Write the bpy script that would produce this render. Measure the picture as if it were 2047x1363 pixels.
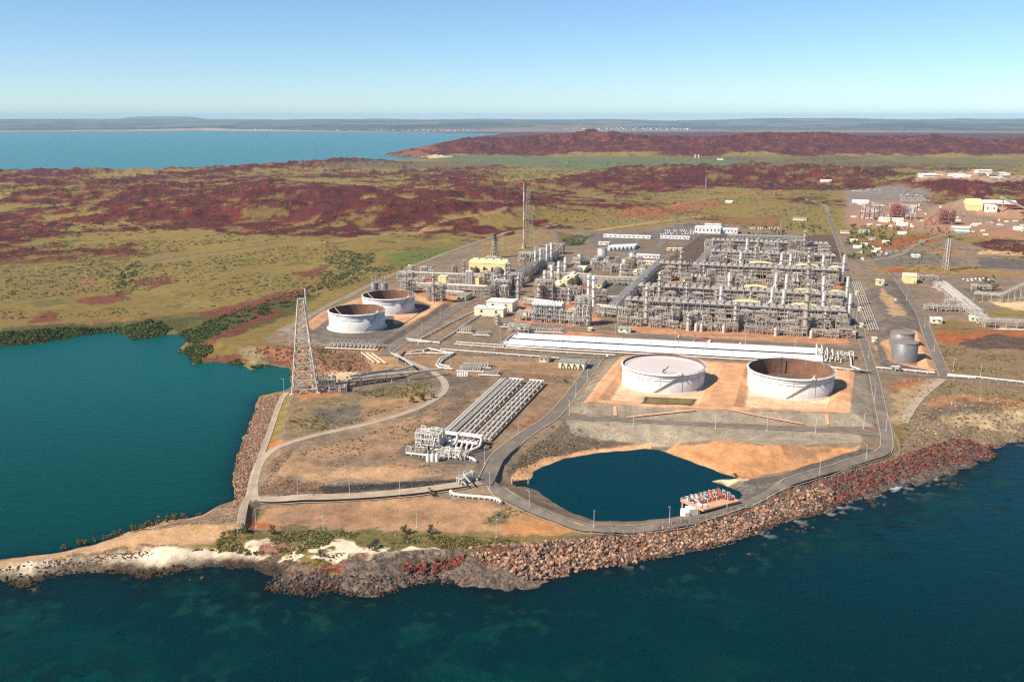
import bpy, math, random
import numpy as np
from bisect import bisect_left
random.seed(7)
rng = np.random.default_rng(7)
sc = bpy.context.scene
for o in list(bpy.data.objects):
    bpy.data.objects.remove(o)
COL = sc.collection
R = math.radians
# ------------------------------------------------------------------ camera
FPX, PITCH, ZC = 1850.0, R(13.5), 200.0
cam = bpy.data.objects.new('camera', bpy.data.cameras.new('camera'))
COL.objects.link(cam)
cam.location = (0, 0, ZC)
cam.rotation_euler = (R(90) - PITCH, 0, 0)
cam.data.sensor_width = 36
cam.data.lens = 36 * FPX / 2047
cam.data.clip_start = 1
cam.data.clip_end = 200000
sc.camera = cam
# ------------------------------------------------------------------ sun, sky, exposure
SUN_EL, SHADOW_AZ = R(42), R(27)          # shadows fall to the right and away from the camera
sdir = (-math.cos(SUN_EL) * math.cos(SHADOW_AZ), -math.cos(SUN_EL) * math.sin(SHADOW_AZ), math.sin(SUN_EL))
sun = bpy.data.objects.new('sun', bpy.data.lights.new('sun', 'SUN'))
COL.objects.link(sun)
sun.data.energy = 5.0
sun.data.angle = R(0.53)
sun.data.color = (1.0, 0.90, 0.76)
sun.rotation_euler = (R(90) - SUN_EL, 0, math.atan2(sdir[1], sdir[0]) + R(90))
w = bpy.data.worlds.new('World')
sc.world = w
w.use_nodes = True
nt = w.node_tree
sky = nt.nodes.new('ShaderNodeTexSky')
sky.sky_type = 'NISHITA'
sky.sun_disc = False
sky.sun_elevation = SUN_EL
sky.sun_rotation = math.atan2(sdir[0], sdir[1])
sky.altitude = 0
sky.air_density = 0.8
sky.dust_density = 0.0
sky.ozone_density = 3.0
bg = nt.nodes['Background']
tint = nt.nodes.new('ShaderNodeVectorMath'); tint.operation = 'MULTIPLY'; tint.inputs[1].default_value = (0.82, 0.96, 1.07)
nt.links.new(sky.outputs[0], tint.inputs[0]); nt.links.new(tint.outputs[0], bg.inputs[0])
bg.inputs[1].default_value = 0.088
sc.view_settings.view_transform = 'Standard'
sc.view_settings.look = 'None'
sc.view_settings.gamma = 1
sc.view_settings.exposure = 0.58
sc.cycles.use_denoising = False
sc.cycles.filter_width = 1.25
sc.cycles.max_bounces = 6
sc.cycles.volume_bounces = 0
sc.cycles.volume_step_rate = 10

# ------------------------------------------------------------------ pixel -> place helpers
CP, SP = math.cos(PITCH), math.sin(PITCH)
def ray(px, py):
    x = (px - 1023.5) / FPX
    y = -(py - 681.5) / FPX
    return x, CP + y * SP, -SP + y * CP
def G(px, py, z=8.0):                      # where the sight line meets the level z
    d = ray(px, py)
    t = (z - ZC) / d[2]
    return d[0] * t, d[1] * t
def GP(pts, z=8.0):
    return np.array([G(p[0], p[1], z) for p in pts], dtype=np.float64)

# ------------------------------------------------------------------ noise
TBL = rng.random((512, 512)).astype(np.float32)
def vnoise(x, y):
    xi = np.floor(x); yi = np.floor(y)
    fx = (x - xi).astype(np.float32); fy = (y - yi).astype(np.float32)
    xi = xi.astype(np.int64) & 511; yi = yi.astype(np.int64) & 511
    x1 = (xi + 1) & 511; y1 = (yi + 1) & 511
    fx = fx * fx * (3 - 2 * fx); fy = fy * fy * (3 - 2 * fy)
    a = TBL[xi, yi]; b = TBL[x1, yi]; c = TBL[xi, y1]; d = TBL[x1, y1]
    return (a + (b - a) * fx) * (1 - fy) + (c + (d - c) * fx) * fy
def fbm(x, y, scale, octv=4, seed=0, ridged=False):
    s = 0; amp = 1; tot = 0
    x = x / scale + seed * 17.3; y = y / scale + seed * 41.7
    for i in range(octv):
        xr = x * 0.8 - y * 0.6; yr = x * 0.6 + y * 0.8
        n = vnoise(xr, yr)
        if ridged:
            n = 1 - np.abs(2 * n - 1)
        s = s + n * amp; tot += amp
        amp *= 0.5; x = xr * 2.03 + 5.1; y = yr * 2.03 + 9.7
    return s / tot
def sst(x, a=0.0, b=1.0):
    t = np.clip((x - a) / (b - a), 0, 1)
    return t * t * (3 - 2 * t)
def sd_poly(P, X, Y, margin=120.0):        # signed distance, + inside; -margin where farther away
    out = np.full(X.shape, -margin, dtype=np.float32)
    lo = P.min(0) - margin; hi = P.max(0) + margin
    idx = np.nonzero((X > lo[0]) & (X < hi[0]) & (Y > lo[1]) & (Y < hi[1]))[0]
    if len(idx) == 0:
        return out
    x = X[idx]; y = Y[idx]
    best = np.full(x.shape, margin * margin, dtype=np.float32)
    ins = np.zeros(x.shape, dtype=bool)
    n = len(P)
    for i in range(n):
        ax, ay = np.float32(P[i][0]), np.float32(P[i][1])
        bx, by = np.float32(P[(i + 1) % n][0]), np.float32(P[(i + 1) % n][1])
        dx, dy = bx - ax, by - ay
        L = dx * dx + dy * dy + np.float32(1e-9)
        px_, py_ = x - ax, y - ay
        t = np.clip((px_ * dx + py_ * dy) / L, 0, 1)
        ex = px_ - t * dx; ey = py_ - t * dy
        best = np.minimum(best, ex * ex + ey * ey)
        if abs(dy) > 1e-9:
            c = ((ay > y) != (by > y)) & (px_ < dx * py_ / dy)
            ins ^= c
    d = np.sqrt(best)
    out[idx] = np.where(ins, d, -d)
    return out
def sd_line(P, X, Y, margin=60.0):         # distance to a polyline
    out = np.full(X.shape, margin, dtype=np.float32)
    lo = P.min(0) - margin; hi = P.max(0) + margin
    idx = np.nonzero((X > lo[0]) & (X < hi[0]) & (Y > lo[1]) & (Y < hi[1]))[0]
    if len(idx) == 0:
        return out
    x = X[idx]; y = Y[idx]
    best = np.full(x.shape, margin * margin, dtype=np.float32)
    for i in range(len(P) - 1):
        ax, ay = np.float32(P[i][0]), np.float32(P[i][1])
        dx, dy = np.float32(P[i + 1][0]) - ax, np.float32(P[i + 1][1]) - ay
        L = dx * dx + dy * dy + np.float32(1e-9)
        px_, py_ = x - ax, y - ay
        t = np.clip((px_ * dx + py_ * dy) / L, 0, 1)
        ex = px_ - t * dx; ey = py_ - t * dy
        best = np.minimum(best, ex * ex + ey * ey)
    out[idx] = np.sqrt(best)
    return out

# ------------------------------------------------------------------ outlines traced from the photograph, laid at their real level
SEA = GP([(-900, 1170), (-300, 1168), (0, 1161), (60, 1172), (105, 1150), (180, 1140), (255, 1144), (290, 1156), (350, 1145), (420, 1134), (500, 1136),
          (545, 1152), (530, 1176), (600, 1186), (680, 1181), (745, 1190), (800, 1172), (860, 1160), (930, 1172), (1000, 1178), (1060, 1171),
          (1120, 1152), (1150, 1136), (1220, 1131), (1300, 1112), (1380, 1102), (1446, 1088), (1519, 1062), (1555, 1048), (1617, 1027), (1662, 1020),
          (1660, 1010), (1701, 1003), (1774, 979), (1858, 960), (1920, 940), (1945, 926), (1990, 913), (1974, 898), (2012, 889), (2047, 878), (2180, 845), (2700, 780),
          (3600, 900), (3600, 1500), (1024, 1500), (-1500, 1500)], 0)
BAY = GP([(-900, 1150), (-200, 1128), (0, 1117), (100, 1108), (180, 1092), (250, 1066), (330, 1041), (400, 1030), (440, 1011), (475, 998), (466, 980), (470, 930),
          (490, 870), (515, 800), (522, 790), (570, 781), (583, 770), (580, 737), (545, 731), (500, 739), (480, 729), (430, 723), (385, 728),
          (380, 708), (352, 705), (380, 678), (360, 666), (335, 669), (270, 679), (240, 662), (190, 666), (130, 676), (70, 686), (0, 692), (-300, 705), (-900, 720)], 0)
POND = GP([(1061, 955), (1068, 942), (1082, 933), (1130, 916), (1200, 904), (1290, 897), (1318, 899), (1345, 910), (1385, 924), (1440, 944), (1478, 956), (1440, 958), (1418, 962),
           (1450, 970), (1476, 980), (1486, 990), (1470, 1000), (1440, 1010), (1400, 1024), (1362, 1031), (1330, 1037), (1250, 1042), (1190, 1041), (1150, 1027),
           (1110, 1006), (1080, 984), (1050, 972), (1030, 972), (1030, 966), (1052, 964)], 0)
OCEAN = GP([(-1500, 266), (0, 264), (400, 262), (700, 264), (1010, 267.5), (935, 277), (880, 290), (860, 298), (800, 304), (768, 309), (790, 313), (848, 313.5),
            (830, 319), (760, 322.5), (690, 327), (600, 333), (300, 345), (-1500, 360)], 0)
# ------------------------------------------------------------------ terrain grid: rows thin out with distance
NC = 1400
dep = np.concatenate([np.linspace(31.6, 2.5, 800), np.linspace(2.47, 0.26, 300)])
DIST = (ZC / np.tan(np.radians(dep)))
NR = len(DIST)
AZ = np.radians(np.linspace(-38, 38, NC))
XX = (DIST[:, None] * np.sin(AZ)[None, :]).astype(np.float32).ravel()
YY = (DIST[:, None] * np.cos(AZ)[None, :]).astype(np.float32).ravel()
DD = np.repeat(DIST, NC).astype(np.float32)
near = DD < 1600
def sub(fn, mask, fill):                    # evaluate only where the mask holds
    out = np.full(XX.shape, fill, dtype=np.float32)
    i = np.nonzero(mask)[0]
    out[i] = fn(XX[i], YY[i])
    return out
sd_sea = sub(lambda x, y: sd_poly(SEA, x, y, 90), DD < 1200, -90)
sd_bay = sub(lambda x, y: sd_poly(BAY, x, y, 150), DD < 1300, -150)
sd_pond = sub(lambda x, y: sd_poly(POND, x, y, 60), DD < 700, -60)
sd_oc = sub(lambda x, y: sd_poly(OCEAN, x, y, 600), DD > 2500, -600)
n30 = fbm(XX, YY, 30, 3, 1)
n8 = fbm(XX, YY, 8, 2, 2)
n200 = fbm(XX, YY, 230, 5, 3)
n900 = fbm(XX, YY, 1000, 4, 4)
H = np.full(XX.shape, 8.0, dtype=np.float32)
# open country behind the plant
away = sst(DD, 1000, 1700)
H += away * (n900 - 0.5) * 26 * sst(DD, 1000, 2600)
HILLS = [  # px0, px1, base py, crest height, half width
    (900, 1240, 306, 112, 620), (1150, 1330, 308, 88, 500), (790, 850, 309, 46, 230), (1260, 1480, 309, 100, 700), (1450, 1700, 308, 104, 760), (1600, 1900, 304, 78, 700),
    (1750, 2150, 308, 84, 900), (2000, 2500, 312, 80, 800),
    (-900, 150, 342, 46, 420), (60, 260, 340, 44, 300), (350, 560, 335, 36, 300), (540, 700, 334, 38, 260), (250, 420, 345, 18, 260),
    (1290, 1420, 352, 26, 200), (1420, 1700, 356, 46, 240), (1560, 1730, 360, 30, 200), (1830, 1960, 372, 34, 170), (1920, 2200, 392, 38, 190), (1990, 2200, 430, 22, 110),
    (120, 440, 395, 30, 300), (200, 560, 440, 24, 200), (480, 900, 410, 30, 260), (700, 1030, 450, 30, 170), (880, 1010, 380, 22, 200), (980, 1240, 372, 22, 260),
    (-300, 110, 400, 20, 240), (-200, 80, 470, 10, 120), (1040, 1240, 430, 14, 130), (880, 1000, 465, 12, 70), (1200, 1420, 448, 14, 130), (340, 640, 492, 6, 40), (180, 300, 496, 6, 50)]
hillw = np.zeros(XX.shape, dtype=np.float32)
for (a, b, py, h, wd) in HILLS:
    P = GP([(a, py), (b, py)], 8)
    P[:, 1] += wd * 0.55
    d = sd_line(P, XX, YY, wd * 2.6)
    dn = d / wd * (1 + (n200 - 0.5) * 0.9 + (n900 - 0.5) * 0.5)
    g = 0.35 * np.exp(-dn ** 2 * 1.25) + 0.65 * np.exp(-(dn * 1.05) ** 4) - 0.02
    g = np.clip(g, 0, 1)
    H = np.maximum(H, np.where(g > 0, 5 + h * g * np.clip(0.05 + 1.05 * n200 + 0.5 * n900, .3, 1.15) * (0.86 if h > 60 else 1.0), 0))
    hillw = np.maximum(hillw, g * min(1, h / 22))
rid = fbm(XX, YY, 70, 4, 6, True)
H += hillw * (fbm(XX, YY, 420, 3, 7, True) - 0.55) * 38 * sst(DD, 3600, 4600)
H += hillw * (rid - 0.5) * np.clip(0.0075 * DD, 5, 34)
# the far shore and the ranges on the horizon
far = sst(DD, 14500, 16500)
H = H * (1 - far) + far * (10 + 130 * sst(DD, 18000, 40000) + (fbm(XX, YY, 5000, 4, 8) - 0.42) * 230 * sst(DD, 15500, 26000))
P = GP([(480, 259), (700, 259)], 8); d = sd_line(P, XX, YY, 4000); H += far * 75 * np.exp(-(d / 1500) ** 2) * (0.4 + n900)
P = GP([(890, 257), (1080, 257)], 8); d = sd_line(P, XX, YY, 4000); H += far * 90 * np.exp(-(d / 1500) ** 2) * (0.4 + n900)
P = GP([(1780, 256), (2100, 256)], 8); d = sd_line(P, XX, YY, 5000); H += far * 100 * np.exp(-(d / 2200) ** 2) * (0.4 + n900)
P = GP([(310, 246.5), (338, 246.5)], 8); d = sd_line(P, XX, YY, 6000); H += far * 120 * (1 - sst(d, 800, 1900))
coastal = np.clip((-sd_oc - 10) * 0.2, -8, 400) + np.where(sd_oc < -560, 900, 0)
H = np.where(DD > 2500, np.minimum(H, coastal), H)
flatp = GP([(760, 326), (900, 314), (1200, 316), (1500, 320), (1250, 332), (850, 336)], 5)
m = sst(sd_poly(flatp, XX, YY, 800), -300, 200); H = H * (1 - m) + np.minimum(H, 6) * m
# keep the plant level
SITE = GP([(440, 1100), (480, 980), (540, 820), (600, 700), (640, 640), (760, 560), (960, 470), (1130, 440), (1400, 425), (1650, 420), (2300, 440), (2300, 640), (2300, 780), (1900, 900), (1200, 1090)], 8)
m = sst(sd_poly(SITE, XX, YY, 120), -90, 20)
H = H * (1 - m) + 8 * m
def mesa(pts, z0, dh, wd, mode='add', noise=0.0):   # raise (or sink) an area; wd = width of its slope inside the outline
    global H
    s = sub(lambda x, y: sd_poly(GP(pts, z0), x, y, 60), DD < 1700, -60)
    if noise:
        s = s + (n30 - 0.5) * noise
    k = np.clip(s / wd, 0, 1)
    if mode == 'add':
        H = H + dh * k
    else:
        H = H * (1 - k) + dh * k
    return s
LOW = [(478, 1060), (497, 1000), (512, 993), (600, 997), (800, 985), (930, 974), (985, 974), (1040, 1000), (1120, 1034), (1190, 1058), (1340, 1050), (1500, 1012), (1560, 985), (1780, 906), (1900, 880), (1500, 1090), (1190, 1100), (900, 1110), (600, 1120), (300, 1200), (-300, 1200), (-300, 1100)]
mesa(LOW, 5, 4.6, 7, 'set')
BASIN = [(1018, 968), (1012, 950), (1040, 915), (1085, 888), (1150, 884), (1380, 892), (1560, 896), (1716, 893), (1728, 899), (1620, 945), (1530, 980), (1490, 1000), (1350, 1044), (1240, 1050), (1170, 1046), (1110, 1020)]
s_basin = mesa(BASIN, 6, 2.4, 14, 'set')
UP = [(1130, 823), (1160, 775), (1205, 727), (1228, 712), (1500, 728), (1735, 742), (1742, 800), (1752, 853), (1600, 851), (1400, 841), (1250, 833)]
s_up = mesa(UP, 8, 5.0, 15)
FL_L = [(1197, 803), (1246, 735), (1290, 722), (1445, 733), (1412, 813), (1300, 811)]
FL_R = [(1466, 818), (1490, 738), (1690, 748), (1668, 822), (1560, 822)]
s_fl = mesa(FL_L, 11, -3.3, 7); s_fr = mesa(FL_R, 11, -3.3, 7)
RL = [(548, 662), (640, 617), (735, 580), (800, 566), (912, 604), (810, 668), (770, 690), (640, 676)]
mesa(RL, 8, 2.6, 6); s_rl = mesa([(600, 662), (650, 625), (740, 592), (800, 580), (880, 606), (800, 664), (765, 684), (650, 672)], 10, -2.6, 9)
mesa([(1742, 682), (1838, 655), (1870, 740), (1764, 728)], 8, 2.4, 5); s_gt = mesa([(1760, 690), (1832, 664), (1858, 734), (1775, 722)], 10, -2.4, 7)
mesa([(1700, 560), (1790, 550), (1850, 640), (1830, 660), (1755, 680)], 8, 3.0, 14)
# waters cut into the land
H = np.minimum(H, np.clip(-sd_sea * (0.22 + 0.12 * n30) + (n8 - 0.5) * 2.2, -6, 90) + np.where(sd_sea < -60, 900, 0))
H = np.minimum(H, np.clip(-sd_bay * (0.30) + (n8 - 0.5) * 0.8, -6, 90) + np.where(sd_bay < -100, 900, 0))
H = np.minimum(H, np.clip(-sd_pond * 0.34 + (n8 - 0.5) * 0.5, -6, 90) + np.where(sd_pond < -40, 900, 0))
H += (n8 - 0.5) * 0.25 + (n30 - 0.5) * 0.5 * (DD > 1000)
HG = H.reshape(NR, NC)
DL = list(DIST)
def hz(x, y):                               # terrain height at a place
    d = math.hypot(x, y); a = (math.atan2(x, y) - AZ[0]) / (AZ[1] - AZ[0])
    i = min(max(bisect_left(DL, d) - 1, 0), NR - 2)
    f = (d - DL[i]) / (DL[i + 1] - DL[i]); j = min(max(int(a), 0), NC - 2); g = a - j
    return float((HG[i, j] * (1 - g) + HG[i, j + 1] * g) * (1 - f) + (HG[i + 1, j] * (1 - g) + HG[i + 1, j + 1] * g) * f)
def A(px, py):                              # the place on the ground seen at this spot of the photograph
    d = ray(px, py); a = math.atan2(d[0], d[1]); sl = d[2] / math.hypot(d[0], d[1])
    j = int(round((a - AZ[0]) / (AZ[1] - AZ[0]))); j = min(max(j, 0), NC - 1)
    hit = np.nonzero(np.maximum(HG[:, j], 0) >= ZC + sl * DIST)[0]
    if len(hit) == 0:
        x, y = G(px, py, 8); return x, y, 8.0
    i = max(int(hit[0]), 1)
    e0 = ZC + sl * DIST[i - 1] - max(HG[i - 1, j], 0); e1 = ZC + sl * DIST[i] - max(HG[i, j], 0)
    f = e0 / (e0 - e1 + 1e-9); dd = DIST[i - 1] + (DIST[i] - DIST[i - 1]) * f
    x, y = dd * math.sin(a), dd * math.cos(a)
    return x, y, max(hz(x, y), 0)
def AP(pts):
    return np.array([A(p[0], p[1])[:2] for p in pts])
def lin(r, g, b, k=1.0):
    f = lambda c: ((c / 255 + 0.055) / 1.055) ** 2.4 if c > 10 else c / 255 / 12.92
    return (f(r) * k, f(g) * k, f(b) * k)
# ------------------------------------------------------------------ what covers the ground
C = np.empty((XX.size, 4), dtype=np.float32)
K = 0.74                                     # sunlit picture value -> surface colour
def setc(mask, rgb, rock=None):
    m = mask[:, None]
    C[:, :3] = C[:, :3] * (1 - m) + np.array(rgb, dtype=np.float32) * m
    if rock is not None:
        C[:, 3] = C[:, 3] * (1 - mask) + rock * mask
nA = fbm(XX, YY, 60, 4, 11); nB = fbm(XX, YY, 18, 3, 12); nC = fbm(XX, YY, 4, 2, 13)
C[:, :3] = lin(152, 129, 72, K); C[:, 3] = 0.25
setc(sst(n200, 0.35, 0.7) * 0.8, lin(136, 116, 66, K))
setc(sst(nA, 0.55, 0.75) * 0.6, lin(152, 136, 78, K))
setc(sst(nB * 0.6 + nA * 0.4, 0.60, 0.68) * 0.55, lin(92, 92, 48, K))
def zone(pts, rgb, soft=6, jag=10, rock=None, op=1.0):
    P = AP(pts)
    s = sd_poly(P, XX, YY, max(60, jag * 2))
    mk = sst(s + (nB - 0.5) * jag * 1.6 + (nC - 0.5) * jag * 0.6, -soft / 2, soft / 2) * op
    setc(mk, rgb, rock)
    return mk
# red rock country
redp = np.zeros(XX.shape, dtype=np.float32)
for pts, k in (([(-100, 355), (230, 345), (420, 345), (560, 370), (720, 345), (1000, 335), (1040, 410), (1010, 470), (820, 450), (420, 475), (130, 470), (0, 480), (-100, 480)], 0.115),
               ([(150, 350), (420, 355), (460, 400), (420, 470), (140, 468), (180, 420)], 0.13), ([(480, 400), (1030, 400), (1030, 462), (760, 470), (440, 475)], 0.10),
               ([(1040, 395), (1420, 370), (1440, 470), (1200, 480), (1050, 460)], 0.05), ([(640, 340), (1000, 330), (1010, 420), (650, 420)], 0.11),
               ([(1290, 335), (1760, 322), (1760, 362), (1300, 378)], 0.24), ([(860, 265), (2060, 262), (2060, 304), (1400, 308), (870, 308)], 0.36),
               ([(-50, 316), (240, 314), (250, 352), (-50, 372)], 0.13), ([(330, 316), (720, 316), (720, 330), (340, 338)], 0.06), ([(1840, 355), (2060, 355), (2060, 420), (1900, 410)], 0.2),
               ([(1680, 395), (1430, 400), (1440, 350), (1700, 350)], -0.02), ([(1960, 480), (2047, 480), (2047, 510), (1850, 500)], 0.16), ([(770, 292), (870, 294), (870, 312), (760, 312)], 0.25)):
    P = AP(pts)
    redp = np.maximum(redp, k * sst(sd_poly(P, XX, YY, 200), -90, 60)) if k > 0 else redp + k * sst(sd_poly(P, XX, YY, 200), -60, 60)
rk = n200 * 0.62 + rid * 0.20 + nA * 0.18 + redp + hillw * (0.05 + 0.25 * sst(DD, 2700, 4500))
redm = sst(rk, 0.598, 0.632) * sst(DD, 1350, 1500)
redm = redm * (1 - sst(n30 * 0.4 + nA * 0.6, 0.57, 0.63) * 0.8 * (1 - 0.6 * sst(DD, 4000, 5200)))
setc(redm, lin(100, 50, 44, K), 1.0)
setc(redm * sst(nA, 0.45, 0.7) * 0.85, lin(128, 62, 50, K), 1.0)
setc(redm * sst(nB, 0.55, 0.7) * 0.65, lin(70, 38, 38, K), 1.0)
H += redm * (fbm(XX, YY, 26, 3, 15) - 0.4) * np.clip(DD * 0.0048, 4, 17)
setc(sst(sd_poly(GP([(770, 292), (800, 290), (870, 296), (870, 314), (760, 314)], 8), XX, YY, 300), -50, 30) * sst(nA, 0.3, 0.6) * 0.7, lin(160, 105, 78, K), 1.0)
for (pl, wd, cl) in (([(180, 556), (230, 540), (270, 530), (360, 512), (450, 502), (600, 480)], 7, (130, 112, 92)), ([(0, 546), (90, 546), (178, 554)], 5, (150, 118, 84)), ([(165, 570), (180, 556)], 6, (170, 110, 90)),
                     ([(620, 490), (760, 470), (900, 455)], 7, (165, 140, 92)), ([(1130, 470), (1250, 452), (1400, 432)], 8, (200, 160, 115)), ([(820, 470), (890, 440), (1000, 420), (1090, 415)], 8, (170, 132, 96)),
                     ([(1540, 330), (1750, 330), (2047, 336)], 40, (140, 112, 92)), ([(240, 440), (300, 462), (420, 462)], 5, (160, 130, 80)), ([(1280, 420), (1420, 395), (1560, 380)], 8, (190, 125, 80)), ([(0, 372), (300, 362), (650, 355)], 8, (140, 118, 78))):
    setc((1 - sst(sd_line(AP(pl), XX, YY, 60), wd * 0.5, wd * 0.5 + 3 + wd * 0.3)) * 0.9, lin(*cl, K))
zone([(860, 312), (960, 308), (1200, 316), (1500, 318), (1500, 326), (900, 326)], lin(112, 122, 84, K), 80, 60, 0.3, 0.9)
gv = sst(sd_poly(AP([(1200, 312), (1480, 309), (1760, 306), (2060, 304), (2060, 330), (1760, 333), (1600, 326), (1480, 320), (1300, 320)]), XX, YY, 400) + (nB - .5) * 200, -60, 60) * (1 - sst(hillw, .12, .3)) * .75
setc(gv, lin(122, 112, 76, K), 0.3)
zone([(650, 326), (900, 322), (1000, 330), (800, 338), (650, 338)], lin(120, 104, 82, K), 80, 60, 0.3, 0.8)
zone([(838, 313), (872, 309), (905, 313), (860, 317)], lin(225, 205, 170, K), 20, 10, 0.1)
zone([(800, 505), (900, 494), (930, 505), (880, 520), (800, 530), (770, 520)], lin(104, 122, 60, K), 20, 25, 0.2, 0.8)
# orange soils right behind and beside the plant
for pts, cl in (([(1380, 462), (1440, 440), (1560, 430), (1560, 455), (1400, 470)], (150, 110, 66)), ([(1220, 430), (1400, 405), (1480, 405), (1300, 440)], (165, 110, 72)),
                ([(1730, 480), (1830, 470), (1900, 465), (1860, 490), (1760, 500)], (170, 100, 66)), ([(1780, 395), (2047, 430), (2047, 470), (1880, 470), (1690, 450), (1690, 380), (1800, 385)], (168, 138, 116)),
                ([(1690, 380), (1850, 378), (1865, 402), (1700, 400)], (140, 128, 122)), ([(1700, 420), (1860, 425), (1910, 450), (1900, 462), (1700, 455)], (185, 140, 110)),
                ([(1900, 445), (2047, 445), (2047, 480), (1860, 470)], (185, 135, 100)), ([(1950, 410), (2047, 420), (2047, 440), (1940, 425)], (195, 150, 115)), ([(1830, 350), (2047, 350), (2047, 362), (1830, 362)], (200, 160, 130)), ([(1640, 460), (1700, 470), (1760, 500), (1740, 520), (1680, 520)], (128, 116, 72))):
    zone(pts, lin(*cl, K), 14, 24, 0.4, 0.9)
# site gravel
SITEC = [(480, 1056), (500, 965), (560, 880), (575, 800), (640, 770), (600, 700), (520, 680), (560, 655), (640, 632), (700, 600), (760, 570), (860, 520), (960, 484), (1080, 458), (1180, 462), (1300, 455), (1390, 440), (1640, 470), (1690, 470), (1720, 520),
         (1800, 500), (1900, 478), (2060, 520), (2060, 660), (1900, 640), (1850, 650), (1900, 752), (1790, 770), (1790, 900), (1560, 985), (1190, 1064), (1000, 1060)]
zone(SITEC, lin(150, 128, 105, K), 5, 6, 0.4)
zone([(960, 484), (1080, 460), (1110, 475), (1000, 520), (960, 530)], lin(160, 134, 84, K), 6, 10, 0.2, .8)
zone([(1160, 470), (1300, 462), (1380, 446), (1480, 460), (1400, 500), (1300, 512), (1200, 500)], lin(130, 120, 110, K), 5, 4, 0.3, 1)
zone([(1230, 455), (1310, 500), (1270, 512), (1330, 500), (1390, 480), (1320, 490)], lin(150, 120, 86, K), 4, 8, 0.3, .9)
zone([(1110, 462), (1150, 470), (1190, 470), (1150, 492), (1120, 490)], lin(120, 100, 62, K), 6, 8, 0.3, .9)
zone([(470, 700), (560, 690), (600, 720), (640, 800), (860, 745), (880, 770), (800, 810), (560, 800), (560, 740), (490, 715)], lin(120, 110, 92, K), 8, 14, 0.8, .9)
zone([(560, 745), (600, 690), (720, 700), (740, 740), (640, 760)], lin(160, 112, 82, K), 8, 16, 1.0, .6)
zone([(640, 745), (700, 740), (730, 755), (660, 768)], lin(225, 195, 150, K), 5, 10, 0.3, .9)
zone([(560, 850), (580, 800), (700, 790), (860, 760), (880, 790), (700, 850), (600, 876)], lin(150, 128, 92, K), 6, 16, 0.6, .9)
zone([(640, 820), (720, 800), (790, 815), (760, 845), (650, 850)], lin(116, 108, 100, K), 8, 14, 0.6, .8)
zone([(700, 808), (840, 780), (870, 795), (760, 850), (700, 860), (740, 830)], lin(196, 152, 112, K), 10, 18, 0.2, .7)
zone([(545, 960), (560, 905), (700, 872), (860, 820), (890, 800), (960, 780), (1000, 790), (860, 880), (800, 910), (900, 940), (920, 950), (700, 965)], lin(178, 142, 110, K), 6, 14, 0.4, .9)
zone([(620, 960), (680, 930), (800, 925), (930, 950), (920, 958), (720, 964)], lin(206, 164, 122, K), 8, 14, 0.2, .8)
zone([(560, 955), (560, 925), (620, 920), (650, 955)], lin(196, 156, 118, K), 5, 8, 0.3, .8)
zone([(640, 925), (700, 905), (800, 912), (790, 930), (690, 942)], lin(142, 122, 100, K), 8, 14, 0.5, .7)
zone([(990, 775), (1050, 760), (1140, 765), (1080, 800), (1000, 880), (930, 905), (880, 870)], lin(142, 114, 88, K), 6, 8, 0.4, .9)
zone([(1090, 765), (1150, 770), (1105, 830), (1030, 850), (1030, 830)], lin(158, 128, 98, K), 6, 8, 0.4, .9)
zone([(1060, 835), (1105, 830), (1050, 855), (1020, 862)], lin(160, 108, 82, K), 4, 6, 0.9, .8)
zone([(870, 748), (990, 755), (870, 872), (860, 850), (900, 810), (900, 770)], lin(120, 104, 90, K), 6, 8, 0.5, .7)
zone([(790, 905), (830, 880), (960, 885), (990, 905), (960, 930), (850, 925)], lin(112, 102, 94, K), 5, 6, 0.4, .9)
# stone faced bank between yard and track
zone([(512, 992), (530, 965), (640, 972), (940, 955), (935, 970), (700, 988), (560, 996)], lin(72, 68, 66, K), 3, 3, 0.9, 1)
zone([(512, 992), (548, 918), (600, 890), (560, 925), (556, 955), (640, 965), (640, 985), (560, 994)], lin(140, 110, 84, K), 3, 6, 1.0, .9)
# sandy yard
zone([(490, 1050), (508, 1012), (640, 1006), (840, 990), (960, 1000), (1050, 1020), (1180, 1056), (980, 1068), (700, 1062)], lin(196, 152, 112, K), 6, 10, 0.25, .95)
zone([(560, 1030), (640, 1012), (760, 1018), (780, 1035), (620, 1046)], lin(150, 122, 98, K), 14, 26, 0.3, .6)
zone([(760, 1040), (820, 1020), (940, 1018), (960, 1040), (850, 1052)], lin(164, 132, 102, K), 14, 26, 0.3, .5)
zone([(484, 1050), (495, 1005), (505, 1020), (520, 1040), (560, 1054)], lin(190, 98, 56, K), 3, 6, 0.2, .8)
zone([(1000, 1048), (1060, 1028), (1180, 1056), (1100, 1070), (1000, 1068)], lin(214, 146, 84, K), 4, 10, 0.2, .6)
zone([(530, 890), (560, 880), (585, 885), (545, 900)], lin(206, 132, 80, K), 3, 4, 0.2, .9)
zone([(575, 790), (592, 782), (660, 778), (680, 790), (600, 800)], lin(206, 140, 92, K), 3, 4, 0.3, .8)
zone([(496, 1040), (505, 1012), (600, 1004), (530, 1018), (520, 1040)], lin(128, 112, 70, K), 3, 5, 0.6, .9)
zone([(960, 1046), (1000, 1020), (1015, 1020), (1012, 1046), (980, 1052)], lin(122, 112, 82, K), 4, 6, 0.7, .9)
zone([(420, 1086), (560, 1098), (640, 1130), (600, 1190), (530, 1185), (480, 1150), (380, 1140), (400, 1110)], lin(126, 106, 90, K), 4, 10, 0.9)
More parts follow.
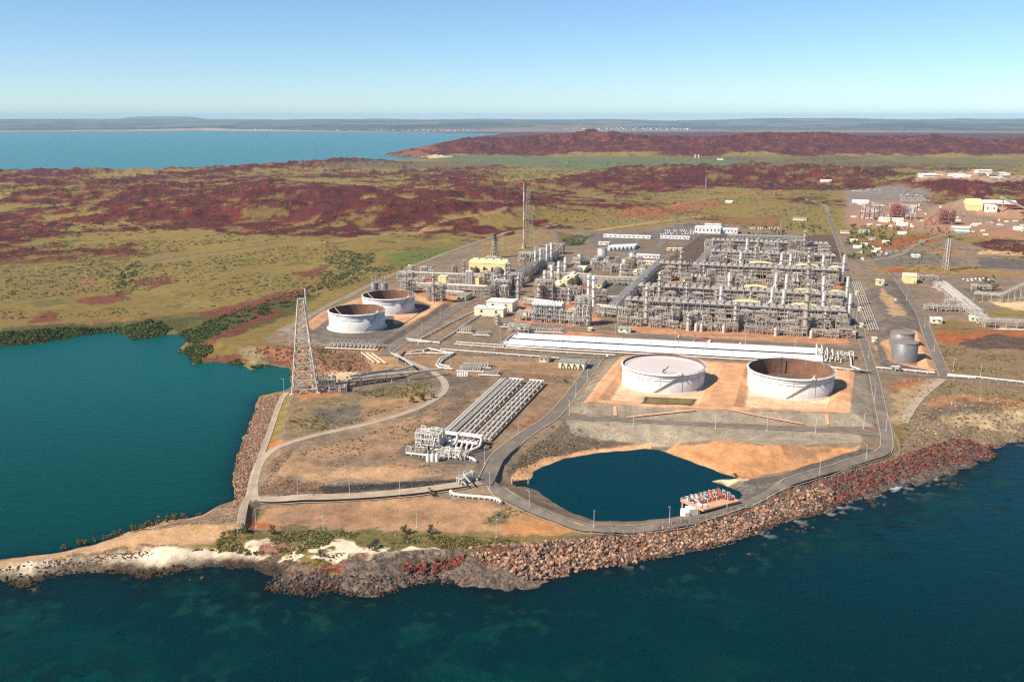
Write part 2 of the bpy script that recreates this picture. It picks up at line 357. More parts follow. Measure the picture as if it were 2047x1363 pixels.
# seaward side: spit, scrub, white sand, dark and red rock
zone([(-300, 1180), (-300, 1120), (0, 1120), (250, 1066), (440, 1012), (478, 1000), (475, 1062), (420, 1090), (250, 1110), (0, 1150)], lin(205, 166, 126, K), 5, 6, 0.3)
zone([(250, 1085), (330, 1060), (440, 1042), (470, 1060), (300, 1090)], lin(216, 172, 124, K), 6, 10, 0.2, .8)
zone([(300, 1060), (440, 1012), (480, 998), (476, 1050), (420, 1046)], lin(142, 118, 96, K), 4, 8, 1.0, .9)
zone([(-300, 1162), (0, 1135), (220, 1104), (440, 1085), (420, 1098), (260, 1116), (0, 1145), (-300, 1175)], lin(120, 100, 78, K), 3, 8, 1.0, .8)
zone([(440, 1062), (560, 1056), (740, 1064), (960, 1072), (1060, 1080), (960, 1100), (800, 1120), (560, 1110), (430, 1100)], lin(134, 116, 74, K), 6, 14, 0.7)
zone([(470, 1062), (900, 1068), (960, 1085), (800, 1092), (600, 1080)], lin(112, 108, 62, K), 12, 26, 0.6, .7)
zone([(-300, 1184), (0, 1136), (200, 1113), (430, 1091), (540, 1090), (545, 1110), (510, 1128), (400, 1131), (270, 1140), (120, 1146), (60, 1166), (0, 1160)], lin(255, 232, 198, K), 4, 6, 0.05, 1)
zone([(560, 1105), (700, 1104), (860, 1112), (900, 1124), (800, 1140), (640, 1132), (520, 1122)], lin(255, 232, 198, K), 3, 20, 0.1, 1)
zone([(480, 1090), (540, 1085), (560, 1100), (500, 1108)], lin(255, 232, 198, K), 3, 12, 0.1, 1)
for pts in ([(520, 1092), (570, 1090), (580, 1112), (530, 1110)], [(600, 1128), (700, 1122), (820, 1130), (800, 1148), (640, 1150)], [(840, 1120), (940, 1104), (960, 1120), (880, 1136)], [(335, 1120), (355, 1117), (360, 1132), (340, 1130)],
            [(1640, 960), (1700, 945), (1760, 930), (1830, 905), (1900, 880), (1975, 885), (1985, 910), (1900, 925), (1780, 950), (1700, 970)], [(1500, 1000), (1620, 965), (1660, 975), (1560, 1010)]):
    zone(pts, lin(130, 68, 54, K), 3, 12, 1.0, .85)
zone([(530, 1176), (545, 1152), (600, 1140), (760, 1148), (860, 1150), (900, 1165), (800, 1185), (700, 1192), (600, 1195)], lin(112, 96, 88, K), 3, 10, 1.0, .9)
zone([(800, 1150), (900, 1138), (1010, 1140), (1060, 1168), (960, 1182), (850, 1166)], lin(126, 110, 96, K), 3, 5, 0.5)
wet = (1 - sst(-sd_sea, 2, 9 + 8 * nB)) * sst(-XX, -60, 40)
setc(wet * 0.9, lin(60, 50, 42, K), 1.0)
zone([(1790, 905), (1900, 870), (2060, 850), (2060, 890), (1960, 925), (1860, 962), (1640, 1020), (1610, 1010), (1700, 965), (1770, 930)], lin(124, 112, 100, K), 3, 8, 1.0, .9)
zone([(1650, 962), (1760, 925), (1830, 898), (1920, 878), (1985, 890), (1985, 910), (1900, 918), (1760, 948), (1690, 968)], lin(128, 66, 54, K), 3, 12, 1.0, .85)
zone([(1790, 900), (1880, 870), (1850, 900), (1770, 925), (1700, 945)], lin(150, 126, 92, K), 4, 10, 0.6, .8)
setc(sst(sd_sea, -26, -18) * (DD < 1000) * (XX > -75), lin(118, 102, 90, K), 1.0)
# boulder banks
zone([(940, 1100), (1060, 1085), (1200, 1072), (1360, 1050), (1460, 1026), (1560, 990), (1640, 960), (1660, 1020), (1560, 1050), (1440, 1090), (1220, 1132), (1120, 1152), (1030, 1140), (950, 1125)], lin(130, 92, 66, K), 3, 4, 1.0)
zone([(470, 985), (470, 930), (492, 865), (518, 795), (570, 784), (560, 800), (530, 890), (505, 955), (492, 1000), (480, 1050), (470, 1040)], lin(150, 116, 92, K), 2, 2, 1.0)
# road level aprons and the two big tanks
zone([(1020, 960), (1010, 945), (1060, 895), (1110, 860), (1125, 842), (1200, 880), (1380, 892), (1300, 905), (1180, 905), (1080, 935), (1060, 960)], lin(124, 108, 88, K), 3, 6, 0.8)
zone([(1130, 836), (1350, 848), (1560, 858), (1720, 866), (1725, 884), (1560, 892), (1380, 884), (1200, 878), (1140, 868)], lin(178, 162, 138, K), 1.5, 1, 0.3)
zone([(1120, 878), (1220, 880), (1385, 886), (1380, 894), (1200, 890)], lin(116, 98, 84, K), 2, 3, 0.4, .9)
zone([(1135, 822), (1165, 806), (1300, 812), (1440, 820), (1698, 828), (1712, 750), (1732, 745), (1748, 854), (1550, 850), (1350, 841), (1180, 832)], lin(170, 154, 132, K), 1.5, 1, 0.3)
zone([(1135, 822), (1228, 714), (1240, 720), (1168, 806)], lin(156, 142, 120, K), 2, 2, 0.6)
zone([(1022, 957), (1040, 934), (1085, 915), (1200, 894), (1300, 889), (1300, 900), (1200, 908), (1130, 920), (1075, 942), (1060, 960)], lin(226, 172, 124, K), 2, 3, 0.2)
zone([(1310, 900), (1350, 890), (1540, 893), (1716, 893), (1722, 902), (1600, 935), (1500, 958), (1440, 945), (1380, 922)], lin(226, 164, 112, K), 2, 5, 0.2)
zone([(1570, 898), (1660, 896), (1650, 912), (1590, 916)], lin(166, 130, 98, K), 4, 10, 0.2, .8)
zone([(1350, 895), (1400, 905), (1480, 935), (1500, 958), (1470, 950), (1400, 918)], lin(186, 118, 66, K), 3, 6, 0.4, .5)
zone([(1418, 960), (1478, 952), (1500, 960), (1455, 972)], lin(240, 215, 170, K), 2, 4, 0.1)
zone([(1470, 975), (1500, 958), (1600, 935), (1730, 895), (1775, 905), (1560, 978), (1490, 1004)], lin(112, 106, 98, K), 2, 4, 0.7)
ORG = lin(232, 176, 130, K)
zone([(1166, 805), (1240, 714), (1500, 727), (1708, 744), (1706, 770), (1698, 825), (1440, 818), (1300, 812)], ORG, 1.5, 1, 0.1)
PALE = lin(246, 208, 166, K)
for P, s in ((FL_L, s_fl), (FL_R, s_fr)):
    setc(sst(s, 5.2, 6.4), PALE, 0.05)
zone([(1290, 793), (1392, 798), (1384, 811), (1282, 806)], lin(100, 84, 56, K), 2, 1.5, 0.2)
zone([(1297, 795), (1386, 800), (1380, 808), (1291, 804)], lin(138, 126, 84, K), 1, 0.5, 0.1)
# rear left tank compound
setc(sst(s_rl, -4, -3) * (1 - sst(s_rl, 8, 9)) * sst(nC * 0.3 + 0.7, 0, 1) * (DD > 760), ORG, 0.15)
setc(sst(s_rl, 8, 9), lin(122, 114, 104, K), 0.3)
zone([(586, 668), (650, 682), (772, 696), (818, 670), (806, 652), (765, 676), (650, 666), (612, 652)], lin(122, 114, 104, K), 2, 2, 0.4)
zone([(786, 625), (846, 615), (820, 640), (790, 650)], ORG, 2, 2, 0.1)
zone([(900, 603), (880, 640), (800, 672), (778, 660), (860, 630)], lin(140, 124, 106, K), 2, 2, 0.4, .7)
setc(sst(s_gt, -5, -4) * (1 - sst(s_gt, 7, 8)) * (XX > 290), ORG, 0.15)
zone([(1745, 685), (1758, 680), (1778, 722), (1850, 738), (1866, 745), (1764, 732)], lin(116, 106, 96, K), 2, 2, 0.6)
# process area pads
zone([(1240, 650), (1704, 684), (1706, 660), (1690, 560), (1670, 470), (1400, 470), (1320, 530), (1240, 620)], lin(112, 92, 76, K), 2, 6, 0.4, 1)
for pts in ([(1240, 662), (1700, 692), (1706, 668), (1240, 640)], [(1330, 575), (1370, 565), (1350, 545), (1330, 552)], [(1500, 570), (1560, 572), (1560, 560), (1500, 556)], [(1630, 576), (1680, 578), (1680, 560), (1630, 560)], [(1030, 645), (1190, 652), (1200, 640), (1150, 600), (1040, 600)], [(805, 590), (840, 604), (910, 612), (985, 560), (960, 545), (830, 560)]):
    zone(pts, lin(210, 150, 110, K), 2, 8, 0.3, .9)
zone([(1150, 600), (1235, 600), (1275, 560), (1220, 560)], lin(122, 114, 100, K), 2, 2, 0.3)
zone([(1120, 585), (1140, 590), (1215, 553), (1190, 553)], lin(200, 96, 70, K), 2, 3, 0.2, .7)
zone([(985, 700), (1120, 650), (1240, 672), (1160, 700)], lin(150, 120, 96, K), 3, 8, 0.4, .8)
zone([(1100, 655), (1230, 664), (1240, 672), (1100, 670)], lin(214, 150, 104, K), 2, 6, 0.2, .8)
zone([(1360, 662), (1600, 676), (1640, 700), (1400, 690)], lin(190, 148, 110, K), 5, 12, 0.2, .5)
zone([(770, 690), (960, 715), (1180, 730), (1160, 748), (1010, 757), (870, 740)], lin(176, 140, 104, K), 4, 10, 0.4, .8)
zone([(950, 735), (1150, 755), (1130, 765), (1000, 757)], lin(140, 110, 86, K), 3, 6, 1.0, .8)
zone([(720, 690), (760, 690), (800, 730), (745, 745)], lin(206, 160, 110, K), 3, 6, 0.2, .8)
# right hand side
zone([(1858, 648), (2060, 655), (2070, 800), (1890, 768), (1880, 740)], lin(150, 124, 96, K), 3, 8, 0.5)
zone([(1786, 762), (1890, 756), (2070, 775), (2070, 880), (1900, 900), (1800, 905)], lin(146, 124, 98, K), 3, 8, 0.6)
zone([(1770, 560), (1800, 566), (1850, 640), (1840, 660), (1755, 680), (1720, 590)], lin(128, 114, 104, K), 4, 4, 0.6, .9)
zone([(1762, 575), (1800, 610), (1808, 630), (1785, 632), (1760, 600)], lin(206, 170, 122, K), 4, 8, 0.3, .8)
zone([(1790, 770), (1885, 757), (1830, 800), (1800, 850), (1790, 850)], lin(190, 160, 120, K), 4, 10, 0.3, .9)
zone([(1770, 765), (1830, 755), (1850, 765), (1790, 785)], lin(176, 112, 66, K), 3, 10, 0.7, .7)
zone([(1850, 790), (1900, 768), (2060, 780), (2060, 870), (1900, 890), (1820, 870)], lin(150, 128, 100, K), 5, 16, 0.7)
zone([(1840, 810), (1920, 790), (2060, 800), (2060, 815), (1900, 820)], lin(190, 132, 88, K), 5, 14, 0.3, .8)
zone([(1880, 830), (1960, 822), (2060, 822), (2060, 850), (1960, 858), (1880, 850)], lin(206, 178, 138, K), 5, 16, 0.3, .9)
zone([(1930, 800), (2000, 808), (1980, 830), (1920, 822), (1860, 840), (1850, 820)], lin(104, 96, 84, K), 5, 16, 0.9, .7)
zone([(1860, 655), (1900, 650), (2060, 664), (2060, 705), (1920, 690), (1880, 690)], lin(180, 104, 58, K), 4, 14, 0.8, .9)
zone([(1930, 680), (1990, 668), (2060, 680), (2060, 702), (1930, 695)], lin(96, 84, 74, K), 4, 12, 1.0, .9)
zone([(1860, 640), (1960, 655), (1940, 672), (1870, 660)], lin(128, 118, 72, K), 4, 12, 0.4, .6)
zone([(1880, 700), (2060, 712), (2060, 750), (1900, 745)], lin(146, 124, 94, K), 4, 14, 0.5, .9)
zone([(1965, 598), (2060, 592), (2060, 626), (2000, 612)], lin(238, 204, 152, K), 3, 6, 0.1)
zone([(1970, 618), (2060, 622), (2060, 635), (1960, 634)], lin(148, 132, 76, K), 3, 6, 0.3)
zone([(2000, 652), (2047, 658), (2047, 663), (1990, 660)], lin(236, 208, 164, K), 3, 6, 0.1)
zone([(1730, 505), (1850, 505), (1930, 520), (1900, 540), (1760, 535)], lin(132, 120, 106, K), 3, 4, 0.2, .9)
zone([(1750, 535), (1860, 530), (2047, 545), (2047, 552), (1850, 545), (1760, 545)], lin(170, 132, 76, K), 3, 12, 0.4, .9)
zone([(1770, 540), (1805, 535), (1810, 544), (1775, 546)], lin(178, 96, 58, K), 3, 6, 0.6, .9)
zone([(1960, 500), (2047, 505), (2047, 512), (1950, 508)], lin(226, 180, 130, K), 3, 6, 0.1, .9)
zone([(1955, 515), (2060, 520), (2060, 540), (1960, 535)], lin(112, 104, 98, K), 3, 6, 0.2, .9)
zone([(1830, 500), (1900, 490), (1930, 505), (1900, 515)], lin(170, 136, 96, K), 3, 8, 0.2, .8)
zone([(1905, 575), (2047, 580), (2047, 600), (1960, 600)], lin(120, 104, 90, K), 4, 8, 0.4, .8)
st_ = sst(sd_poly(AP(SITEC), XX, YY, 60), 0, 8) * (C[:, 3] < .75)
nD = fbm(XX + n30 * 60, YY * 1.8, 26, 4, 61); nE = fbm(XX * 1.6, YY + n30 * 40, 9, 4, 62)
for sel_, f in ((sst(nD, .52, .66) * .38, .72), (sst(nD, .50, .34) * .30, 1.28), (sst(nE, .56, .68) * .34, .68), (sst(nE, .44, .32) * .26, 1.25)):
    k_ = (1 + (f - 1) * st_ * sel_)[:, None]; C[:, :3] *= k_
# mangrove flats by the bay
zone([(0, 690), (0, 655), (230, 640), (440, 620), (600, 590), (640, 590), (560, 640), (420, 690), (380, 720), (360, 664), (240, 662), (100, 682)], lin(86, 88, 50, K), 6, 14, 0.5, .9)
zone([(0, 655), (120, 640), (260, 630), (420, 625), (500, 605), (560, 580), (640, 560), (640, 575), (560, 600), (440, 630), (260, 645)], lin(150, 112, 76, K), 6, 26, 0.4, .5)
for pts in ([(270, 560), (330, 550), (350, 560), (300, 580)], [(60, 632), (110, 625), (130, 640), (70, 645)], [(150, 600), (240, 585), (250, 600), (180, 612)], [(390, 625), (480, 605), (600, 575), (620, 590), (500, 625), (420, 640)], [(400, 690), (430, 670), (540, 620), (560, 625), (470, 670), (420, 700)], [(400, 712), (500, 708), (510, 722), (410, 725)],
            [(540, 718), (580, 716), (585, 732), (545, 730)], [(590, 545), (660, 530), (640, 548), (600, 558)]):
    zone(pts, lin(128, 68, 58, K), 4, 14, 1.0, .8)
zone([(500, 690), (600, 695), (620, 720), (500, 712)], lin(176, 112, 84, K), 3, 8, 1.0, .8)
zone([(480, 700), (500, 690), (560, 740), (500, 736)], lin(160, 142, 108, K), 4, 10, 0.5, .8)
rough = np.where((DD < 900) & (C[:, 3] > .5), (C[:, 3] - .5) * 2, 0) * sst(np.minimum(-sd_sea, 60), -4, 3)
H += rough * (fbm(XX, YY, 5.0, 3, 51, True) - 0.5) * 1.5 * (0.35 + 0.65 * (1 - sst(-sd_sea, 30, 50)))
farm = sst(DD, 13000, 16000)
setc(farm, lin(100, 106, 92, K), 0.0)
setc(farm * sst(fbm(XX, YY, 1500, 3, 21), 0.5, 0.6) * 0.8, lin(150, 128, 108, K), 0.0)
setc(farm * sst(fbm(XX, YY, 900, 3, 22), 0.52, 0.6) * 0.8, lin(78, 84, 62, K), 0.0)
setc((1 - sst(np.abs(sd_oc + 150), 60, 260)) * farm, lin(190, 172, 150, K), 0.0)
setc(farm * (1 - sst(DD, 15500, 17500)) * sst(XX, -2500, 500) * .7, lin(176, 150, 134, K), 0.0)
# ------------------------------------------------------------------ mesh writers
def fast_mesh(name, V, F):
    me = bpy.data.meshes.new(name)
    F = np.asarray(F, dtype=np.int32)
    me.vertices.add(len(V)); me.vertices.foreach_set('co', np.asarray(V, dtype=np.float32).ravel())
    k = F.shape[1]
    me.loops.add(F.size); me.loops.foreach_set('vertex_index', F.ravel())
    me.polygons.add(len(F))
    me.polygons.foreach_set('loop_start', np.arange(0, F.size, k, dtype=np.int32))
    me.polygons.foreach_set('use_smooth', np.ones(len(F), dtype=bool))
    me.update(calc_edges=True)
    return me
def addcol(me, c):
    a = me.color_attributes.new('Col', 'FLOAT_COLOR', 'POINT')
    a.data.foreach_set('color', np.asarray(c, dtype=np.float32).ravel())
def link(o):
    COL.objects.link(o); return o
def nodes(name):
    m = bpy.data.materials.new(name); m.use_nodes = True
    t = m.node_tree
    return m, t, t.nodes['Principled BSDF'], (lambda ty, **kw: _n(t, ty, kw)), t.links.new
def _n(t, ty, kw):
    n = t.nodes.new(ty)
    for k, v in kw.items():
        if k in ('operation', 'blend_type', 'data_type', 'attribute_name', 'feature', 'noise_dimensions', 'layer_name', 'wave_type', 'bands_direction'):
            setattr(n, k, v)
        else:
            n.inputs[k].default_value = v
    return n
def ground_mat():
    m, t, b, N, L = nodes('ground')
    b.inputs['Roughness'].default_value = 0.95
    b.inputs['Specular IOR Level'].default_value = 0.1
    at = N('ShaderNodeVertexColor', layer_name='Col')
    geo = N('ShaderNodeNewGeometry')
    n1 = N('ShaderNodeTexNoise', Scale=0.11, Detail=6, Roughness=0.62); L(geo.outputs['Position'], n1.inputs['Vector'])
    n2 = N('ShaderNodeTexNoise', Scale=0.9, Detail=4, Roughness=0.7); L(geo.outputs['Position'], n2.inputs['Vector'])
    vo = N('ShaderNodeTexVoronoi', Scale=0.75); L(geo.outputs['Position'], vo.inputs['Vector'])
    ve = N('ShaderNodeTexVoronoi', Scale=0.75, feature='DISTANCE_TO_EDGE'); L(geo.outputs['Position'], ve.inputs['Vector'])
    r1 = N('ShaderNodeMapRange', **{'From Min': .3, 'From Max': .7, 'To Min': .78, 'To Max': 1.2}); L(n1.outputs[0], r1.inputs[0])
    r2 = N('ShaderNodeMapRange', **{'From Min': .25, 'From Max': .75, 'To Min': .76, 'To Max': 1.24}); L(n2.outputs[0], r2.inputs[0])
    mu = N('ShaderNodeMath', operation='MULTIPLY'); L(r1.outputs[0], mu.inputs[0]); L(r2.outputs[0], mu.inputs[1])
    sx = N('ShaderNodeSeparateColor'); L(vo.outputs['Color'], sx.inputs[0])
    r3 = N('ShaderNodeMapRange', **{'From Min': 0., 'From Max': 1., 'To Min': .55, 'To Max': 1.45}); L(sx.outputs[0], r3.inputs[0])
    mx = N('ShaderNodeMix', data_type='FLOAT'); mx.inputs[2].default_value = 1; L(at.outputs['Alpha'], mx.inputs[0]); L(r3.outputs[0], mx.inputs[3])
    m2 = N('ShaderNodeMath', operation='MULTIPLY'); L(mu.outputs[0], m2.inputs[0]); L(mx.outputs[0], m2.inputs[1])
    cm = N('ShaderNodeVectorMath', operation='SCALE'); L(at.outputs['Color'], cm.inputs[0]); L(m2.outputs[0], cm.inputs['Scale'])
    L(cm.outputs[0], b.inputs['Base Color'])
    hb = N('ShaderNodeMath', operation='MULTIPLY'); L(ve.outputs['Distance'], hb.inputs[0]); L(at.outputs['Alpha'], hb.inputs[1])
    ha = N('ShaderNodeMath', operation='MULTIPLY_ADD'); ha.inputs[1].default_value = 0.5; L(n2.outputs[0], ha.inputs[0]); L(hb.outputs[0], ha.inputs[2])
    bp = N('ShaderNodeBump', Strength=0.6, Distance=0.7); L(ha.outputs[0], bp.inputs['Height']); L(bp.outputs[0], b.inputs['Normal'])
    return m
M_GROUND = ground_mat()
HG = H.reshape(NR, NC)
idx = np.arange(NR * NC).reshape(NR, NC)
q = np.stack([idx[:-1, :-1], idx[:-1, 1:], idx[1:, 1:], idx[1:, :-1]], -1).reshape(-1, 4)
keep = (H[q].max(1) > -2.5)
q = q[keep]
used = np.zeros(NR * NC, dtype=np.int64); used[q.ravel()] = 1
remap = np.cumsum(used) - 1
sel = np.nonzero(used)[0]
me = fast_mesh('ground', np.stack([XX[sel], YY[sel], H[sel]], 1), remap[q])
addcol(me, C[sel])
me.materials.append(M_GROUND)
g = link(bpy.data.objects.new('ground', me)); g['kind'] = 'structure'
# ------------------------------------------------------------------ water: the open sea with the bay and the far strait, and the intake pond
def water_mat(nm, rough, bs):
    m, t, b, N, L = nodes(nm)
    at = N('ShaderNodeVertexColor', layer_name='Col'); L(at.outputs['Color'], b.inputs['Base Color'])
    b.inputs['Roughness'].default_value = rough
    b.inputs['IOR'].default_value = 1.33
    b.inputs['Specular IOR Level'].default_value = 0.05
    geo = N('ShaderNodeNewGeometry')
    mp = N('ShaderNodeMapping'); mp.inputs['Rotation'].default_value = (0, 0, R(25)); mp.inputs['Scale'].default_value = (0.35, 1, 1); L(geo.outputs['Position'], mp.inputs[0])
    n = N('ShaderNodeTexNoise', Scale=0.22, Detail=6, Roughness=0.6); L(mp.outputs[0], n.inputs['Vector'])
    bp = N('ShaderNodeBump', Strength=bs, Distance=0.8); L(n.outputs[0], bp.inputs['Height']); L(bp.outputs[0], b.inputs['Normal'])
    return m
wc = 700
wdep = np.concatenate([np.linspace(45, 2.5, 560), np.linspace(2.3, 0.5, 90)])
wd = ZC / np.tan(np.radians(wdep)); wa = np.radians(np.linspace(-38, 38, wc))
WX = (wd[:, None] * np.sin(wa)).astype(np.float32).ravel(); WY = (wd[:, None] * np.cos(wa)).astype(np.float32).ravel(); WD = np.repeat(wd, wc)
WC = np.empty((WX.size, 4), dtype=np.float32); WC[:, 3] = 1
s1 = sd_poly(SEA, WX, WY, 400); s2 = sd_poly(BAY, WX, WY, 400)
def wset(mask, rgb):
    WC[:, :3] = WC[:, :3] * (1 - mask[:, None]) + np.array(rgb, dtype=np.float32) * mask[:, None]
WC[:, :3] = lin(0, 44, 50, .8)
wset(sst(WX, -40, 280) * sst(WY, 290, 520), lin(0, 52, 66, .85))
wn = fbm(WX, WY, 70, 4, 31); wn2 = fbm(WX, WY, 22, 4, 32); wn3 = fbm(WX, WY, 5, 3, 33)
shoal = np.where(s1 > 0, np.exp(-((s1 - 34) / 34) ** 2), 0)
wset(shoal * sst(wn * .6 + wn2 * .4, .40, .60) * (0.35 + 0.45 * sst(-WX, -120, 80)), lin(0, 62, 60, .8))
wset(np.where(s1 > 0, np.exp(-((s1 - 22) / 20) ** 2), 0) * sst(wn2 * .6 + wn3 * .4, .52, .66) * .55, lin(14, 82, 72, .8))
wset(np.where(s1 > 0, np.exp(-((s1 - 30) / 30) ** 2), 0) * sst(wn3 * .5 + wn * .5, .54, .66) * .6, lin(4, 26, 30, .8))
wset(np.where(s1 > 0, np.exp(-s1 / 30), 0) * sst(wn2, .42, .58) * .85, lin(6, 32, 34, .8))
wset(np.where(s1 > 0, np.exp(-s1 / 14), 0) * .75, lin(12, 26, 28, .8))
wset(np.where((s1 > -2) & (s1 < 22), 1, 0) * sst(wn3 * .7 + wn2 * .3, .58, .66) * sst(wn, .46, .56) * np.exp(-np.clip(s1, 0, 50) / 4.5) * .9, lin(205, 214, 214, .8))
wset(np.where(s1 > 0, np.exp(-s1 / 40), 0) * sst(wn3, .6, .75) * sst(wn2, .45, .6) * .2, lin(60, 92, 70, .8))
inb = sst(s2, -4, 2)
wset(inb * 1.0, lin(0, 68, 66, .78))
wset(inb * sst(WY, 440, 760), lin(0, 86, 82, .8))
wset(inb * (1 - sst(WY, 330, 480)) , lin(0, 60, 58, .78))
wset(np.where(s2 > 0, np.exp(-s2 / 7), 0) * sst(-WY, -690, -640) * .8, lin(4, 30, 44, .9))
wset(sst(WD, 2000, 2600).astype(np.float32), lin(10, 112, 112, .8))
ii = np.arange(len(wd) * wc).reshape(len(wd), wc)
wq = np.stack([ii[:-1, :-1], ii[:-1, 1:], ii[1:, 1:], ii[1:, :-1]], -1).reshape(-1, 4)
cx = WX[wq].mean(1); cy = WY[wq].mean(1); cd = np.hypot(cx, cy)
s_p = sd_poly(POND, WX, WY, 60)
kp = (s_p[wq].max(1) > -14) & (cd < 800)
kw = ((s1[wq].max(1) > -14) | (s2[wq].max(1) > -14) | (cd > 2500)) & ~kp & ~((cd > 2500) & (cx > 2600))
def wmesh(nm, keep, mat, col):
    f = wq[keep]; us = np.zeros(len(WX), dtype=np.int64); us[f.ravel()] = 1; rm = np.cumsum(us) - 1; se = np.nonzero(us)[0]
    me = fast_mesh(nm, np.stack([WX[se], WY[se], np.zeros(len(se))], 1), rm[f]); addcol(me, col[se]); me.materials.append(mat)
    o = link(bpy.data.objects.new(nm, me)); o['kind'] = 'structure'; return o
M_SEA = water_mat('sea', 0.22, 0.55)
wmesh('sea', kw, M_SEA, WC)
PC = WC.copy(); PC[:, :3] = lin(0, 50, 60, .85)
wmesh('pond_water', kp, water_mat('pond_water', 0.12, 0.2), PC)
# ------------------------------------------------------------------ solid builder
V3 = lambda *a: np.array(a, dtype=float)
class MB:
    def __init__(s): s.v = []; s.f = []; s.sm = []; s.c = None
    def add(s, vs, fs, smooth=False):
        o = len(s.v); s.v.extend(vs); s.f.extend([tuple(i + o for i in f) for f in fs]); s.sm.extend([smooth] * len(fs)); return s
    def beam(s, p, q, w=0.3, h=None):
        h = h or w; px, py, pz = p; qx, qy, qz = q
        dx, dy, dz = qx - px, qy - py, qz - pz
        L = math.hypot(dx, dy)
        if L > 1e-6 * (1 + abs(dz)): sx, sy = -dy / L * w / 2, dx / L * w / 2
        else: sx, sy, L = w / 2, 0, 0
        T = math.sqrt(L * L + dz * dz) or 1
        if L: ux, uy, uz = -dx / L * dz / T * h / 2, -dy / L * dz / T * h / 2, L / T * h / 2
        else: ux, uy, uz = 0, h / 2, 0
        vs = []
        for (x, y, z) in (p, q):
            vs += [(x - sx - ux, y - sy - uy, z - uz), (x + sx - ux, y + sy - uy, z - uz), (x + sx + ux, y + sy + uy, z + uz), (x - sx + ux, y - sy + uy, z + uz)]
        return s.add(vs, [(3, 2, 1, 0), (4, 5, 6, 7), (0, 1, 5, 4), (1, 2, 6, 5), (2, 3, 7, 6), (3, 0, 4, 7)])
    def cyl(s, p, q, r, r2=None, n=10, cap=True):
        r2 = r if r2 is None else r2
        p = np.array(p, float); q = np.array(q, float); d = q - p; d /= (np.linalg.norm(d) or 1)
        a = np.array((0, 0, 1.)) if abs(d[2]) < 0.9 else np.array((1., 0, 0))
        e1 = np.cross(d, a); e1 /= np.linalg.norm(e1); e2 = np.cross(d, e1)
        t = np.arange(n) * 2 * math.pi / n
        ring = np.cos(t)[:, None] * e1 + np.sin(t)[:, None] * e2
        vs = [tuple(x) for x in (p + ring * r)] + [tuple(x) for x in (q + ring * r2)]
        s.add(vs, [(i, n + i, n + (i + 1) % n, (i + 1) % n) for i in range(n)], True)
        if cap:
            s.add(vs[:n], [tuple(range(n))]); s.add(vs[n:], [tuple(range(n - 1, -1, -1))])
        return s
    def pipe(s, pts, r, n=8):
        for i in range(len(pts) - 1): s.cyl(pts[i], pts[i + 1], r, n=n)
        for p in pts[1:-1]: s.ball(p, r * 1.02, n, 4)
        return s
    def lathe(s, x, y, prof, n=24, smooth=True):
        t = np.arange(n) * 2 * math.pi / n; c, si = np.cos(t), np.sin(t)
        vs = []
        for (r, z) in prof: vs += [(x + r * c[i], y + r * si[i], z) for i in range(n)]
        fs = []
        for k in range(len(prof) - 1):
            fs += [(k * n + i, k * n + (i + 1) % n, (k + 1) * n + (i + 1) % n, (k + 1) * n + i) for i in range(n)]
        return s.add(vs, fs, smooth)
    def ball(s, p, r, n=8, m=5, sz=1.0):
        pr = [(max(r * math.sin(math.pi * k / m), 0.001), p[2] - sz * r * math.cos(math.pi * k / m)) for k in range(m + 1)]
        return s.lathe(p[0], p[1], pr, n)
    def box(s, x, y, z0, z1, sx, sy, rot=0.0):
        c, si = math.cos(rot), math.sin(rot)
        q = [(x + c * a * sx / 2 - si * b * sy / 2, y + si * a * sx / 2 + c * b * sy / 2) for a, b in ((-1, -1), (1, -1), (1, 1), (-1, 1))]
        return s.prism(q, z0, z1)
    def prism(s, q, z0, z1):
        n = len(q)
        vs = [(a, b, z0) for a, b in q] + [(a, b, z1) for a, b in q]
        return s.add(vs, [tuple(range(n - 1, -1, -1)), tuple(range(n, 2 * n))] + [(i, (i + 1) % n, n + (i + 1) % n, n + i) for i in range(n)])
    def drum(s, p, q, r, n=14):
        p = np.array(p, float); q = np.array(q, float); d = (q - p) / np.linalg.norm(q - p)
        s.cyl(p, q, r, n=n, cap=False)
        s.cyl(q, q + d * r * .35, r, r * .72, n, False); s.cyl(q + d * r * .35, q + d * r * .5, r * .72, r * .1, n, True)
        s.cyl(p, p - d * r * .35, r, r * .72, n, False); s.cyl(p - d * r * .35, p - d * r * .5, r * .72, r * .1, n, True)
        return s
def OBJ(name, mb, mat, parent=None):
    me = bpy.data.meshes.new(name)
    off = tuple(parent.location) if parent is not None and parent.parent is None else ((0, 0, 0))
    if parent is not None and parent.parent is not None:
        off = tuple(parent.parent.location)
    off = parent.get('_o', off) if parent is not None else off
    v = np.array(mb.v, dtype=float) - np.array(off)
    me.from_pydata(v.tolist(), [], mb.f)
    me.polygons.foreach_set('use_smooth', mb.sm)
    me.materials.append(mat)
    me.update()
    o = link(bpy.data.objects.new(name, me))
    if parent is not None: o.parent = parent
    return o
def thing(name, label, cat, loc, group=None):
    o = link(bpy.data.objects.new(name, None)); o.location = loc; o.empty_display_size = 1
    o['label'] = label; o['category'] = cat
    if group: o['group'] = group
    return o
def tag(o, label, cat, group=None):
    o['label'] = label; o['category'] = cat
    if group: o['group'] = group
    return o
def dup(root, loc, rotz=0.0, label=None):
    r = root.copy(); COL.objects.link(r); r.location = loc; r.rotation_euler = (0, 0, rotz)
    if label: r['label'] = label
    for ch in root.children:
        c = ch.copy(); COL.objects.link(c); c.parent = r
        for g_ in ch.children:
            d = g_.copy(); COL.objects.link(d); d.parent = c
    return r
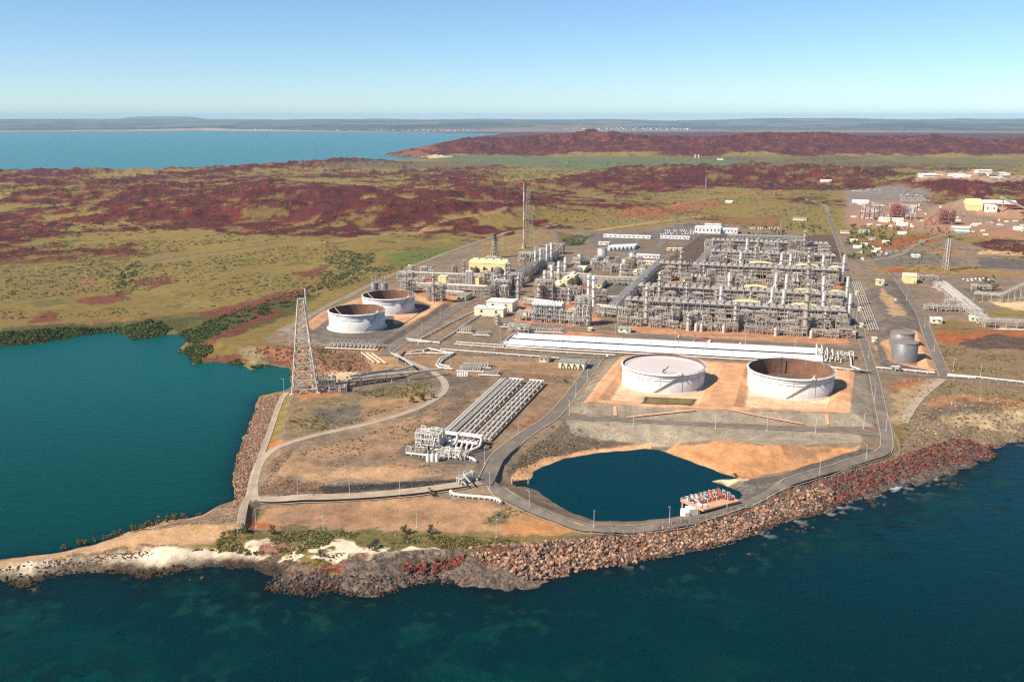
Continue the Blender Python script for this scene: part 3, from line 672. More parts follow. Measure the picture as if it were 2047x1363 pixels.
ORD = ['first', 'second', 'third', 'fourth', 'fifth', 'sixth', 'seventh', 'eighth', 'ninth', 'tenth', 'eleventh', 'twelfth', 'thirteenth', 'fourteenth', 'fifteenth', 'sixteenth', 'seventeenth', 'eighteenth', 'nineteenth', 'twentieth',
       'twenty-first', 'twenty-second', 'twenty-third', 'twenty-fourth', 'twenty-fifth', 'twenty-sixth', 'twenty-seventh', 'twenty-eighth', 'twenty-ninth', 'thirtieth', 'thirty-first', 'thirty-second', 'thirty-third', 'thirty-fourth', 'thirty-fifth', 'thirty-sixth', 'thirty-seventh', 'thirty-eighth', 'thirty-ninth', 'fortieth']
# ------------------------------------------------------------------ paints and metals
def mat(name, c, rough=0.6, metal=0.0, var=0.12, scale=0.4, dirt=None, dk=0.25, spec=0.4, dscale=None):
    m, t, b, N, L = nodes(name)
    geo = N('ShaderNodeNewGeometry')
    n = N('ShaderNodeTexNoise', Scale=scale, Detail=5, Roughness=0.65); L(geo.outputs['Position'], n.inputs['Vector'])
    r = N('ShaderNodeMapRange', **{'From Min': .3, 'From Max': .7, 'To Min': 1 - var, 'To Max': 1 + var}); L(n.outputs[0], r.inputs[0])
    s = N('ShaderNodeVectorMath', operation='SCALE'); s.inputs[0].default_value = c[:3]; L(r.outputs[0], s.inputs['Scale'])
    out = s.outputs[0]
    if dirt:
        mp = N('ShaderNodeMapping'); mp.inputs['Scale'].default_value = (1, 1, .22); L(geo.outputs['Position'], mp.inputs[0])
        n2 = N('ShaderNodeTexNoise', Scale=dscale or scale * 1.7, Detail=6, Roughness=0.7); L(mp.outputs[0], n2.inputs['Vector'])
        r2 = N('ShaderNodeMapRange', **{'From Min': .48, 'From Max': .72, 'To Min': 0, 'To Max': dk}); L(n2.outputs[0], r2.inputs[0])
        mx = N('ShaderNodeMix', data_type='RGBA'); L(r2.outputs[0], mx.inputs[0]); L(out, mx.inputs[6]); mx.inputs[7].default_value = (*dirt, 1)
        out = mx.outputs[2]
    L(out, b.inputs['Base Color'])
    b.inputs['Roughness'].default_value = rough; b.inputs['Metallic'].default_value = metal; b.inputs['Specular IOR Level'].default_value = spec
    return m
WHITE = mat('white_paint', (.74, .72, .68), .55, dirt=(.45, .36, .27), dk=.3)
TANKW = mat('tank_white', (.66, .635, .60), .5, dirt=(.42, .33, .25), dk=.5, scale=.12)
ROOFW = mat('white_sheet', (.80, .78, .74), .5, var=.05, scale=.1)
CREAM = mat('cream_paint', (.74, .64, .30), .6, var=.08, dirt=(.45, .36, .18), dk=.25)
PALE_Y = mat('pale_cream', (.76, .70, .48), .6, var=.08, dirt=(.45, .38, .26), dk=.25)
STEEL = mat('galvanised_steel', (.41, .355, .29), .55, .1, var=.35, scale=.25, dirt=(.26, .16, .10), dk=.5)
STEELB = mat('blue_grey_steel', (.41, .39, .355), .5, .1, var=.3, scale=.25, dirt=(.26, .18, .13), dk=.35)
TAN = mat('weathered_steel', (.38, .31, .25), .65, .05, var=.35, scale=.3, dirt=(.22, .13, .08), dk=.55)
FLARET = mat('flare_lattice', (.64, .53, .42), .6, var=.3, dirt=(.30, .17, .10), dk=.5)
PIPE = mat('pipe_lagging', (.53, .475, .40), .45, .15, var=.25, scale=.3, dirt=(.30, .22, .15), dk=.4)
PIPEW = mat('white_pipe', (.63, .59, .51), .5, 0, var=.12, scale=.3, dirt=(.42, .33, .24), dk=.35)
STACKM = mat('stack_metal', (.43, .40, .365), .45, .2, var=.15, scale=.2, dirt=(.32, .26, .2), dk=.3)
DARK = mat('dark_steel', (.06, .055, .05), .7)
FANM = mat('fan_housing', (.34, .31, .28), .6, .1, var=.25, scale=.3, dirt=(.18, .13, .1), dk=.4)
RUST = mat('rusty_plate', (.20, .095, .055), .8, var=.3, scale=.15, dirt=(.34, .22, .15), dk=.6, dscale=.5)
RUSTD = mat('rusty_floor', (.14, .08, .06), .85, var=.3, scale=.1, dirt=(.08, .05, .04), dk=.6)
BROWNR = mat('brown_roof', (.25, .185, .15), .7, var=.2)
GREYT = mat('grey_tank', (.195, .19, .185), .5, .15, var=.2, scale=.25, dirt=(.16, .14, .12), dk=.4)
GREYR = mat('grey_roof', (.28, .255, .225), .7, var=.15)
RED = mat('red_paint', (.33, .10, .08), .55, var=.25, dirt=(.25, .1, .07))
REDW = mat('aviation_red', (.44, .25, .19), .6, var=.2)
PALEB = mat('faded_white', (.56, .47, .41), .6)
ORANGE = mat('orange_plate', (.62, .33, .19), .7, var=.12, dirt=(.4, .2, .12))
BLUE = mat('blue_paint', (.08, .13, .35), .5)
GREEN = mat('pale_green_paint', (.30, .42, .38), .5)
CONC = mat('concrete', (.52, .46, .38), .85, var=.15)
KERB = mat('kerb_stone', (.40, .33, .25), .85, var=.2)
GLASS = mat('window_glass', (.04, .05, .06), .15)
def asphalt(nm, c):
    return mat(nm, c, .9, var=.2, scale=.12, dirt=(.34, .26, .18), dk=.55, dscale=.05, spec=.2)
ROADM = asphalt('asphalt', (.165, .137, .110)); DIRT = asphalt('sandy_track', (.40, .31, .22)); PALEROAD = asphalt('gravel_road', (.24, .195, .15))
def checker_roof():
    m, t, b, N, L = nodes('floating_roof')
    geo = N('ShaderNodeTexCoord')
    br = N('ShaderNodeTexBrick', Scale=0.11); L(geo.outputs['Object'], br.inputs['Vector'])
    br.inputs['Color1'].default_value = (.46, .10, .07, 1); br.inputs['Color2'].default_value = (.52, .24, .19, 1); br.inputs['Mortar'].default_value = (.62, .54, .50, 1)
    br.inputs['Mortar Size'].default_value = .12; br.inputs['Brick Width'].default_value = .42; br.inputs['Row Height'].default_value = .3
    ln = N('ShaderNodeVectorMath', operation='LENGTH'); L(geo.outputs['Object'], ln.inputs[0])
    no = N('ShaderNodeTexNoise', Scale=.09, Detail=3); L(geo.outputs['Object'], no.inputs['Vector'])
    ad = N('ShaderNodeMath', operation='MULTIPLY_ADD'); ad.inputs[1].default_value = -26; L(no.outputs[0], ad.inputs[0]); L(ln.outputs['Value'], ad.inputs[2])
    r = N('ShaderNodeMapRange', **{'From Min': 0., 'From Max': 16., 'To Min': 1.0, 'To Max': 0}); L(ad.outputs[0], r.inputs[0])
    mx = N('ShaderNodeMix', data_type='RGBA'); L(r.outputs[0], mx.inputs[0]); mx.inputs[6].default_value = (.62, .56, .53, 1); L(br.outputs['Color'], mx.inputs[7])
    L(mx.outputs[2], b.inputs['Base Color']); b.inputs['Roughness'].default_value = .6
    return m
CHECK = checker_roof()
# ------------------------------------------------------------------ plant axes: the process trains run along PU, one behind another along PV
TH = R(-16); PU = V3(math.cos(TH), math.sin(TH), 0); PV = V3(-PU[1], PU[0], 0); PO = V3(101, 843, 0)
ROT = TH
def loc(a, b, z=0): return PO + PU * a + PV * b + V3(0, 0, z)
def b_of(px, py, z=20.0):
    x, y = G(px, py, z); return float(np.dot(V3(x, y, 0) - PO, PV))
def on_b(px, b):                             # the place on the line b seen in this column of the picture
    d = ray(px, 600); e = V3(d[0], d[1], 0); e /= np.linalg.norm(e)
    t = (b + np.dot(PO, PV)) / np.dot(e, PV); return float(e[0] * t), float(e[1] * t)
def z_at(x, y, px, py):                      # level reached by the sight line above a place
    d = ray(px, py); return ZC + d[2] / math.hypot(d[0], d[1]) * math.hypot(x, y)
def base_h(px, yb, yt):
    x, y, z = A(px, yb); return x, y, z, z_at(x, y, px, yt) - z
# ------------------------------------------------------------------ roads
def spline(P, step=4.0):
    P = [np.array(p, float) for p in P]; P = [2 * P[0] - P[1]] + P + [2 * P[-1] - P[-2]]
    out = []
    for i in range(1, len(P) - 2):
        p0, p1, p2, p3 = P[i - 1:i + 3]; n = max(2, int(np.linalg.norm(p2 - p1) / step))
        for k in range(n):
            t = k / n
            out.append(0.5 * (2 * p1 + (p2 - p0) * t + (2 * p0 - 5 * p1 + 4 * p2 - p3) * t * t + (3 * p1 - p0 - 3 * p2 + p3) * t ** 3))
    out.append(P[-2]); return out
def strip(mb, pts, w, dz, across=3, thick=0.0):
    n = len(pts); rows = []
    for i, p in enumerate(pts):
        a = pts[max(i - 1, 0)]; b = pts[min(i + 1, n - 1)]; d = b - a; d = d / (np.linalg.norm(d) or 1); nn = np.array((-d[1], d[0]))
        r = []
        for k in range(across + 1):
            s = (k / across - 0.5) * w; q_ = p + nn * s; r.append((q_[0], q_[1], hz(q_[0], q_[1])))
        zm = max(z for _, _, z in r)
        rows.append([(x, y, max(zm * .6 + z * .4, z) + dz) for x, y, z in r])
    vs = [v for r in rows for v in r]; m = across + 1
    fs = [(i * m + k, i * m + k + 1, (i + 1) * m + k + 1, (i + 1) * m + k) for i in range(n - 1) for k in range(across)]
    mb.add(vs, [f[::-1] for f in fs], True)
NRD = [0]
def road(pix_pts, w, m, kerbs=(1, 1), name='road', kw=0.55):
    P = spline(AP(pix_pts)); mb = MB(); NRD[0] += 1; strip(mb, P, w, 0.12 + 0.012 * NRD[0], max(2, int(w / 2)))
    o = OBJ(name, mb, m); o['kind'] = 'structure'
    for sd, on in zip((1, -1), kerbs):
        if not on: continue
        Q = []
        for i, p in enumerate(P):
            d = P[min(i + 1, len(P) - 1)] - P[max(i - 1, 0)]; d /= (np.linalg.norm(d) or 1); Q.append(p + np.array((-d[1], d[0])) * sd * (w / 2 + kw * .4))
        k = MB(); strip(k, Q, kw, 0.42 + 0.012 * NRD[0], 1); OBJ('kerb', k, KERB, o)
    return P
P_R1 = road([(1655, 425), (1664, 452), (1683, 505), (1700, 560), (1710, 610), (1722, 668), (1745, 745), (1757, 800), (1768, 850), (1773, 884), (1766, 902), (1730, 915), (1640, 946), (1560, 972), (1510, 1000), (1440, 1024), (1340, 1049), (1240, 1060), (1170, 1055), (1100, 1032), (1040, 1008), (1000, 985), (975, 960)], 6.6, ROADM)
P_R2 = road([(968, 968), (985, 935), (1010, 900), (1060, 862), (1105, 832), (1150, 780), (1196, 716)], 8.6, ROADM)
road([(1108, 832), (1170, 836), (1300, 843), (1450, 851), (1600, 858), (1690, 862), (1760, 868)], 6.5, ROADM, (0, 1))
road([(985, 968), (930, 968), (800, 986), (640, 996), (530, 1000), (508, 994), (508, 960), (525, 918), (570, 888), (640, 868), (740, 846), (830, 818), (880, 790), (890, 768), (872, 748), (830, 728), (795, 712), (785, 698), (800, 684), (850, 660)], 5.2, DIRT, (1, 0))
P_R5 = road([(770, 712), (790, 692), (850, 655), (910, 618), (978, 575), (1040, 540), (1110, 500), (1150, 478), (1190, 462)], 13.0, ROADM, (0, 0))
road([(560, 672), (620, 632), (720, 580), (830, 530), (960, 482), (1030, 464), (1130, 450), (1260, 446), (1380, 436)], 8.0, PALEROAD, (0, 0))
road([(560, 660), (590, 672), (640, 688), (720, 692), (790, 690)], 6, PALEROAD, (0, 0))
road([(1000, 648), (1110, 656), (1240, 668), (1450, 681), (1600, 690), (1722, 697)], 9, ROADM, (0, 0))
road([(810, 690), (900, 703), (1000, 709), (1130, 713), (1230, 712)], 7, ROADM, (0, 0))
P_R7 = road([(1640, 738), (1745, 746), (1890, 754), (2060, 768)], 6, ROADM, (0, 0))
P_R8 = road([(1890, 754), (1872, 712), (1856, 672), (1840, 630), (1815, 590), (1795, 560), (1782, 545)], 8, ROADM)
road([(1884, 758), (1850, 785), (1825, 812), (1806, 845)], 6, DIRT, (0, 0))
road([(1655, 425), (1650, 412), (1625, 402), (1590, 396)], 9, PALEROAD, (0, 0))
road([(1720, 524), (1790, 512), (1830, 490), (1875, 474), (1960, 462), (2060, 445)], 10, PALEROAD, (0, 0))
road([(1872, 640), (1862, 655), (1905, 655), (1980, 660), (2060, 662)], 5, ROADM, (0, 0))
road([(1905, 565), (1945, 600), (1985, 645)], 6, ROADM, (0, 0))
road([(1300, 512), (1320, 490), (1340, 470), (1380, 462)], 12, ROADM, (0, 0))
road([(480, 1058), (500, 985), (530, 890), (560, 806), (574, 786)], 4, DIRT, (0, 0))
for pl in ([(1252, 835), (1290, 831), (1390, 821)], [(1462, 821), (1530, 835), (1606, 849)], [(1229, 813), (1230, 832)], [(1652, 829), (1655, 850)]):
    mb = MB(); strip(mb, spline(AP(pl), 2), 2.2, .5, 2); o = OBJ('concrete_path', mb, ORANGE); o['kind'] = 'structure'
# ------------------------------------------------------------------ big storage tanks
def big_tank(cx, cy, z, rad, h, drop, roofmat, label, ladder=True, stair=-2.1, seams=True):
    t = thing('storage_tank', label, 'storage tank', (cx, cy, z))
    n = 96
    OBJ('shell', MB().lathe(cx, cy, [(rad, z - 1), (rad, z + h), (rad - .35, z + h)], n), TANKW, t)
    OBJ('inner_wall', MB().lathe(cx, cy, [(rad - .35, z + h - .02), (rad - .36, z + h - drop - .4)], n), RUST, t)
    OBJ('foundation', MB().lathe(cx, cy, [(rad + 2.4, z - 1), (rad + 2.2, z + .35), (rad + .02, z + .45)], n), CONC, t)
    zr = z + h - drop
    me_ = MB().lathe(0, 0, [(rad - .4, zr - z - .35), (rad - .5, zr - z), (rad - 3, zr - z), (rad - 3.4, zr - z - .35), (.01, zr - z - .15)], n)
    rf = bpy.data.meshes.new('floating_roof'); rf.from_pydata(me_.v, [], me_.f); rf.materials.append(roofmat); ro = link(bpy.data.objects.new('floating_roof', rf)); ro.parent = t
    for zz, ww in ((h - .9, 1.1), (h * .80, .45), (h * .66, .35)):
        OBJ('wind_girder', MB().lathe(cx, cy, [(rad + .02, z + zz), (rad + ww, z + zz), (rad + ww, z + zz + .25), (rad + .02, z + zz + .25)], n, False), TANKW if ww > .4 else STEEL, t)
    rail = MB()
    for k in range(72):
        a = k * 2 * math.pi / 72; x, y = cx + (rad + 1) * math.cos(a), cy + (rad + 1) * math.sin(a)
        rail.beam((x, y, z + h - .7), (x, y, z + h + .5), .1)
    rail.lathe(cx, cy, [(rad + .95, z + h + .45), (rad + 1.05, z + h + .45), (rad + 1.05, z + h + .55), (rad + .95, z + h + .55), (rad + .95, z + h + .45)], n)
    OBJ('handrail', rail, WHITE, t)
    st = MB(); k = 26; a0 = stair
    pr = None
    for i in range(k + 1):
        a = a0 + .62 * i / k; x, y = cx + (rad + .55) * math.cos(a), cy + (rad + .55) * math.sin(a); zz = z + .5 + (h - .6) * i / k
        if pr: st.beam(pr, (x, y, zz), .8, .3); st.beam((pr[0], pr[1], pr[2] + 1), (x, y, zz + 1), .1)
        pr = (x, y, zz)
    OBJ('stairway', st, STEEL, t)
    if seams:
        for i in range(12):
            sm = MB()
            a = i * math.pi / 6 + .3; x, y = cx + (rad + .05) * math.cos(a), cy + (rad + .05) * math.sin(a); sm.beam((x, y, z + .5), (x, y, z + h - 1), .16); OBJ('downpipe', sm, STEEL, t)
    gx, gy = cx + rad * math.cos(a0 + .62), cy + rad * math.sin(a0 + .62)
    OBJ('gauge_platform', MB().box(gx, gy, z + h, z + h + .3, 3.4, 3, a0).box(gx, gy, z + h + .3, z + h + 2, 1.0, 1.0, a0).cyl((gx + .8, gy, z + h), (gx + .8, gy, z + h + 3), .15), WHITE, t)
    if ladder:
        x0, y0 = cx + (rad - .6) * math.cos(2.7), cy + (rad - .6) * math.sin(2.7); lm = MB()
        for s_ in (-.5, .5): lm.beam((x0 + s_, y0 - s_, z + h), (x0 + 13 + s_, y0 - 5.4 - s_, zr + .3), .25, .6)
        OBJ('rolling_ladder', lm, STEELB, t)
    return t
T1c = (202, 647); T2c = (112, 661.5)
tR = big_tank(202, 647, 9.8, 30.1, 14.7, 12.0, RUSTD, 'large white tank at right, its brown rusty inside wall showing over a deep floating roof', False, stair=-1.95)
OBJ('guide_pole', MB().cyl((203, 674, 12), (203, 674, 26.5), .35), DARK, tR)
tL = big_tank(112, 661.5, 9.8, 30.2, 14.0, 1.6, CHECK, 'large white tank whose high floating roof carries pink chequered stains', False, stair=-1.95)
m_ = MB().beam((108, 641, 22.9), (112, 640, 27.5), .6).beam((108, 641, 22.9), (110, 646, 24), .5)
OBJ('roof_drain_mast', m_, DARK, tL)
big_tank(-147, 858, 8.1, 26.2, 16.6, 13, RUSTD, 'white open topped tank nearest the bay, rust brown inside, with ladder', stair=-1.2, seams=False)
big_tank(-127, 936, 8.1, 26.5, 16.2, 12, RUSTD, 'white open topped tank standing behind the one nearest the bay', stair=-1.2, seams=False)
def small_tank(cx, cy, z, rad, h, m, rm, label, cone=.12, n=40, posts=0):
    t = thing('small_tank', label, 'storage tank', (cx, cy, z))
    OBJ('shell', MB().lathe(cx, cy, [(rad, z - .5), (rad, z + h), (rad - .1, z + h + .05)], n), m, t)
    OBJ('roof', MB().lathe(cx, cy, [(rad - .05, z + h), (.02, z + h + rad * cone)], n), rm, t)
    for f in (.98,):
        OBJ('stiffening_ring', MB().lathe(cx, cy, [(rad + .01, z + h * f), (rad + .3, z + h * f), (rad + .3, z + h * f + .15), (rad + .01, z + h * f + .15)], n, False), m, t)
    st = MB(); pr = None
    for i in range(15):
        a = .5 + 1.2 * i / 14; p = (cx + (rad + .3) * math.cos(a), cy + (rad + .3) * math.sin(a), z + h * i / 14)
        if pr: st.beam(pr, p, .5, .2)
        pr = p
    OBJ('stairway', st, STEEL, t)
    vt = MB().cyl((cx, cy, z + h), (cx, cy, z + h + rad * cone + 1), .3)
    OBJ('centre_vent', vt, STEEL, t)
    OBJ('handrail', MB().lathe(cx, cy, [(rad - .15, z + h + 1), (rad - .05, z + h + 1), (rad - .05, z + h + 1.12), (rad - .15, z + h + 1.12), (rad - .15, z + h + 1)], n), STEEL, t)
    for k in range(posts):
        x = cx - rad * .5 + k * rad * .8
        OBJ('vent_pipe', MB().cyl((x, cy + rad * .3, z + h), (x, cy + rad * .3, z + h + 9), .5), STACKM, t)
    return t
small_tank(321, 733, 6.2, 9.7, 17.3, GREYT, BROWNR, 'dark grey tank in front of its twin beside the right hand road', .06)
small_tank(337, 778, 6.2, 9.9, 15.0, GREYT, BROWNR, 'dark grey tank half hidden behind its twin beside the right hand road', .06)
small_tank(127, 1295, 8, 7, 15, STACKM, GREYR, 'tall pale grey tank behind the yellow exhaust houses', .1)
small_tank(168, 1282, 8, 5.2, 11, STACKM, GREYR, 'narrow pale grey tank right of the tall pale tank', .1)
for px, py, r_, h_, lb in ((1160, 519, 4, 7.5, 'low pale tank on the sand left of the tall pale tank'), (1250, 529, 4.6, 7.5, 'low round pale tank in front of the narrow pale grey tank'),
                       (747.5, 583, 4.2, 9.5, 'grey tank carrying vent stacks left of its pair behind the open topped tanks'), (767, 583, 4.2, 9, 'grey tank carrying vent stacks right of its pair behind the open topped tanks')):
    x, y, z = A(px, py); small_tank(x, y + r_, z - .1, r_, h_, GREYT if px < 800 else STACKM, GREYR, lb, .1, posts=2 if px < 800 else 0)
# ------------------------------------------------------------------ flare towers
def lattice(legs, mb_br, c, w0, w1, z0, h, n, lw=.5, bw=.28, rot=0.0, tri=False):
    k = 3 if tri else 4
    def ring_(f):
        w_ = w0 + (w1 - w0) * f
        return [V3(c[0] + w_ * .7071 * math.cos(rot + math.pi / k + i * 2 * math.pi / k), c[1] + w_ * .7071 * math.sin(rot + math.pi / k + i * 2 * math.pi / k), z0 + h * f) for i in range(k)]
    fs = [1 - (1 - i / n) ** 1.25 for i in range(n + 1)]
    for i in range(n):
        a, b = ring_(fs[i]), ring_(fs[i + 1])
        for j in range(k):
            legs[j].beam(a[j], b[j], lw)
            mb_br.beam(a[j], a[(j + 1) % k], bw)
            mid = (b[j] + b[(j + 1) % k]) / 2
            mb_br.beam(a[j], mid, bw); mb_br.beam(a[(j + 1) % k], mid, bw)
    b = ring_(1.0)
    for j in range(k): mb_br.beam(b[j], b[(j + 1) % k], bw)
t = thing('flare_tower', 'tall rusty lattice flare tower at the water edge of the bay', 'flare tower', (-150, 646, 5))
lg, br = [MB() for _ in range(4)], MB(); lattice(lg, br, (-150, 646), 19, 4.0, 4.5, 71, 13, .66, .5, .15); [OBJ('leg', l_, FLARET, t) for l_ in lg if l_.v]; OBJ('bracing', br, FLARET, t)
OBJ('flare_stack', MB().cyl((-143.5, 643.5, 5), (-146.2, 644.5, 66), .75, .6, 12).cyl((-146.2, 644.5, 66), (-146.4, 644.6, 83), .45, .4, 10), WHITE, t)
OBJ('top_platform', MB().box(-150, 646, 75.4, 75.9, 5, 5, .15), TAN, t)
for k in range(4):
    a = .15 + math.pi / 4 + k * math.pi / 2; x, y = -150 + 13.4 * math.cos(a), 646 + 13.4 * math.sin(a)
    OBJ('footing', MB().box(x, y, hz(x, y) - 1, max(hz(x, y), 4) + .9, 3, 3, .15), CONC, t)
x, y, z = A(645, 785)
def striped(t, x, y, z, h, r, bands=9):
    for i in range(bands):
        OBJ('stack_band', MB().cyl((x, y, z + h * i / bands), (x, y, z + h * (i + 1) / bands), r, r, 12, cap=(i == bands - 1)), REDW if (bands - i) % 2 else PALEB, t)
x, y = 18, 1401; z = hz(x, y)
t = thing('flare_stack', 'tallest red and white banded flare stack behind the plant', 'flare stack', (x, y, z))
striped(t, x, y, z - .5, 99, 1.15, 7)
OBJ('flare_tip', MB().cyl((x, y, z + 98.5), (x, y, z + 103), 1.0, 1.0, 10), DARK, t)
OBJ('base_drum', MB().cyl((x, y, z - .5), (x, y, z + 7), 3, 3, 16), STEEL, t)
x, y = 25, 1409; z = hz(x, y)
t = thing('derrick', 'open lattice derrick beside the tallest banded flare stack', 'lattice tower', (x, y, z))
lg, br = [MB() for _ in range(4)], MB(); lattice(lg, br, (x, y), 16, 3, z, 92, 13, .42, .3, .5, True); [OBJ('leg', l_, TAN, t) for l_ in lg if l_.v]; OBJ('bracing', br, TAN, t)
x, y = -24, 1307; z = hz(x, y)
t = thing('flare_tower', 'short squat lattice flare tower with black sooty tip behind the yellow hall', 'flare tower', (x, y, z))
lg, br = [MB() for _ in range(4)], MB(); lattice(lg, br, (x, y), 11, 4.5, z - .3, 27, 6, .7, .5, .3); [OBJ('leg', l_, TAN, t) for l_ in lg if l_.v]; OBJ('bracing', br, TAN, t)
OBJ('flare_stack', MB().cyl((x, y, z), (x, y, z + 33), .8, .8, 10), STEEL, t)
OBJ('flare_tip', MB().cyl((x, y, z + 27), (x, y, z + 34), 1.9, 2.3, 12).cyl((x, y, z + 26.6), (x, y, z + 27.2), 3.4, 3.4, 12), DARK, t)
x, y = 565, 1191; z = hz(x, y)
t = thing('twin_flare_tower', 'narrow flare tower with two side by side pipes at the right', 'flare tower', (x, y, z))
lg, br = [MB() for _ in range(4)], MB(); lattice(lg, br, (x, y + 3), 6.5, 4, z - .3, 40, 9, .6, .4, .1); [OBJ('leg', l_, TAN, t) for l_ in lg if l_.v]; OBJ('bracing', br, TAN, t)
for dx in (-1.7, 1.2): OBJ('flare_pipe', MB().cyl((x + dx, y, z), (x + dx, y, z + 45), .75, .75, 10), PIPE, t)
for dx in (-1.7, 1.2): OBJ('flare_tip', MB().cyl((x + dx, y, z + 42.5), (x + dx, y, z + 46), 1.0, 1.0, 10), DARK, t)
# ------------------------------------------------------------------ plant equipment kit
def stack(x, y, z, h, r, label, group=None, m=None, duct=None):
    t = thing('exhaust_stack', label, 'exhaust stack', (x, y, z), group)
    OBJ('flue', MB().lathe(x, y, [(r * 1.08, z - .3), (r * 1.08, z + h * .25), (r, z + h * .27), (r, z + h), (r * .82, z + h), (r * .82, z + h - 2)], 18), m or STACKM, t)
    OBJ('flue_lining', MB().lathe(x, y, [(r * .8, z + h - 1.2), (.02, z + h - 1.2)], 18), DARK, t)
    p = MB()
    for f in (.35, .68):
        p.lathe(x, y, [(r + .02, z + h * f), (r + 1.0, z + h * f), (r + 1.0, z + h * f + .2), (r + .02, z + h * f + .2)], 14, False)
    OBJ('platform', p, STEEL, t)
    if duct:
        OBJ('duct', MB().cyl((x + duct[0], y + duct[1], z + h * .25), (x, y, z + h * .62), r * .8, r * .8, 12), m or STACKM, t)
    return t
def column(x, y, z, h, r, label, group=None, m=None, plats=5):
    t = thing('process_column', label, 'process column', (x, y, z), group)
    s = MB().lathe(x, y, [(r * 1.12, z - .3), (r * 1.0, z + 2), (r, z + h * .55), (r * .86, z + h * .6), (r * .86, z + h - r * .5), (r * .5, z + h - .1), (.02, z + h)], 16)
    OBJ('shell', s, m or PIPE, t)
    for k in range(plats):
        zz = z + h * (k + 1) / (plats + .4); a = k * 1.9
        p = MB().lathe(x, y, [(r + .02, zz), (r + 1.5, zz), (r + 1.5, zz + .18), (r + .02, zz + .18)], 12, False)
        for q_ in range(8): p.beam((x + (r + 1.4) * math.cos(q_ * .785), y + (r + 1.4) * math.sin(q_ * .785), zz), (x + (r + 1.4) * math.cos(q_ * .785), y + (r + 1.4) * math.sin(q_ * .785), zz + 1.1), .09)
        p.lathe(x, y, [(r + 1.35, zz + 1.05), (r + 1.45, zz + 1.05), (r + 1.45, zz + 1.15), (r + 1.35, zz + 1.15)], 12)
        OBJ('platform', p, STEEL, t)
    pp = MB(); pp.pipe([(x + r + .8, y - .6, z), (x + r + .8, y - .6, z + h + .8), (x, y, z + h + .8), (x, y, z + h - .3)], .28, 6)
    pp.pipe([(x - r - .7, y - .3, z), (x - r - .7, y - .3, z + h * .7), (x, y, z + h * .7)], .22, 6)
    OBJ('overhead_pipe', pp, PIPE, t)
    return t
def vessel(p, q, r, z, label, group=None, m=None, n=1, gap=None):
    p = V3(*p[:2], 0); q = V3(*q[:2], 0); c = (p + q) / 2; d = (q - p) / np.linalg.norm(q - p); nn = V3(-d[1], d[0], 0)
    t = thing('pressure_vessel', label, 'pressure vessel', (c[0], c[1], z), group)
    for i in range(n):
        o = nn * (i - (n - 1) / 2) * (gap or r * 2.3) + V3(0, 0, z + r + 1.2)
        OBJ('drum', MB().drum(p + o, q + o, r), m or PIPE, t)
        for f in (.2, .8):
            s_ = p + (q - p) * f + o; OBJ('saddle', MB().box(s_[0], s_[1], z - .3, z + 1.5, .7, r * 1.6, math.atan2(d[1], d[0])), CONC, t)
        mp_ = MB(); s_ = p + (q - p) * .5 + o; mp_.pipe([(s_[0], s_[1], s_[2] + r * .9), (s_[0], s_[1], s_[2] + r + 1.4), (s_[0] + nn[0] * r * 1.5, s_[1] + nn[1] * r * 1.5, s_[2] + r + 1.4), (s_[0] + nn[0] * r * 1.5, s_[1] + nn[1] * r * 1.5, z)], .22, 6)
        OBJ('outlet_pipe', mp_, PIPE, t)
    return t
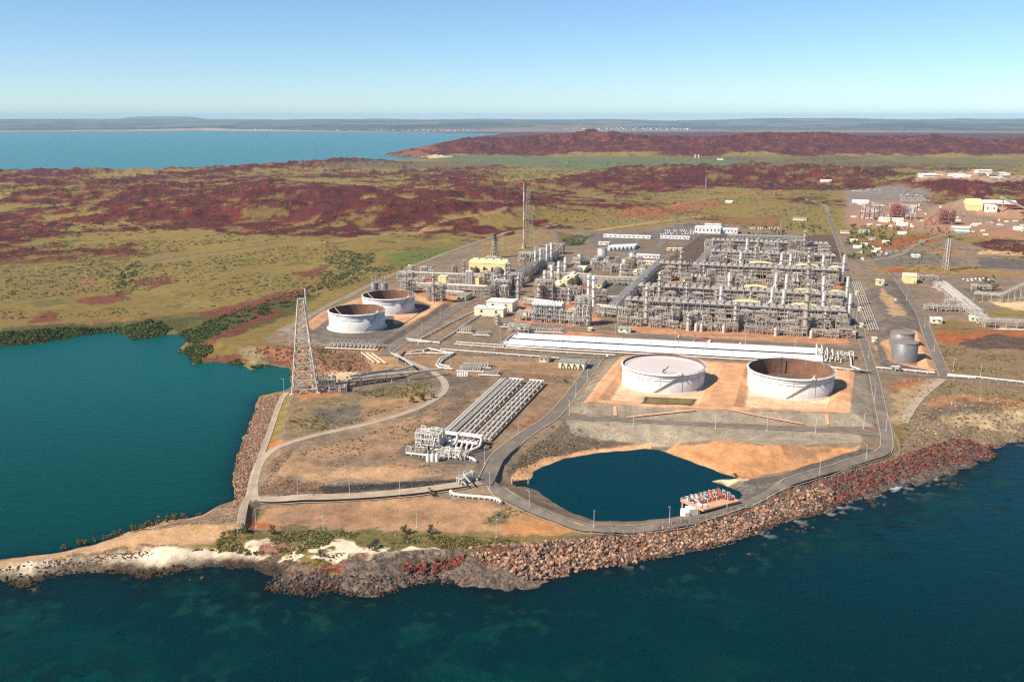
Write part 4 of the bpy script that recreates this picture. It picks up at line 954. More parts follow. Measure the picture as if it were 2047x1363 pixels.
def frame(c, u, L, D, z, H_, lev, bay, label, group=None, name='steel_structure', fill=1.0, m=None, top=None, pm=None, seed=0):
    """an open steel structure L by D: posts, beams, gratings, drums and pipework on its levels"""
    rr = random.Random(seed or int(c[0] * 13 + c[1] * 7))
    u = V3(*u[:2], 0) / np.linalg.norm(u[:2]); v = V3(-u[1], u[0], 0); c = V3(c[0], c[1], 0); m = m or STEEL; pm = pm or PIPE
    t = thing(name, label, 'steel structure', (c[0], c[1], z), group)
    P = lambda a, b, h: tuple(c + u * a + v * b + V3(0, 0, z + h))
    nb = max(1, round(L / bay)); nd = max(1, round(D / bay)); xs = [-L / 2 + L * i / nb for i in range(nb + 1)]; ys = [-D / 2 + D * i / nd for i in range(nd + 1)]
    fr = MB()
    for a in xs:
        for b in ys: fr.beam(P(a, b, -.3), P(a, b, H_), .42)
    zs = [H_ * (i + 1) / lev for i in range(lev)]
    for h in zs:
        for b in ys: fr.beam(P(xs[0], b, h), P(xs[-1], b, h), .3, .45)
        for a in xs: fr.beam(P(a, ys[0], h), P(a, ys[-1], h), .3, .45)
    for i in range(nb):
        if rr.random() < .45:
            for b in (ys[0], ys[-1]):
                k = rr.randrange(lev); h0 = zs[k - 1] if k else 0; fr.beam(P(xs[i], b, h0), P(xs[i + 1], b, zs[k]), .25); fr.beam(P(xs[i + 1], b, h0), P(xs[i], b, zs[k]), .25)
    OBJ('frame', fr, m, t)
    pp = MB(); DR = []; DK = []
    for h in zs:
        dk = MB(); DK.append(dk)
        for i in range(nb):
            for j in range(nd):
                if rr.random() < .55:
                    a0, a1, b0, b1 = xs[i] + .3, xs[i + 1] - .3, ys[j] + .3, ys[j + 1] - .3
                    dk.prism([P(a0, b0, 0)[:2], P(a1, b0, 0)[:2], P(a1, b1, 0)[:2], P(a0, b1, 0)[:2]], z + h + .22, z + h + .3)
                    rl = z + h + 1.3; dk.beam(P(a0, ys[0], h + 1.3), P(a1, ys[0], h + 1.3), .09)
    for h in [0] + zs[:-1]:
        for i in range(nb):
            for j in range(nd):
                dr = MB(); q_ = rr.random(); a = (xs[i] + xs[i + 1]) / 2; b = (ys[j] + ys[j + 1]) / 2; lh = H_ / lev
                if q_ < .30 * fill: r_ = min(.16 * bay, lh * .36); dr.drum(P(a - bay * .32, b, h + r_ + .6), P(a + bay * .32, b, h + r_ + .6), r_, 10)
                elif q_ < .5 * fill: r_ = .15 * bay; x, y, zz = P(a, b, h + .3); dr.lathe(x, y, [(r_, zz), (r_, zz + lh * .65), (r_ * .5, zz + lh * .76), (.02, zz + lh * .8)], 10)
                elif q_ < .65 * fill: x, y, zz = P(a, b, h + .3); dr.box(x, y, zz, zz + lh * .5, bay * .4, bay * .35, math.atan2(u[1], u[0]))
                if dr.v: DR.append(dr)
    for k in range(int(nb * nd * lev * 1.4 * fill) + 3):
        a = rr.uniform(-L / 2, L / 2); b = rr.uniform(-D / 2 - .6, D / 2); h0 = rr.choice([0] + zs); h1 = h0 + rr.uniform(.4, .95) * H_ / lev
        b2 = b + rr.uniform(-4, 4); a2 = a + rr.uniform(-1.5, 1.5) * bay; r_ = rr.choice((.16, .2, .28, .38))
        h1 = min(h1, H_ + 1.5); a2 = min(max(a2, -L / 2), L / 2)
        pp.pipe([P(a, b, h0), P(a, b, h1), P(a2, b, h1), P(a2, min(b2, D / 2), h1 * .5)], r_, 6)
    for i in range(nb):
        if rr.random() < .22 * fill:
            k = rr.randrange(lev); h0 = (zs[k - 1] if k else 0) + .4; cl = MB(); a0, a1 = xs[i] + .3, xs[i + 1] - .3; b0 = rr.choice((ys[0] + .5, ys[0] + .5, ys[-1] - .5)); b1 = b0 + (1 if b0 < 0 else -1) * D * rr.uniform(.15, .7)
            cl.prism([P(a0, min(b0, b1), 0)[:2], P(a1, min(b0, b1), 0)[:2], P(a1, max(b0, b1), 0)[:2], P(a0, max(b0, b1), 0)[:2]], z + h0, z + h0 + (zs[k] - h0) * rr.uniform(.45, .92)); OBJ('enclosure', cl, rr.choice((TAN, DARK, PALE_Y, GREYT, RUST, STACKM, GREYR)), t)
    [OBJ('deck', d_, STEEL, t) for d_ in DK if d_.v]; [OBJ('drum', d_, pm, t) for d_ in DR[:90]]; OBJ('pipework', pp, pm, t)
    if top == 'fans': fan_bank(t, P, xs[0], xs[-1], ys[0], ys[-1], H_ + .3, bay * .7, WHITE if m is STEELB else FANM)
    if top == 'roof':
        OBJ('roof', MB().prism([P(xs[0] - .5, ys[0] - .5, 0)[:2], P(xs[-1] + .5, ys[0] - .5, 0)[:2], P(xs[-1] + .5, ys[-1] + .5, 0)[:2], P(xs[0] - .5, ys[-1] + .5, 0)[:2]], z + H_ + .5, z + H_ + .8), GREYR, t)
    return t
def fan_bank(t, P, a0, a1, b0, b1, h, bay, m):
    n = max(1, round((a1 - a0) / bay)); st = (a1 - a0) / n
    for k in range(n):
        pl, ru = MB(), MB()
        x0, x1 = a0 + st * k + .25, a0 + st * (k + 1) - .25; bm = (b0 + b1) / 2
        for (c0, c1) in ((b0 + .2, bm - .2), (bm + .2, b1 - .2)):
            xm, cm = (x0 + x1) / 2, (c0 + c1) / 2; w_ = min(x1 - x0, c1 - c0)
            q0 = [P(x0, c0, h), P(x1, c0, h), P(x1, c1, h), P(x0, c1, h), P(x0, c0, h + .9), P(x1, c0, h + .9), P(x1, c1, h + .9), P(x0, c1, h + .9)]
            pl.add(q0, [(0, 1, 5, 4), (1, 2, 6, 5), (2, 3, 7, 6), (3, 0, 4, 7), (4, 5, 6, 7)])
            s_ = w_ * .40
            q1 = [P(xm - s_, cm - s_, h + 2.0), P(xm + s_, cm - s_, h + 2.0), P(xm + s_, cm + s_, h + 2.0), P(xm - s_, cm + s_, h + 2.0)]
            pl.add(q0[4:] + q1, [(0, 1, 5, 4), (1, 2, 6, 5), (2, 3, 7, 6), (3, 0, 4, 7)])
            c_ = P(xm, cm, 0); zz = P(0, 0, h + 2.0)[2]
            pl.lathe(c_[0], c_[1], [(s_ * 1.0, zz - .4), (s_ * .96, zz + .7), (s_ * .9, zz + .7), (s_ * .88, zz - .2)], 12)
            ru.lathe(c_[0], c_[1], [(s_ * .92, zz + .1), (.02, zz + .12)], 12)
        o = OBJ('fan_bay', pl, m, t); OBJ('fan', ru, DARK, o)
def rack(p, q, W, z, H_, label, fans=True, bay=6.5, levels=3, m=None, group=None, name='pipe_rack', pm=None, npipe=7, seed=1, fm=None, dense=1.0):
    """pipe rack from p to q (front edge), W deep, with its pipes and on top the air coolers"""
    rr = random.Random(seed * 31 + int(p[0]))
    p = V3(*p[:2], 0); q = V3(*q[:2], 0); L = np.linalg.norm(q - p); u = (q - p) / L; v = V3(-u[1], u[0], 0); m = m or STEEL
    t = thing(name, label, 'pipe rack', ((p + q) / 2 + v * W / 2 + V3(0, 0, z)), group)
    P = lambda a, b, h: tuple(p + u * a + v * b + V3(0, 0, z + h))
    nb = max(2, round(L / bay)); xs = [L * i / nb for i in range(nb + 1)]; hs = [H_ * (.42 + .58 * i / max(levels - 1, 1)) for i in range(levels)]
    fr, pp, wk = MB(), MB(), MB()
    for i, a in enumerate(xs):
        for b in (0, W * .5, W) if W > 8 else (0, W): fr.beam(P(a, b, -.3), P(a, b, H_), .45)
        for h in hs: fr.beam(P(a, 0, h), P(a, W, h), .35, .5)
        if i < nb and i % 3 == 1:
            fr.beam(P(a, 0, 0), P(xs[i + 1], 0, hs[0]), .25); fr.beam(P(xs[i + 1], 0, 0), P(a, 0, hs[0]), .25)
    for h in hs:
        for b in (0, W): fr.beam(P(0, b, h), P(L, b, h), .32, .5)
    for h in hs[:-1] if fans else hs:
        for k in range(npipe):
            b = W * (k + .6) / npipe + rr.uniform(-.2, .2); r_ = rr.choice((.18, .25, .3, .42)); a0 = 0 if rr.random() < .6 else rr.uniform(0, .4) * L; a1 = L if rr.random() < .6 else rr.uniform(.6, 1) * L
            pp.cyl(P(a0, b, h + .3 + r_), P(a1, b, h + .3 + r_), r_, n=7)
    for k in range(int(nb * 1.8 * dense)):
        a = rr.uniform(0, L); h = rr.choice(hs); b = rr.choice((-.5, -.9, W + .5)); r_ = rr.choice((.18, .25, .35)); b2 = b + (-1 if b < 0 else 1) * rr.uniform(1, 5)
        pp.pipe([P(a, min(max(b, 1), W), h + .4), P(a, b, h + .4), P(a, b, h * rr.uniform(.1, .6)), P(a + rr.uniform(-3, 3), b2, h * .1 + .6)], r_, 6)
    OBJ('frame', fr, m, t); OBJ('pipework', pp, pm or PIPE, t)
    if fans:
        fan_bank(t, P, 0, L, 0, W, H_ + .4, bay, fm or FANM)
        for b in (-.9, W + .1):
            wk.prism([P(0, b, 0)[:2], P(L, b, 0)[:2], P(L, b + .8, 0)[:2], P(0, b + .8, 0)[:2]], z + H_ + .5, z + H_ + .65)
            e = b if b < 0 else b + .8
            for hh in (.6, 1.15): wk.beam(P(0, e, H_ + .6 + hh), P(L, e, H_ + .6 + hh), .1)
            for a in xs: wk.beam(P(a, e, H_ + .6), P(a, e, H_ + 1.8), .1)
        OBJ('walkway', wk, STEEL, t)
    return t
def shelter(x, y, z, L, D, H_, label, rot=None, rise=1.8, m=None):
    rot = ROT if rot is None else rot; c, s_ = math.cos(rot), math.sin(rot); P = lambda a, b, h: (x + c * a - s_ * b, y + s_ * a + c * b, z + h)
    t = thing('compressor_shelter', label, 'shelter', (x, y, z)); rf = MB(); n = 10
    vs = []; 
    for i in range(n + 1):
        a = -L / 2 + L * i / n; hh = H_ + rise * (1 - (2 * i / n - 1) ** 2)
        vs += [P(a, -D / 2, hh), P(a, D / 2, hh), P(a, -D / 2, hh - .3), P(a, D / 2, hh - .3)]
    fs = []
    for i in range(n):
        o = i * 4; fs += [(o, o + 4, o + 5, o + 1), (o + 2, o + 3, o + 7, o + 6), (o, o + 2, o + 6, o + 4), (o + 1, o + 5, o + 7, o + 3)]
    fs += [(0, 1, 3, 2), (n * 4, n * 4 + 2, n * 4 + 3, n * 4 + 1)]
    rf.add(vs, fs); OBJ('roof', rf, m or CREAM, t)
    for a in (-L / 2 + .6, 0, L / 2 - .6):
        for b in (-D / 2 + .5, D / 2 - .5):
            hh = H_ + rise * (1 - (2 * a / L) ** 2) - .3; OBJ('post', MB().beam(P(a, b, -.3), P(a, b, hh), .4), STEEL, t)
    OBJ('crane_beam', MB().beam(P(-L / 2, 0, H_ - 1.2), P(L / 2, 0, H_ - 1.2), .5).beam(P(-L / 2 + .6, -D / 2, H_ - .8), P(-L / 2 + .6, D / 2, H_ - .8), .4).beam(P(L / 2 - .6, -D / 2, H_ - .8), P(L / 2 - .6, D / 2, H_ - .8), .4), STEEL, t)
    OBJ('compressor', MB().box(x, y, z - .2, z + 2, L * .5, D * .4, rot).drum(P(-L * .2, 0, 3.2), P(L * .2, 0, 3.2), 1.3), PIPE, t)
    return t
def building(px0, px1, yb, yt, D, label, wm, rm, kind='flat', name='building', z=None, cat='building', wins=3, eave=.5, rise=1.6, rot=None, doors=1):
    """front lower edge runs from px0 to px1 at picture row yb; yt is the row of the front eave"""
    xm, ym, zm = A((px0 + px1) / 2, yb); zm = zm if z is None else z
    rot = ROT if rot is None else rot
    u = V3(math.cos(rot), math.sin(rot), 0); v = V3(-u[1], u[0], 0)
    fdep = ym * CP - (zm - ZC) * SP
    L = (px1 - px0) / FPX * fdep / max(.35, abs(u[0] - u[1] * (xm / ym)))
    H_ = max(2.4, z_at(xm, ym, (px0 + px1) / 2, yt) - zm); c = V3(xm, ym, zm) + v * D / 2
    P = lambda a, b, h: tuple(c + u * a + v * b + V3(0, 0, h))
    t = thing(name, label, cat, tuple(c))
    wl = MB().prism([P(-L / 2, -D / 2, 0)[:2], P(L / 2, -D / 2, 0)[:2], P(L / 2, D / 2, 0)[:2], P(-L / 2, D / 2, 0)[:2]], zm - .6, zm + H_); OBJ('wall', wl, wm, t)
    e = eave; rf = MB()
    if kind == 'flat':
        rf.prism([P(-L / 2 - e, -D / 2 - e, 0)[:2], P(L / 2 + e, -D / 2 - e, 0)[:2], P(L / 2 + e, D / 2 + e, 0)[:2], P(-L / 2 - e, D / 2 + e, 0)[:2]], zm + H_ + .003, zm + H_ + .4)
    else:
        h0 = H_ + .02
        vs = [P(-L / 2 - e, -D / 2 - e, h0), P(L / 2 + e, -D / 2 - e, h0), P(L / 2 + e, D / 2 + e, h0), P(-L / 2 - e, D / 2 + e, h0), P(-L / 2 - e, 0, h0 + rise), P(L / 2 + e, 0, h0 + rise)]
        rf.add(vs, [(0, 1, 5, 4), (2, 3, 4, 5), (1, 2, 5), (3, 0, 4), (3, 2, 1, 0)])
    OBJ('roof', rf, rm, t)
    for k in range(wins):
        a = -L / 2 + L * (k + .5) / wins; w_ = min(2.2, L / wins * .5)
        cc = P(a, -D / 2 - .03, 0); OBJ('window', MB().box(cc[0], cc[1], zm + H_ * .45, zm + H_ * .78, w_, .12, rot), GLASS, t)
    for k in range(doors):
        a = L * (.36 - .22 * k); cc = P(a, -D / 2 - .03, 0); OBJ('door', MB().box(cc[0], cc[1], zm, zm + min(2.6, H_ * .7), 1.6, .14, rot), GREYR, t)
    if L > 7:
        v_ = MB(); a = rng.uniform(-.3, .3) * L; top_ = H_ + (.4 if kind == 'flat' else rise * .55); cc = P(a, -D * .12, 0); v_.box(cc[0], cc[1], zm + top_ - .2, zm + top_ + 1.1, 1.6, 1.3, rot); OBJ('roof_vent', v_, STEEL, t)
    t['_P'] = 0
    del t['_P']
    return t, P, L, H_
# ------------------------------------------------------------------ the five process trains
TR = ['nearest', 'second', 'middle', 'fourth', 'rearmost']
RK = [((1247, 602), (1692, 623)), ((1274, 573), (1686, 592)), ((1318, 526), (1678, 544)), ((1419, 505), (1671, 512)), ((1420, 483), (1656, 488))]
RB = []
for i, (l, r_) in enumerate(RK):
    p = V3(*G(*l, 21.5), 0); q = V3(*G(*r_, 21.5), 0)
    b0 = (np.dot(p - PO, PV) + np.dot(q - PO, PV)) / 2; RB.append(b0)
    p = p + PV * (b0 - np.dot(p - PO, PV)); q = q + PV * (b0 - np.dot(q - PO, PV))
    rack(p, q, 13, 8, 13.5, f'long pipe rack topped by a row of fan coolers along the {TR[i]} process train', True, 7.0, 3, m=STEEL if i < 3 else STEELB, group='fan topped pipe racks of the process trains', seed=i + 3)
def ordlab(items, fmt):
    """items: (px, ...) sorted by picture column -> labels counted from the left"""
    items = sorted(items, key=lambda a: a[0]); return [(it, fmt.format(ORD[k])) for k, it in enumerate(items)]
STK = {0: [(1441, 572), (1543, 576), (1566.5, 578), (1646.6, 583), (1700, 587)], 1: [(1456, 544), (1549, 544), (1570, 547), (1644, 551), (1692, 553)],
       2: [(1476, 503), (1557, 505), (1575, 507), (1640, 508), (1681, 509)], 3: [(1487, 477)]}
for i, ls in STK.items():
    for k, (it, lb) in enumerate(ordlab(ls, 'plain grey exhaust stack, {} from the left behind the ' + TR[i] + ' train')):
        px, yt = it; side = px > 1675
        x, y = on_b(px, RB[i] + (6 if side else 22)); h = z_at(x, y, px, yt) - 8
        stack(x, y, 8, h, 1.9 if not side else 1.7, lb, 'exhaust stacks of the process trains', duct=((-7, 0) if k == 1 else (7, -3) if k == 0 else None))
COLS = {0: [(1292.5, 572, 1.7), (1472, 604, 1.6), (1614, 578, 2.4), (1577, 622, 1.3), (1653, 618, 1.5), (1345, 612, 1.4), (1378, 628, 1.7)], 1: [(1317.5, 543, 1.8), (1372, 566, 1.3), (1432, 575, 1.4), (1614, 566, 2.2), (1500, 585, 1.3)],
        2: [(1358, 502, 2.0), (1375, 520, 1.2), (1404, 520, 1.3), (1612, 510, 2.2), (1499, 540, 1.4), (1640, 545, 1.3)], 3: [(1611, 495, 2.3), (1505, 490, 1.5), (1532, 500, 1.5)], 4: [(1600, 461, 2.3), (1508, 476, 1.5), (1548, 478, 1.4)]}
DF = [-16, -16, -20, -12, -8]
for i, ls in COLS.items():
    for it, lb in ordlab(ls, 'process column with ringed platforms, {} from the left along the ' + TR[i] + ' train'):
        px, yt, r_ = it; x, y = on_b(px, RB[i] + DF[i] - (30 if r_ > 1.5 and i == 0 else 0) - (8 if i == 2 and r_ > 1.9 else 0)); h = z_at(x, y, px, yt) - 8
        column(x, y, 8, max(h, 9), r_, lb, 'columns of the process trains', PIPE if r_ < 2 else TAN, 5 if h > 18 else 3)
FR = {0: [(1262, 12, 9, 13, 3), (1318, 14, 10, 11, 3), (1352, 9, 9, 12, 3), (1402, 15, 8, 9, 2), (1442, 10, 9, 10, 2), (1494, 12, 10, 12, 3), (1534, 20, 10, 13, 2), (1586, 8, 9, 12, 3), (1634, 10, 10, 11, 3), (1664, 12, 9, 11, 3), (1688, 8, 8, 13, 3)],
      1: [(1296, 12, 10, 14, 3), (1340, 12, 9, 11, 3), (1392, 16, 9, 12, 3), (1442, 10, 9, 11, 3), (1478, 14, 10, 10, 2), (1524, 12, 10, 12, 3), (1556, 12, 9, 12, 3), (1596, 10, 9, 10, 2), (1632, 12, 9, 11, 3), (1668, 14, 9, 11, 3)],
      2: [(1338, 12, 9, 13, 3), (1385, 14, 10, 15, 3), (1418, 12, 9, 12, 3), (1468, 14, 10, 12, 3), (1550, 14, 12, 13, 2), (1590, 12, 10, 11, 3), (1628, 12, 10, 12, 3), (1660, 14, 10, 10, 2)],
      3: [(1440, 12, 8, 12, 3), (1470, 14, 8, 11, 3), (1520, 18, 8, 13, 3), (1588, 18, 9, 19, 5), (1645, 14, 8, 10, 2)], 4: [(1412, 12, 8, 15, 3), (1450, 14, 8, 12, 3), (1530, 16, 8, 13, 3), (1582, 18, 9, 19, 5), (1640, 16, 8, 12, 2)]}
for i, ls in FR.items():
    for it, lb in ordlab(ls, 'equipment frame crowded with pipes, {} from the left before the ' + TR[i] + ' train'):
        px, L_, D_, h, lv = it; x, y = on_b(px, RB[i] + DF[i] + 1)
        frame((x, y), PU, L_, D_, 8, h, lv, 4.2, lb, 'equipment frames of the process trains', m=TAN if i < 2 else STEEL, seed=i * 50 + int(px))
FR2 = {0: [(1285, 12, 7), (1330, 10, 6), (1415, 14, 5), (1515, 10, 6), (1560, 13, 6), (1605, 9, 6), (1650, 12, 6)], 1: [(1310, 10, 6), (1365, 12, 8), (1412, 12, 6), (1465, 12, 6), (1540, 12, 6), (1605, 10, 6), (1650, 12, 6)], 2: [(1350, 12, 7), (1440, 14, 6), (1500, 14, 6), (1565, 12, 6), (1615, 12, 6), (1650, 10, 6)]}
for i, ls in FR2.items():
    for it, lb in ordlab(ls, 'low pipe and pump skid, {} from the left at the foot of the ' + TR[i] + ' train'):
        px, L_, h = it; x, y = on_b(px, RB[i] + (-29 if i < 2 else -34)); frame((x, y), PU, L_, 6, 8, h, 2, 3.2, lb, 'low skids of the process trains', name='pump_skid', m=PIPE if i == 0 else TAN, seed=i * 70 + int(px))
for i, ls in {0: [1378, 1394, 1405, 1450, 1555, 1627], 1: [1420, 1428, 1436, 1486], 2: [1408, 1452, 1460]}.items():
    for it, lb in ordlab([(p_,) for p_ in ls], 'upright round topped drum, {} from the left at the foot of the ' + TR[i] + ' train'):
        px = it[0]; x, y = on_b(px, RB[i] - 60 if i == 0 else RB[i] - 26); t = thing('upright_drum', lb, 'pressure vessel', (x, y, 8), 'upright drums of the process trains')
        OBJ('shell', MB().lathe(x, y, [(1.6, 7.7), (1.6, 14), (1.2, 15.1), (.6, 15.6), (.02, 15.7)], 14), PIPE, t); OBJ('top_pipe', MB().pipe([(x, y, 15.5), (x, y, 16.8), (x + 2.5, y, 16.8), (x + 2.5, y, 8)], .3, 7), PIPE, t); OBJ('skirt', MB().lathe(x, y, [(1.8, 7.7), (1.7, 9.4)], 14), CONC, t)
for px, b_, n_, lb in ((1492, RB[2] - 26, 2, 'pair of long sloping drums side by side left in the yard of the middle train'), (1588, RB[2] - 26, 2, 'pair of long upright facing drums right in the yard of the middle train'), (1390, RB[2] - 22, 3, 'three long drums under the frame at the left of the middle train'), (1530, RB[0] - 30, 2, 'pair of drums beneath the wide frame of the nearest train')):
    x, y = on_b(px, b_); vessel((x - PV[0] * 8, y - PV[1] * 8), (x + PV[0] * 8, y + PV[1] * 8), 2.1, 9.5, lb, m=PIPE, n=n_)
for k, (px, b_, L_, h, lb) in enumerate(((1493, RB[0] + 22, 26, 10, 'wide pale yellow shelter roof left behind the nearest train'), (1607, RB[0] + 22, 26, 10, 'pale yellow shelter roof behind the dark column of the nearest train'), (1674, RB[0] + 20, 17, 9, 'pale yellow shelter roof at the right end of the nearest train'),
        (1509, RB[1] + 22, 24, 11, 'wide pale yellow shelter roof left behind the second train'), (1610, RB[1] + 22, 26, 10, 'pale yellow shelter roof right of centre behind the second train'), (1671, RB[1] + 22, 17, 10, 'pale yellow shelter roof at the right end of the second train'),
        (1516, RB[2] + 22, 28, 12, 'pale yellow shelter roof left behind the middle train'), (1608, RB[2] + 22, 26, 12, 'pale yellow shelter roof right behind the middle train'), (1666, RB[2] + 20, 14, 11, 'small pale yellow shelter roof at the right end of the middle train'))):
    x, y = on_b(px, b_); shelter(x, y, 8, L_, 14, h + 3.9 + (.6 if k % 3 == 0 else 0), lb, rise=1.5)
for px, b_, L_, D_, h, lb in ((1672, RB[1] + 40, 16, 9, 9, 'yellow boxy compressor house right between the second and middle trains'), (1561, RB[1] + 34, 10, 7, 9, 'yellow boxy filter house between two stacks behind the second train'), (1432, RB[1] + 42, 7, 6, 8, 'small white boxy hut on the orange pad left of the second train')):
    x, y = on_b(px, b_); t = thing('machine_house', lb, 'building', (x, y, 8))
    OBJ('wall', MB().box(x, y, 7.5, 8 + h, L_, D_, ROT), CREAM if 'yellow' in lb else PALE_Y, t); OBJ('roof', MB().box(x, y, 8 + h + .003, 8 + h + .35, L_ + .8, D_ + .8, ROT), PALE_Y, t)
    c_ = V3(x, y, 0) - PV * (D_ / 2 + .04) ; OBJ('door', MB().box(c_[0], c_[1], 8, 10.6, 2, .15, ROT), GREYR, t)
print('RB', [round(float(b)) for b in RB])
rq = random.Random(5)
for i, off, h0, h1, x0, x1, st, lb_ in ((0, -36, 8, 13, 1250, 1700, 37, 'in the second row before the'), (0, -52, 4, 9, 1246, 1700, 33, 'in the outermost row before the'), (1, -42, 5, 10, 1290, 1690, 36, 'in the outer row before the'), (2, -48, 5, 12, 1330, 1680, 38, 'in the outer row before the'), (2, -68, 4, 9, 1330, 1680, 44, 'at the yard edge before the'), (2, -88, 4, 8, 1340, 1480, 46, 'on orange ground before the'),
                                     (3, -30, 6, 12, 1425, 1680, 34, 'in the outer row before the'), (3, -52, 6, 12, 1425, 1680, 40, 'at the foot of the'), (4, -28, 6, 12, 1412, 1660, 34, 'in the outer row before the'), (4, -50, 6, 11, 1412, 1660, 40, 'at the foot of the')):
    ls = []; px = x0
    while px < x1: ls.append((px, rq.uniform(9, 15), rq.uniform(h0, h1))); px += st * rq.uniform(.75, 1.25)
    for k, (px, L_, h) in enumerate(ls):
        x, y = on_b(px, RB[i] + off + rq.uniform(-2.5, 2.5)); frame((x, y), PU, L_, rq.uniform(6, 9), 8, h, 2 if h < 9 else 3, 3.9, f'{ORD[k]} pipe filled frame from the left {lb_} {TR[i]} train', 'outer frames of the process trains', m=(TAN, STEEL, PIPE)[rq.randrange(3)], pm=(PIPE, TAN, STEEL)[rq.randrange(3)], seed=i * 900 + k + int(-off), name='process_frame', fill=1.1)
# ------------------------------------------------------------------ pipe racks that tie the plant together
def rk(l, r_, zt, W, lb, fans=False, H_=None, **k):
    p = V3(*G(*l, zt), 0); q = V3(*G(*r_, zt), 0); return rack(p, q, W, 8, zt - 8, lb, fans, levels=k.pop('levels', 3), **k)
rk((1233, 610), (1330, 517), 21, 9, 'open pipe gallery running away along the left ends of the process trains', npipe=9, m=STEELB, bay=8)
rk((978, 580), (1052, 540), 20, 10, 'pipe gallery crossing the left hand works beside the wide road', npipe=8, m=STEEL)
rk((1052, 541), (1120, 497), 20, 10, 'pipe gallery leading back towards the four tall stacks', npipe=8, m=STEEL)
rk((1150, 553), (1282, 557), 17, 8, 'pipe bridge crossing behind the square paved yard', npipe=7, m=PIPE)
rk((1188, 612), (1232, 617), 18, 8, 'short pipe bridge between the left frames and the nearest train', npipe=6, m=STEELB)
rk((1150, 595), (1262, 594), 11, 5, 'low pipe bank along the front of the square paved yard', npipe=4, m=PIPE)
rk((1040, 597), (1100, 604), 15, 7, 'pipe rack left of the white fan building', npipe=6)
rk((1085, 545), (1180, 550), 17, 8, 'pipe rack behind the yellow exhaust houses', npipe=6)
rk((800, 566), (975, 574), 15, 8, 'long low pipe rack of the left hand works behind the brown roofed hut', npipe=8, pm=PIPEW)
rk((800, 545), (1000, 552), 17, 8, 'pipe rack of the left hand works in front of the big yellow hall', npipe=8)
rk((845, 579), (925, 585), 12, 6, 'bank of white exchangers and pipes behind the second open topped tank', npipe=6, pm=PIPEW, m=PIPE)
rk((1130, 530), (1215, 512), 13, 7, 'pipe rack beside the pale tanks', npipe=5)
rk((1405, 520), (1440, 486), 18, 8, 'pipe gallery at the left ends of the two rearmost trains', npipe=6, m=STEELB)
rk((1455, 470), (1610, 474), 15, 7, 'pipe rack behind the rearmost train', npipe=5, m=STEELB)
# ------------------------------------------------------------------ left hand works
LF = [(812, 588, 16, 10, 15, 3, 'open frame at the far left corner of the works'), (868, 603, 18, 11, 16, 4, 'tall crowded frame behind the second open topped tank'), (835, 575, 14, 9, 9, 2, 'low frame behind the left end of the works'), (905, 575, 14, 9, 9, 2, 'low frame right of the first yellow box house'),
      (930, 571, 13, 9, 12, 3, 'frame left of the white panelled tower'), (975, 568, 16, 9, 13, 3, 'frame right of the second yellow box house'), (1000, 592, 20, 11, 16, 4, 'dense dark frame beside the wide road'), (1030, 575, 15, 10, 15, 3, 'frame behind the slim grey stack'),
      (1086, 603, 20, 13, 22, 5, 'tall dark tower frame left of the yellow exhaust houses'), (1115, 603, 16, 10, 13, 3, 'frame between the tower frame and white columns'), (1145, 600, 14, 10, 14, 3, 'frame below the brown roofed yellow hut'), (1200, 606, 12, 10, 13, 3, 'dark frame right of the white columns'),
      (1080, 520, 20, 12, 15, 3, 'frame behind the four tall stacks'), (1110, 508, 22, 12, 14, 3, 'frame at the foot of the tall banded flare stack'), (1050, 522, 22, 12, 10, 2, 'low frame right of the squat flare tower'), (1195, 540, 16, 10, 10, 2, 'dark exchanger frame right of the long yellow roof'),
      (1225, 545, 14, 9, 9, 2, 'frame left of the yellow flat sheds'), (850, 555, 16, 9, 12, 3, 'frame with vent masts at the rear left of the works'), (985, 527, 24, 12, 7, 2, 'low frame round the squat flare tower'), (1250, 560, 12, 8, 8, 2, 'small frame behind the pipe bridge'), (1175, 575, 12, 8, 8, 2, 'frame over the orange strip')]
for k, (px, py, L_, D_, h, lv, lb) in enumerate(LF):
    x, y, z = A(px, py); frame((x + PV[0] * D_ / 2, y + PV[1] * D_ / 2), PU, L_, D_, z, h, lv, 4.2, lb, m=STEEL if k % 3 else STEELB, seed=500 + k)
x, y, z = A(1092, 646); c = V3(x, y, 0) + PV * 8; frame(c, PU, 30, 14, 8, 17, 4, 5, 'white braced building frame roofed with a bank of pale fans', m=STEELB, top='fans', pm=PIPEW, seed=901)
x, y, z = A(1132, 648); c = V3(x, y, 0) + PV * 6; frame(c, PU, 14, 11, 8, 13, 3, 4.5, 'open white frame between the fan building and the tall braced frame', m=PIPEW, pm=PIPEW, seed=902)
x, y, z = A(1163, 652); c = V3(x, y, 0) + PV * 6; frame(c, PU, 14, 12, 8, 27, 6, 4.5, 'tall braced white frame beside the two white columns', m=STEELB, pm=PIPEW, seed=903)
x, y, z = A(1052, 642); c = V3(x, y, 0) + PV * 5; frame(c, PU, 20, 9, 8, 9, 2, 5, 'low frame over a fat grey drum by the white flat roofed blocks', m=PIPE, seed=904)
x, y, z = A(1036, 665); c = V3(x, y, 0) + PV * 3; frame(c, PU, 20, 6, 8, 6, 2, 4, 'dark pipe skid standing in front of the white flat roofed blocks', m=PIPE, seed=905)
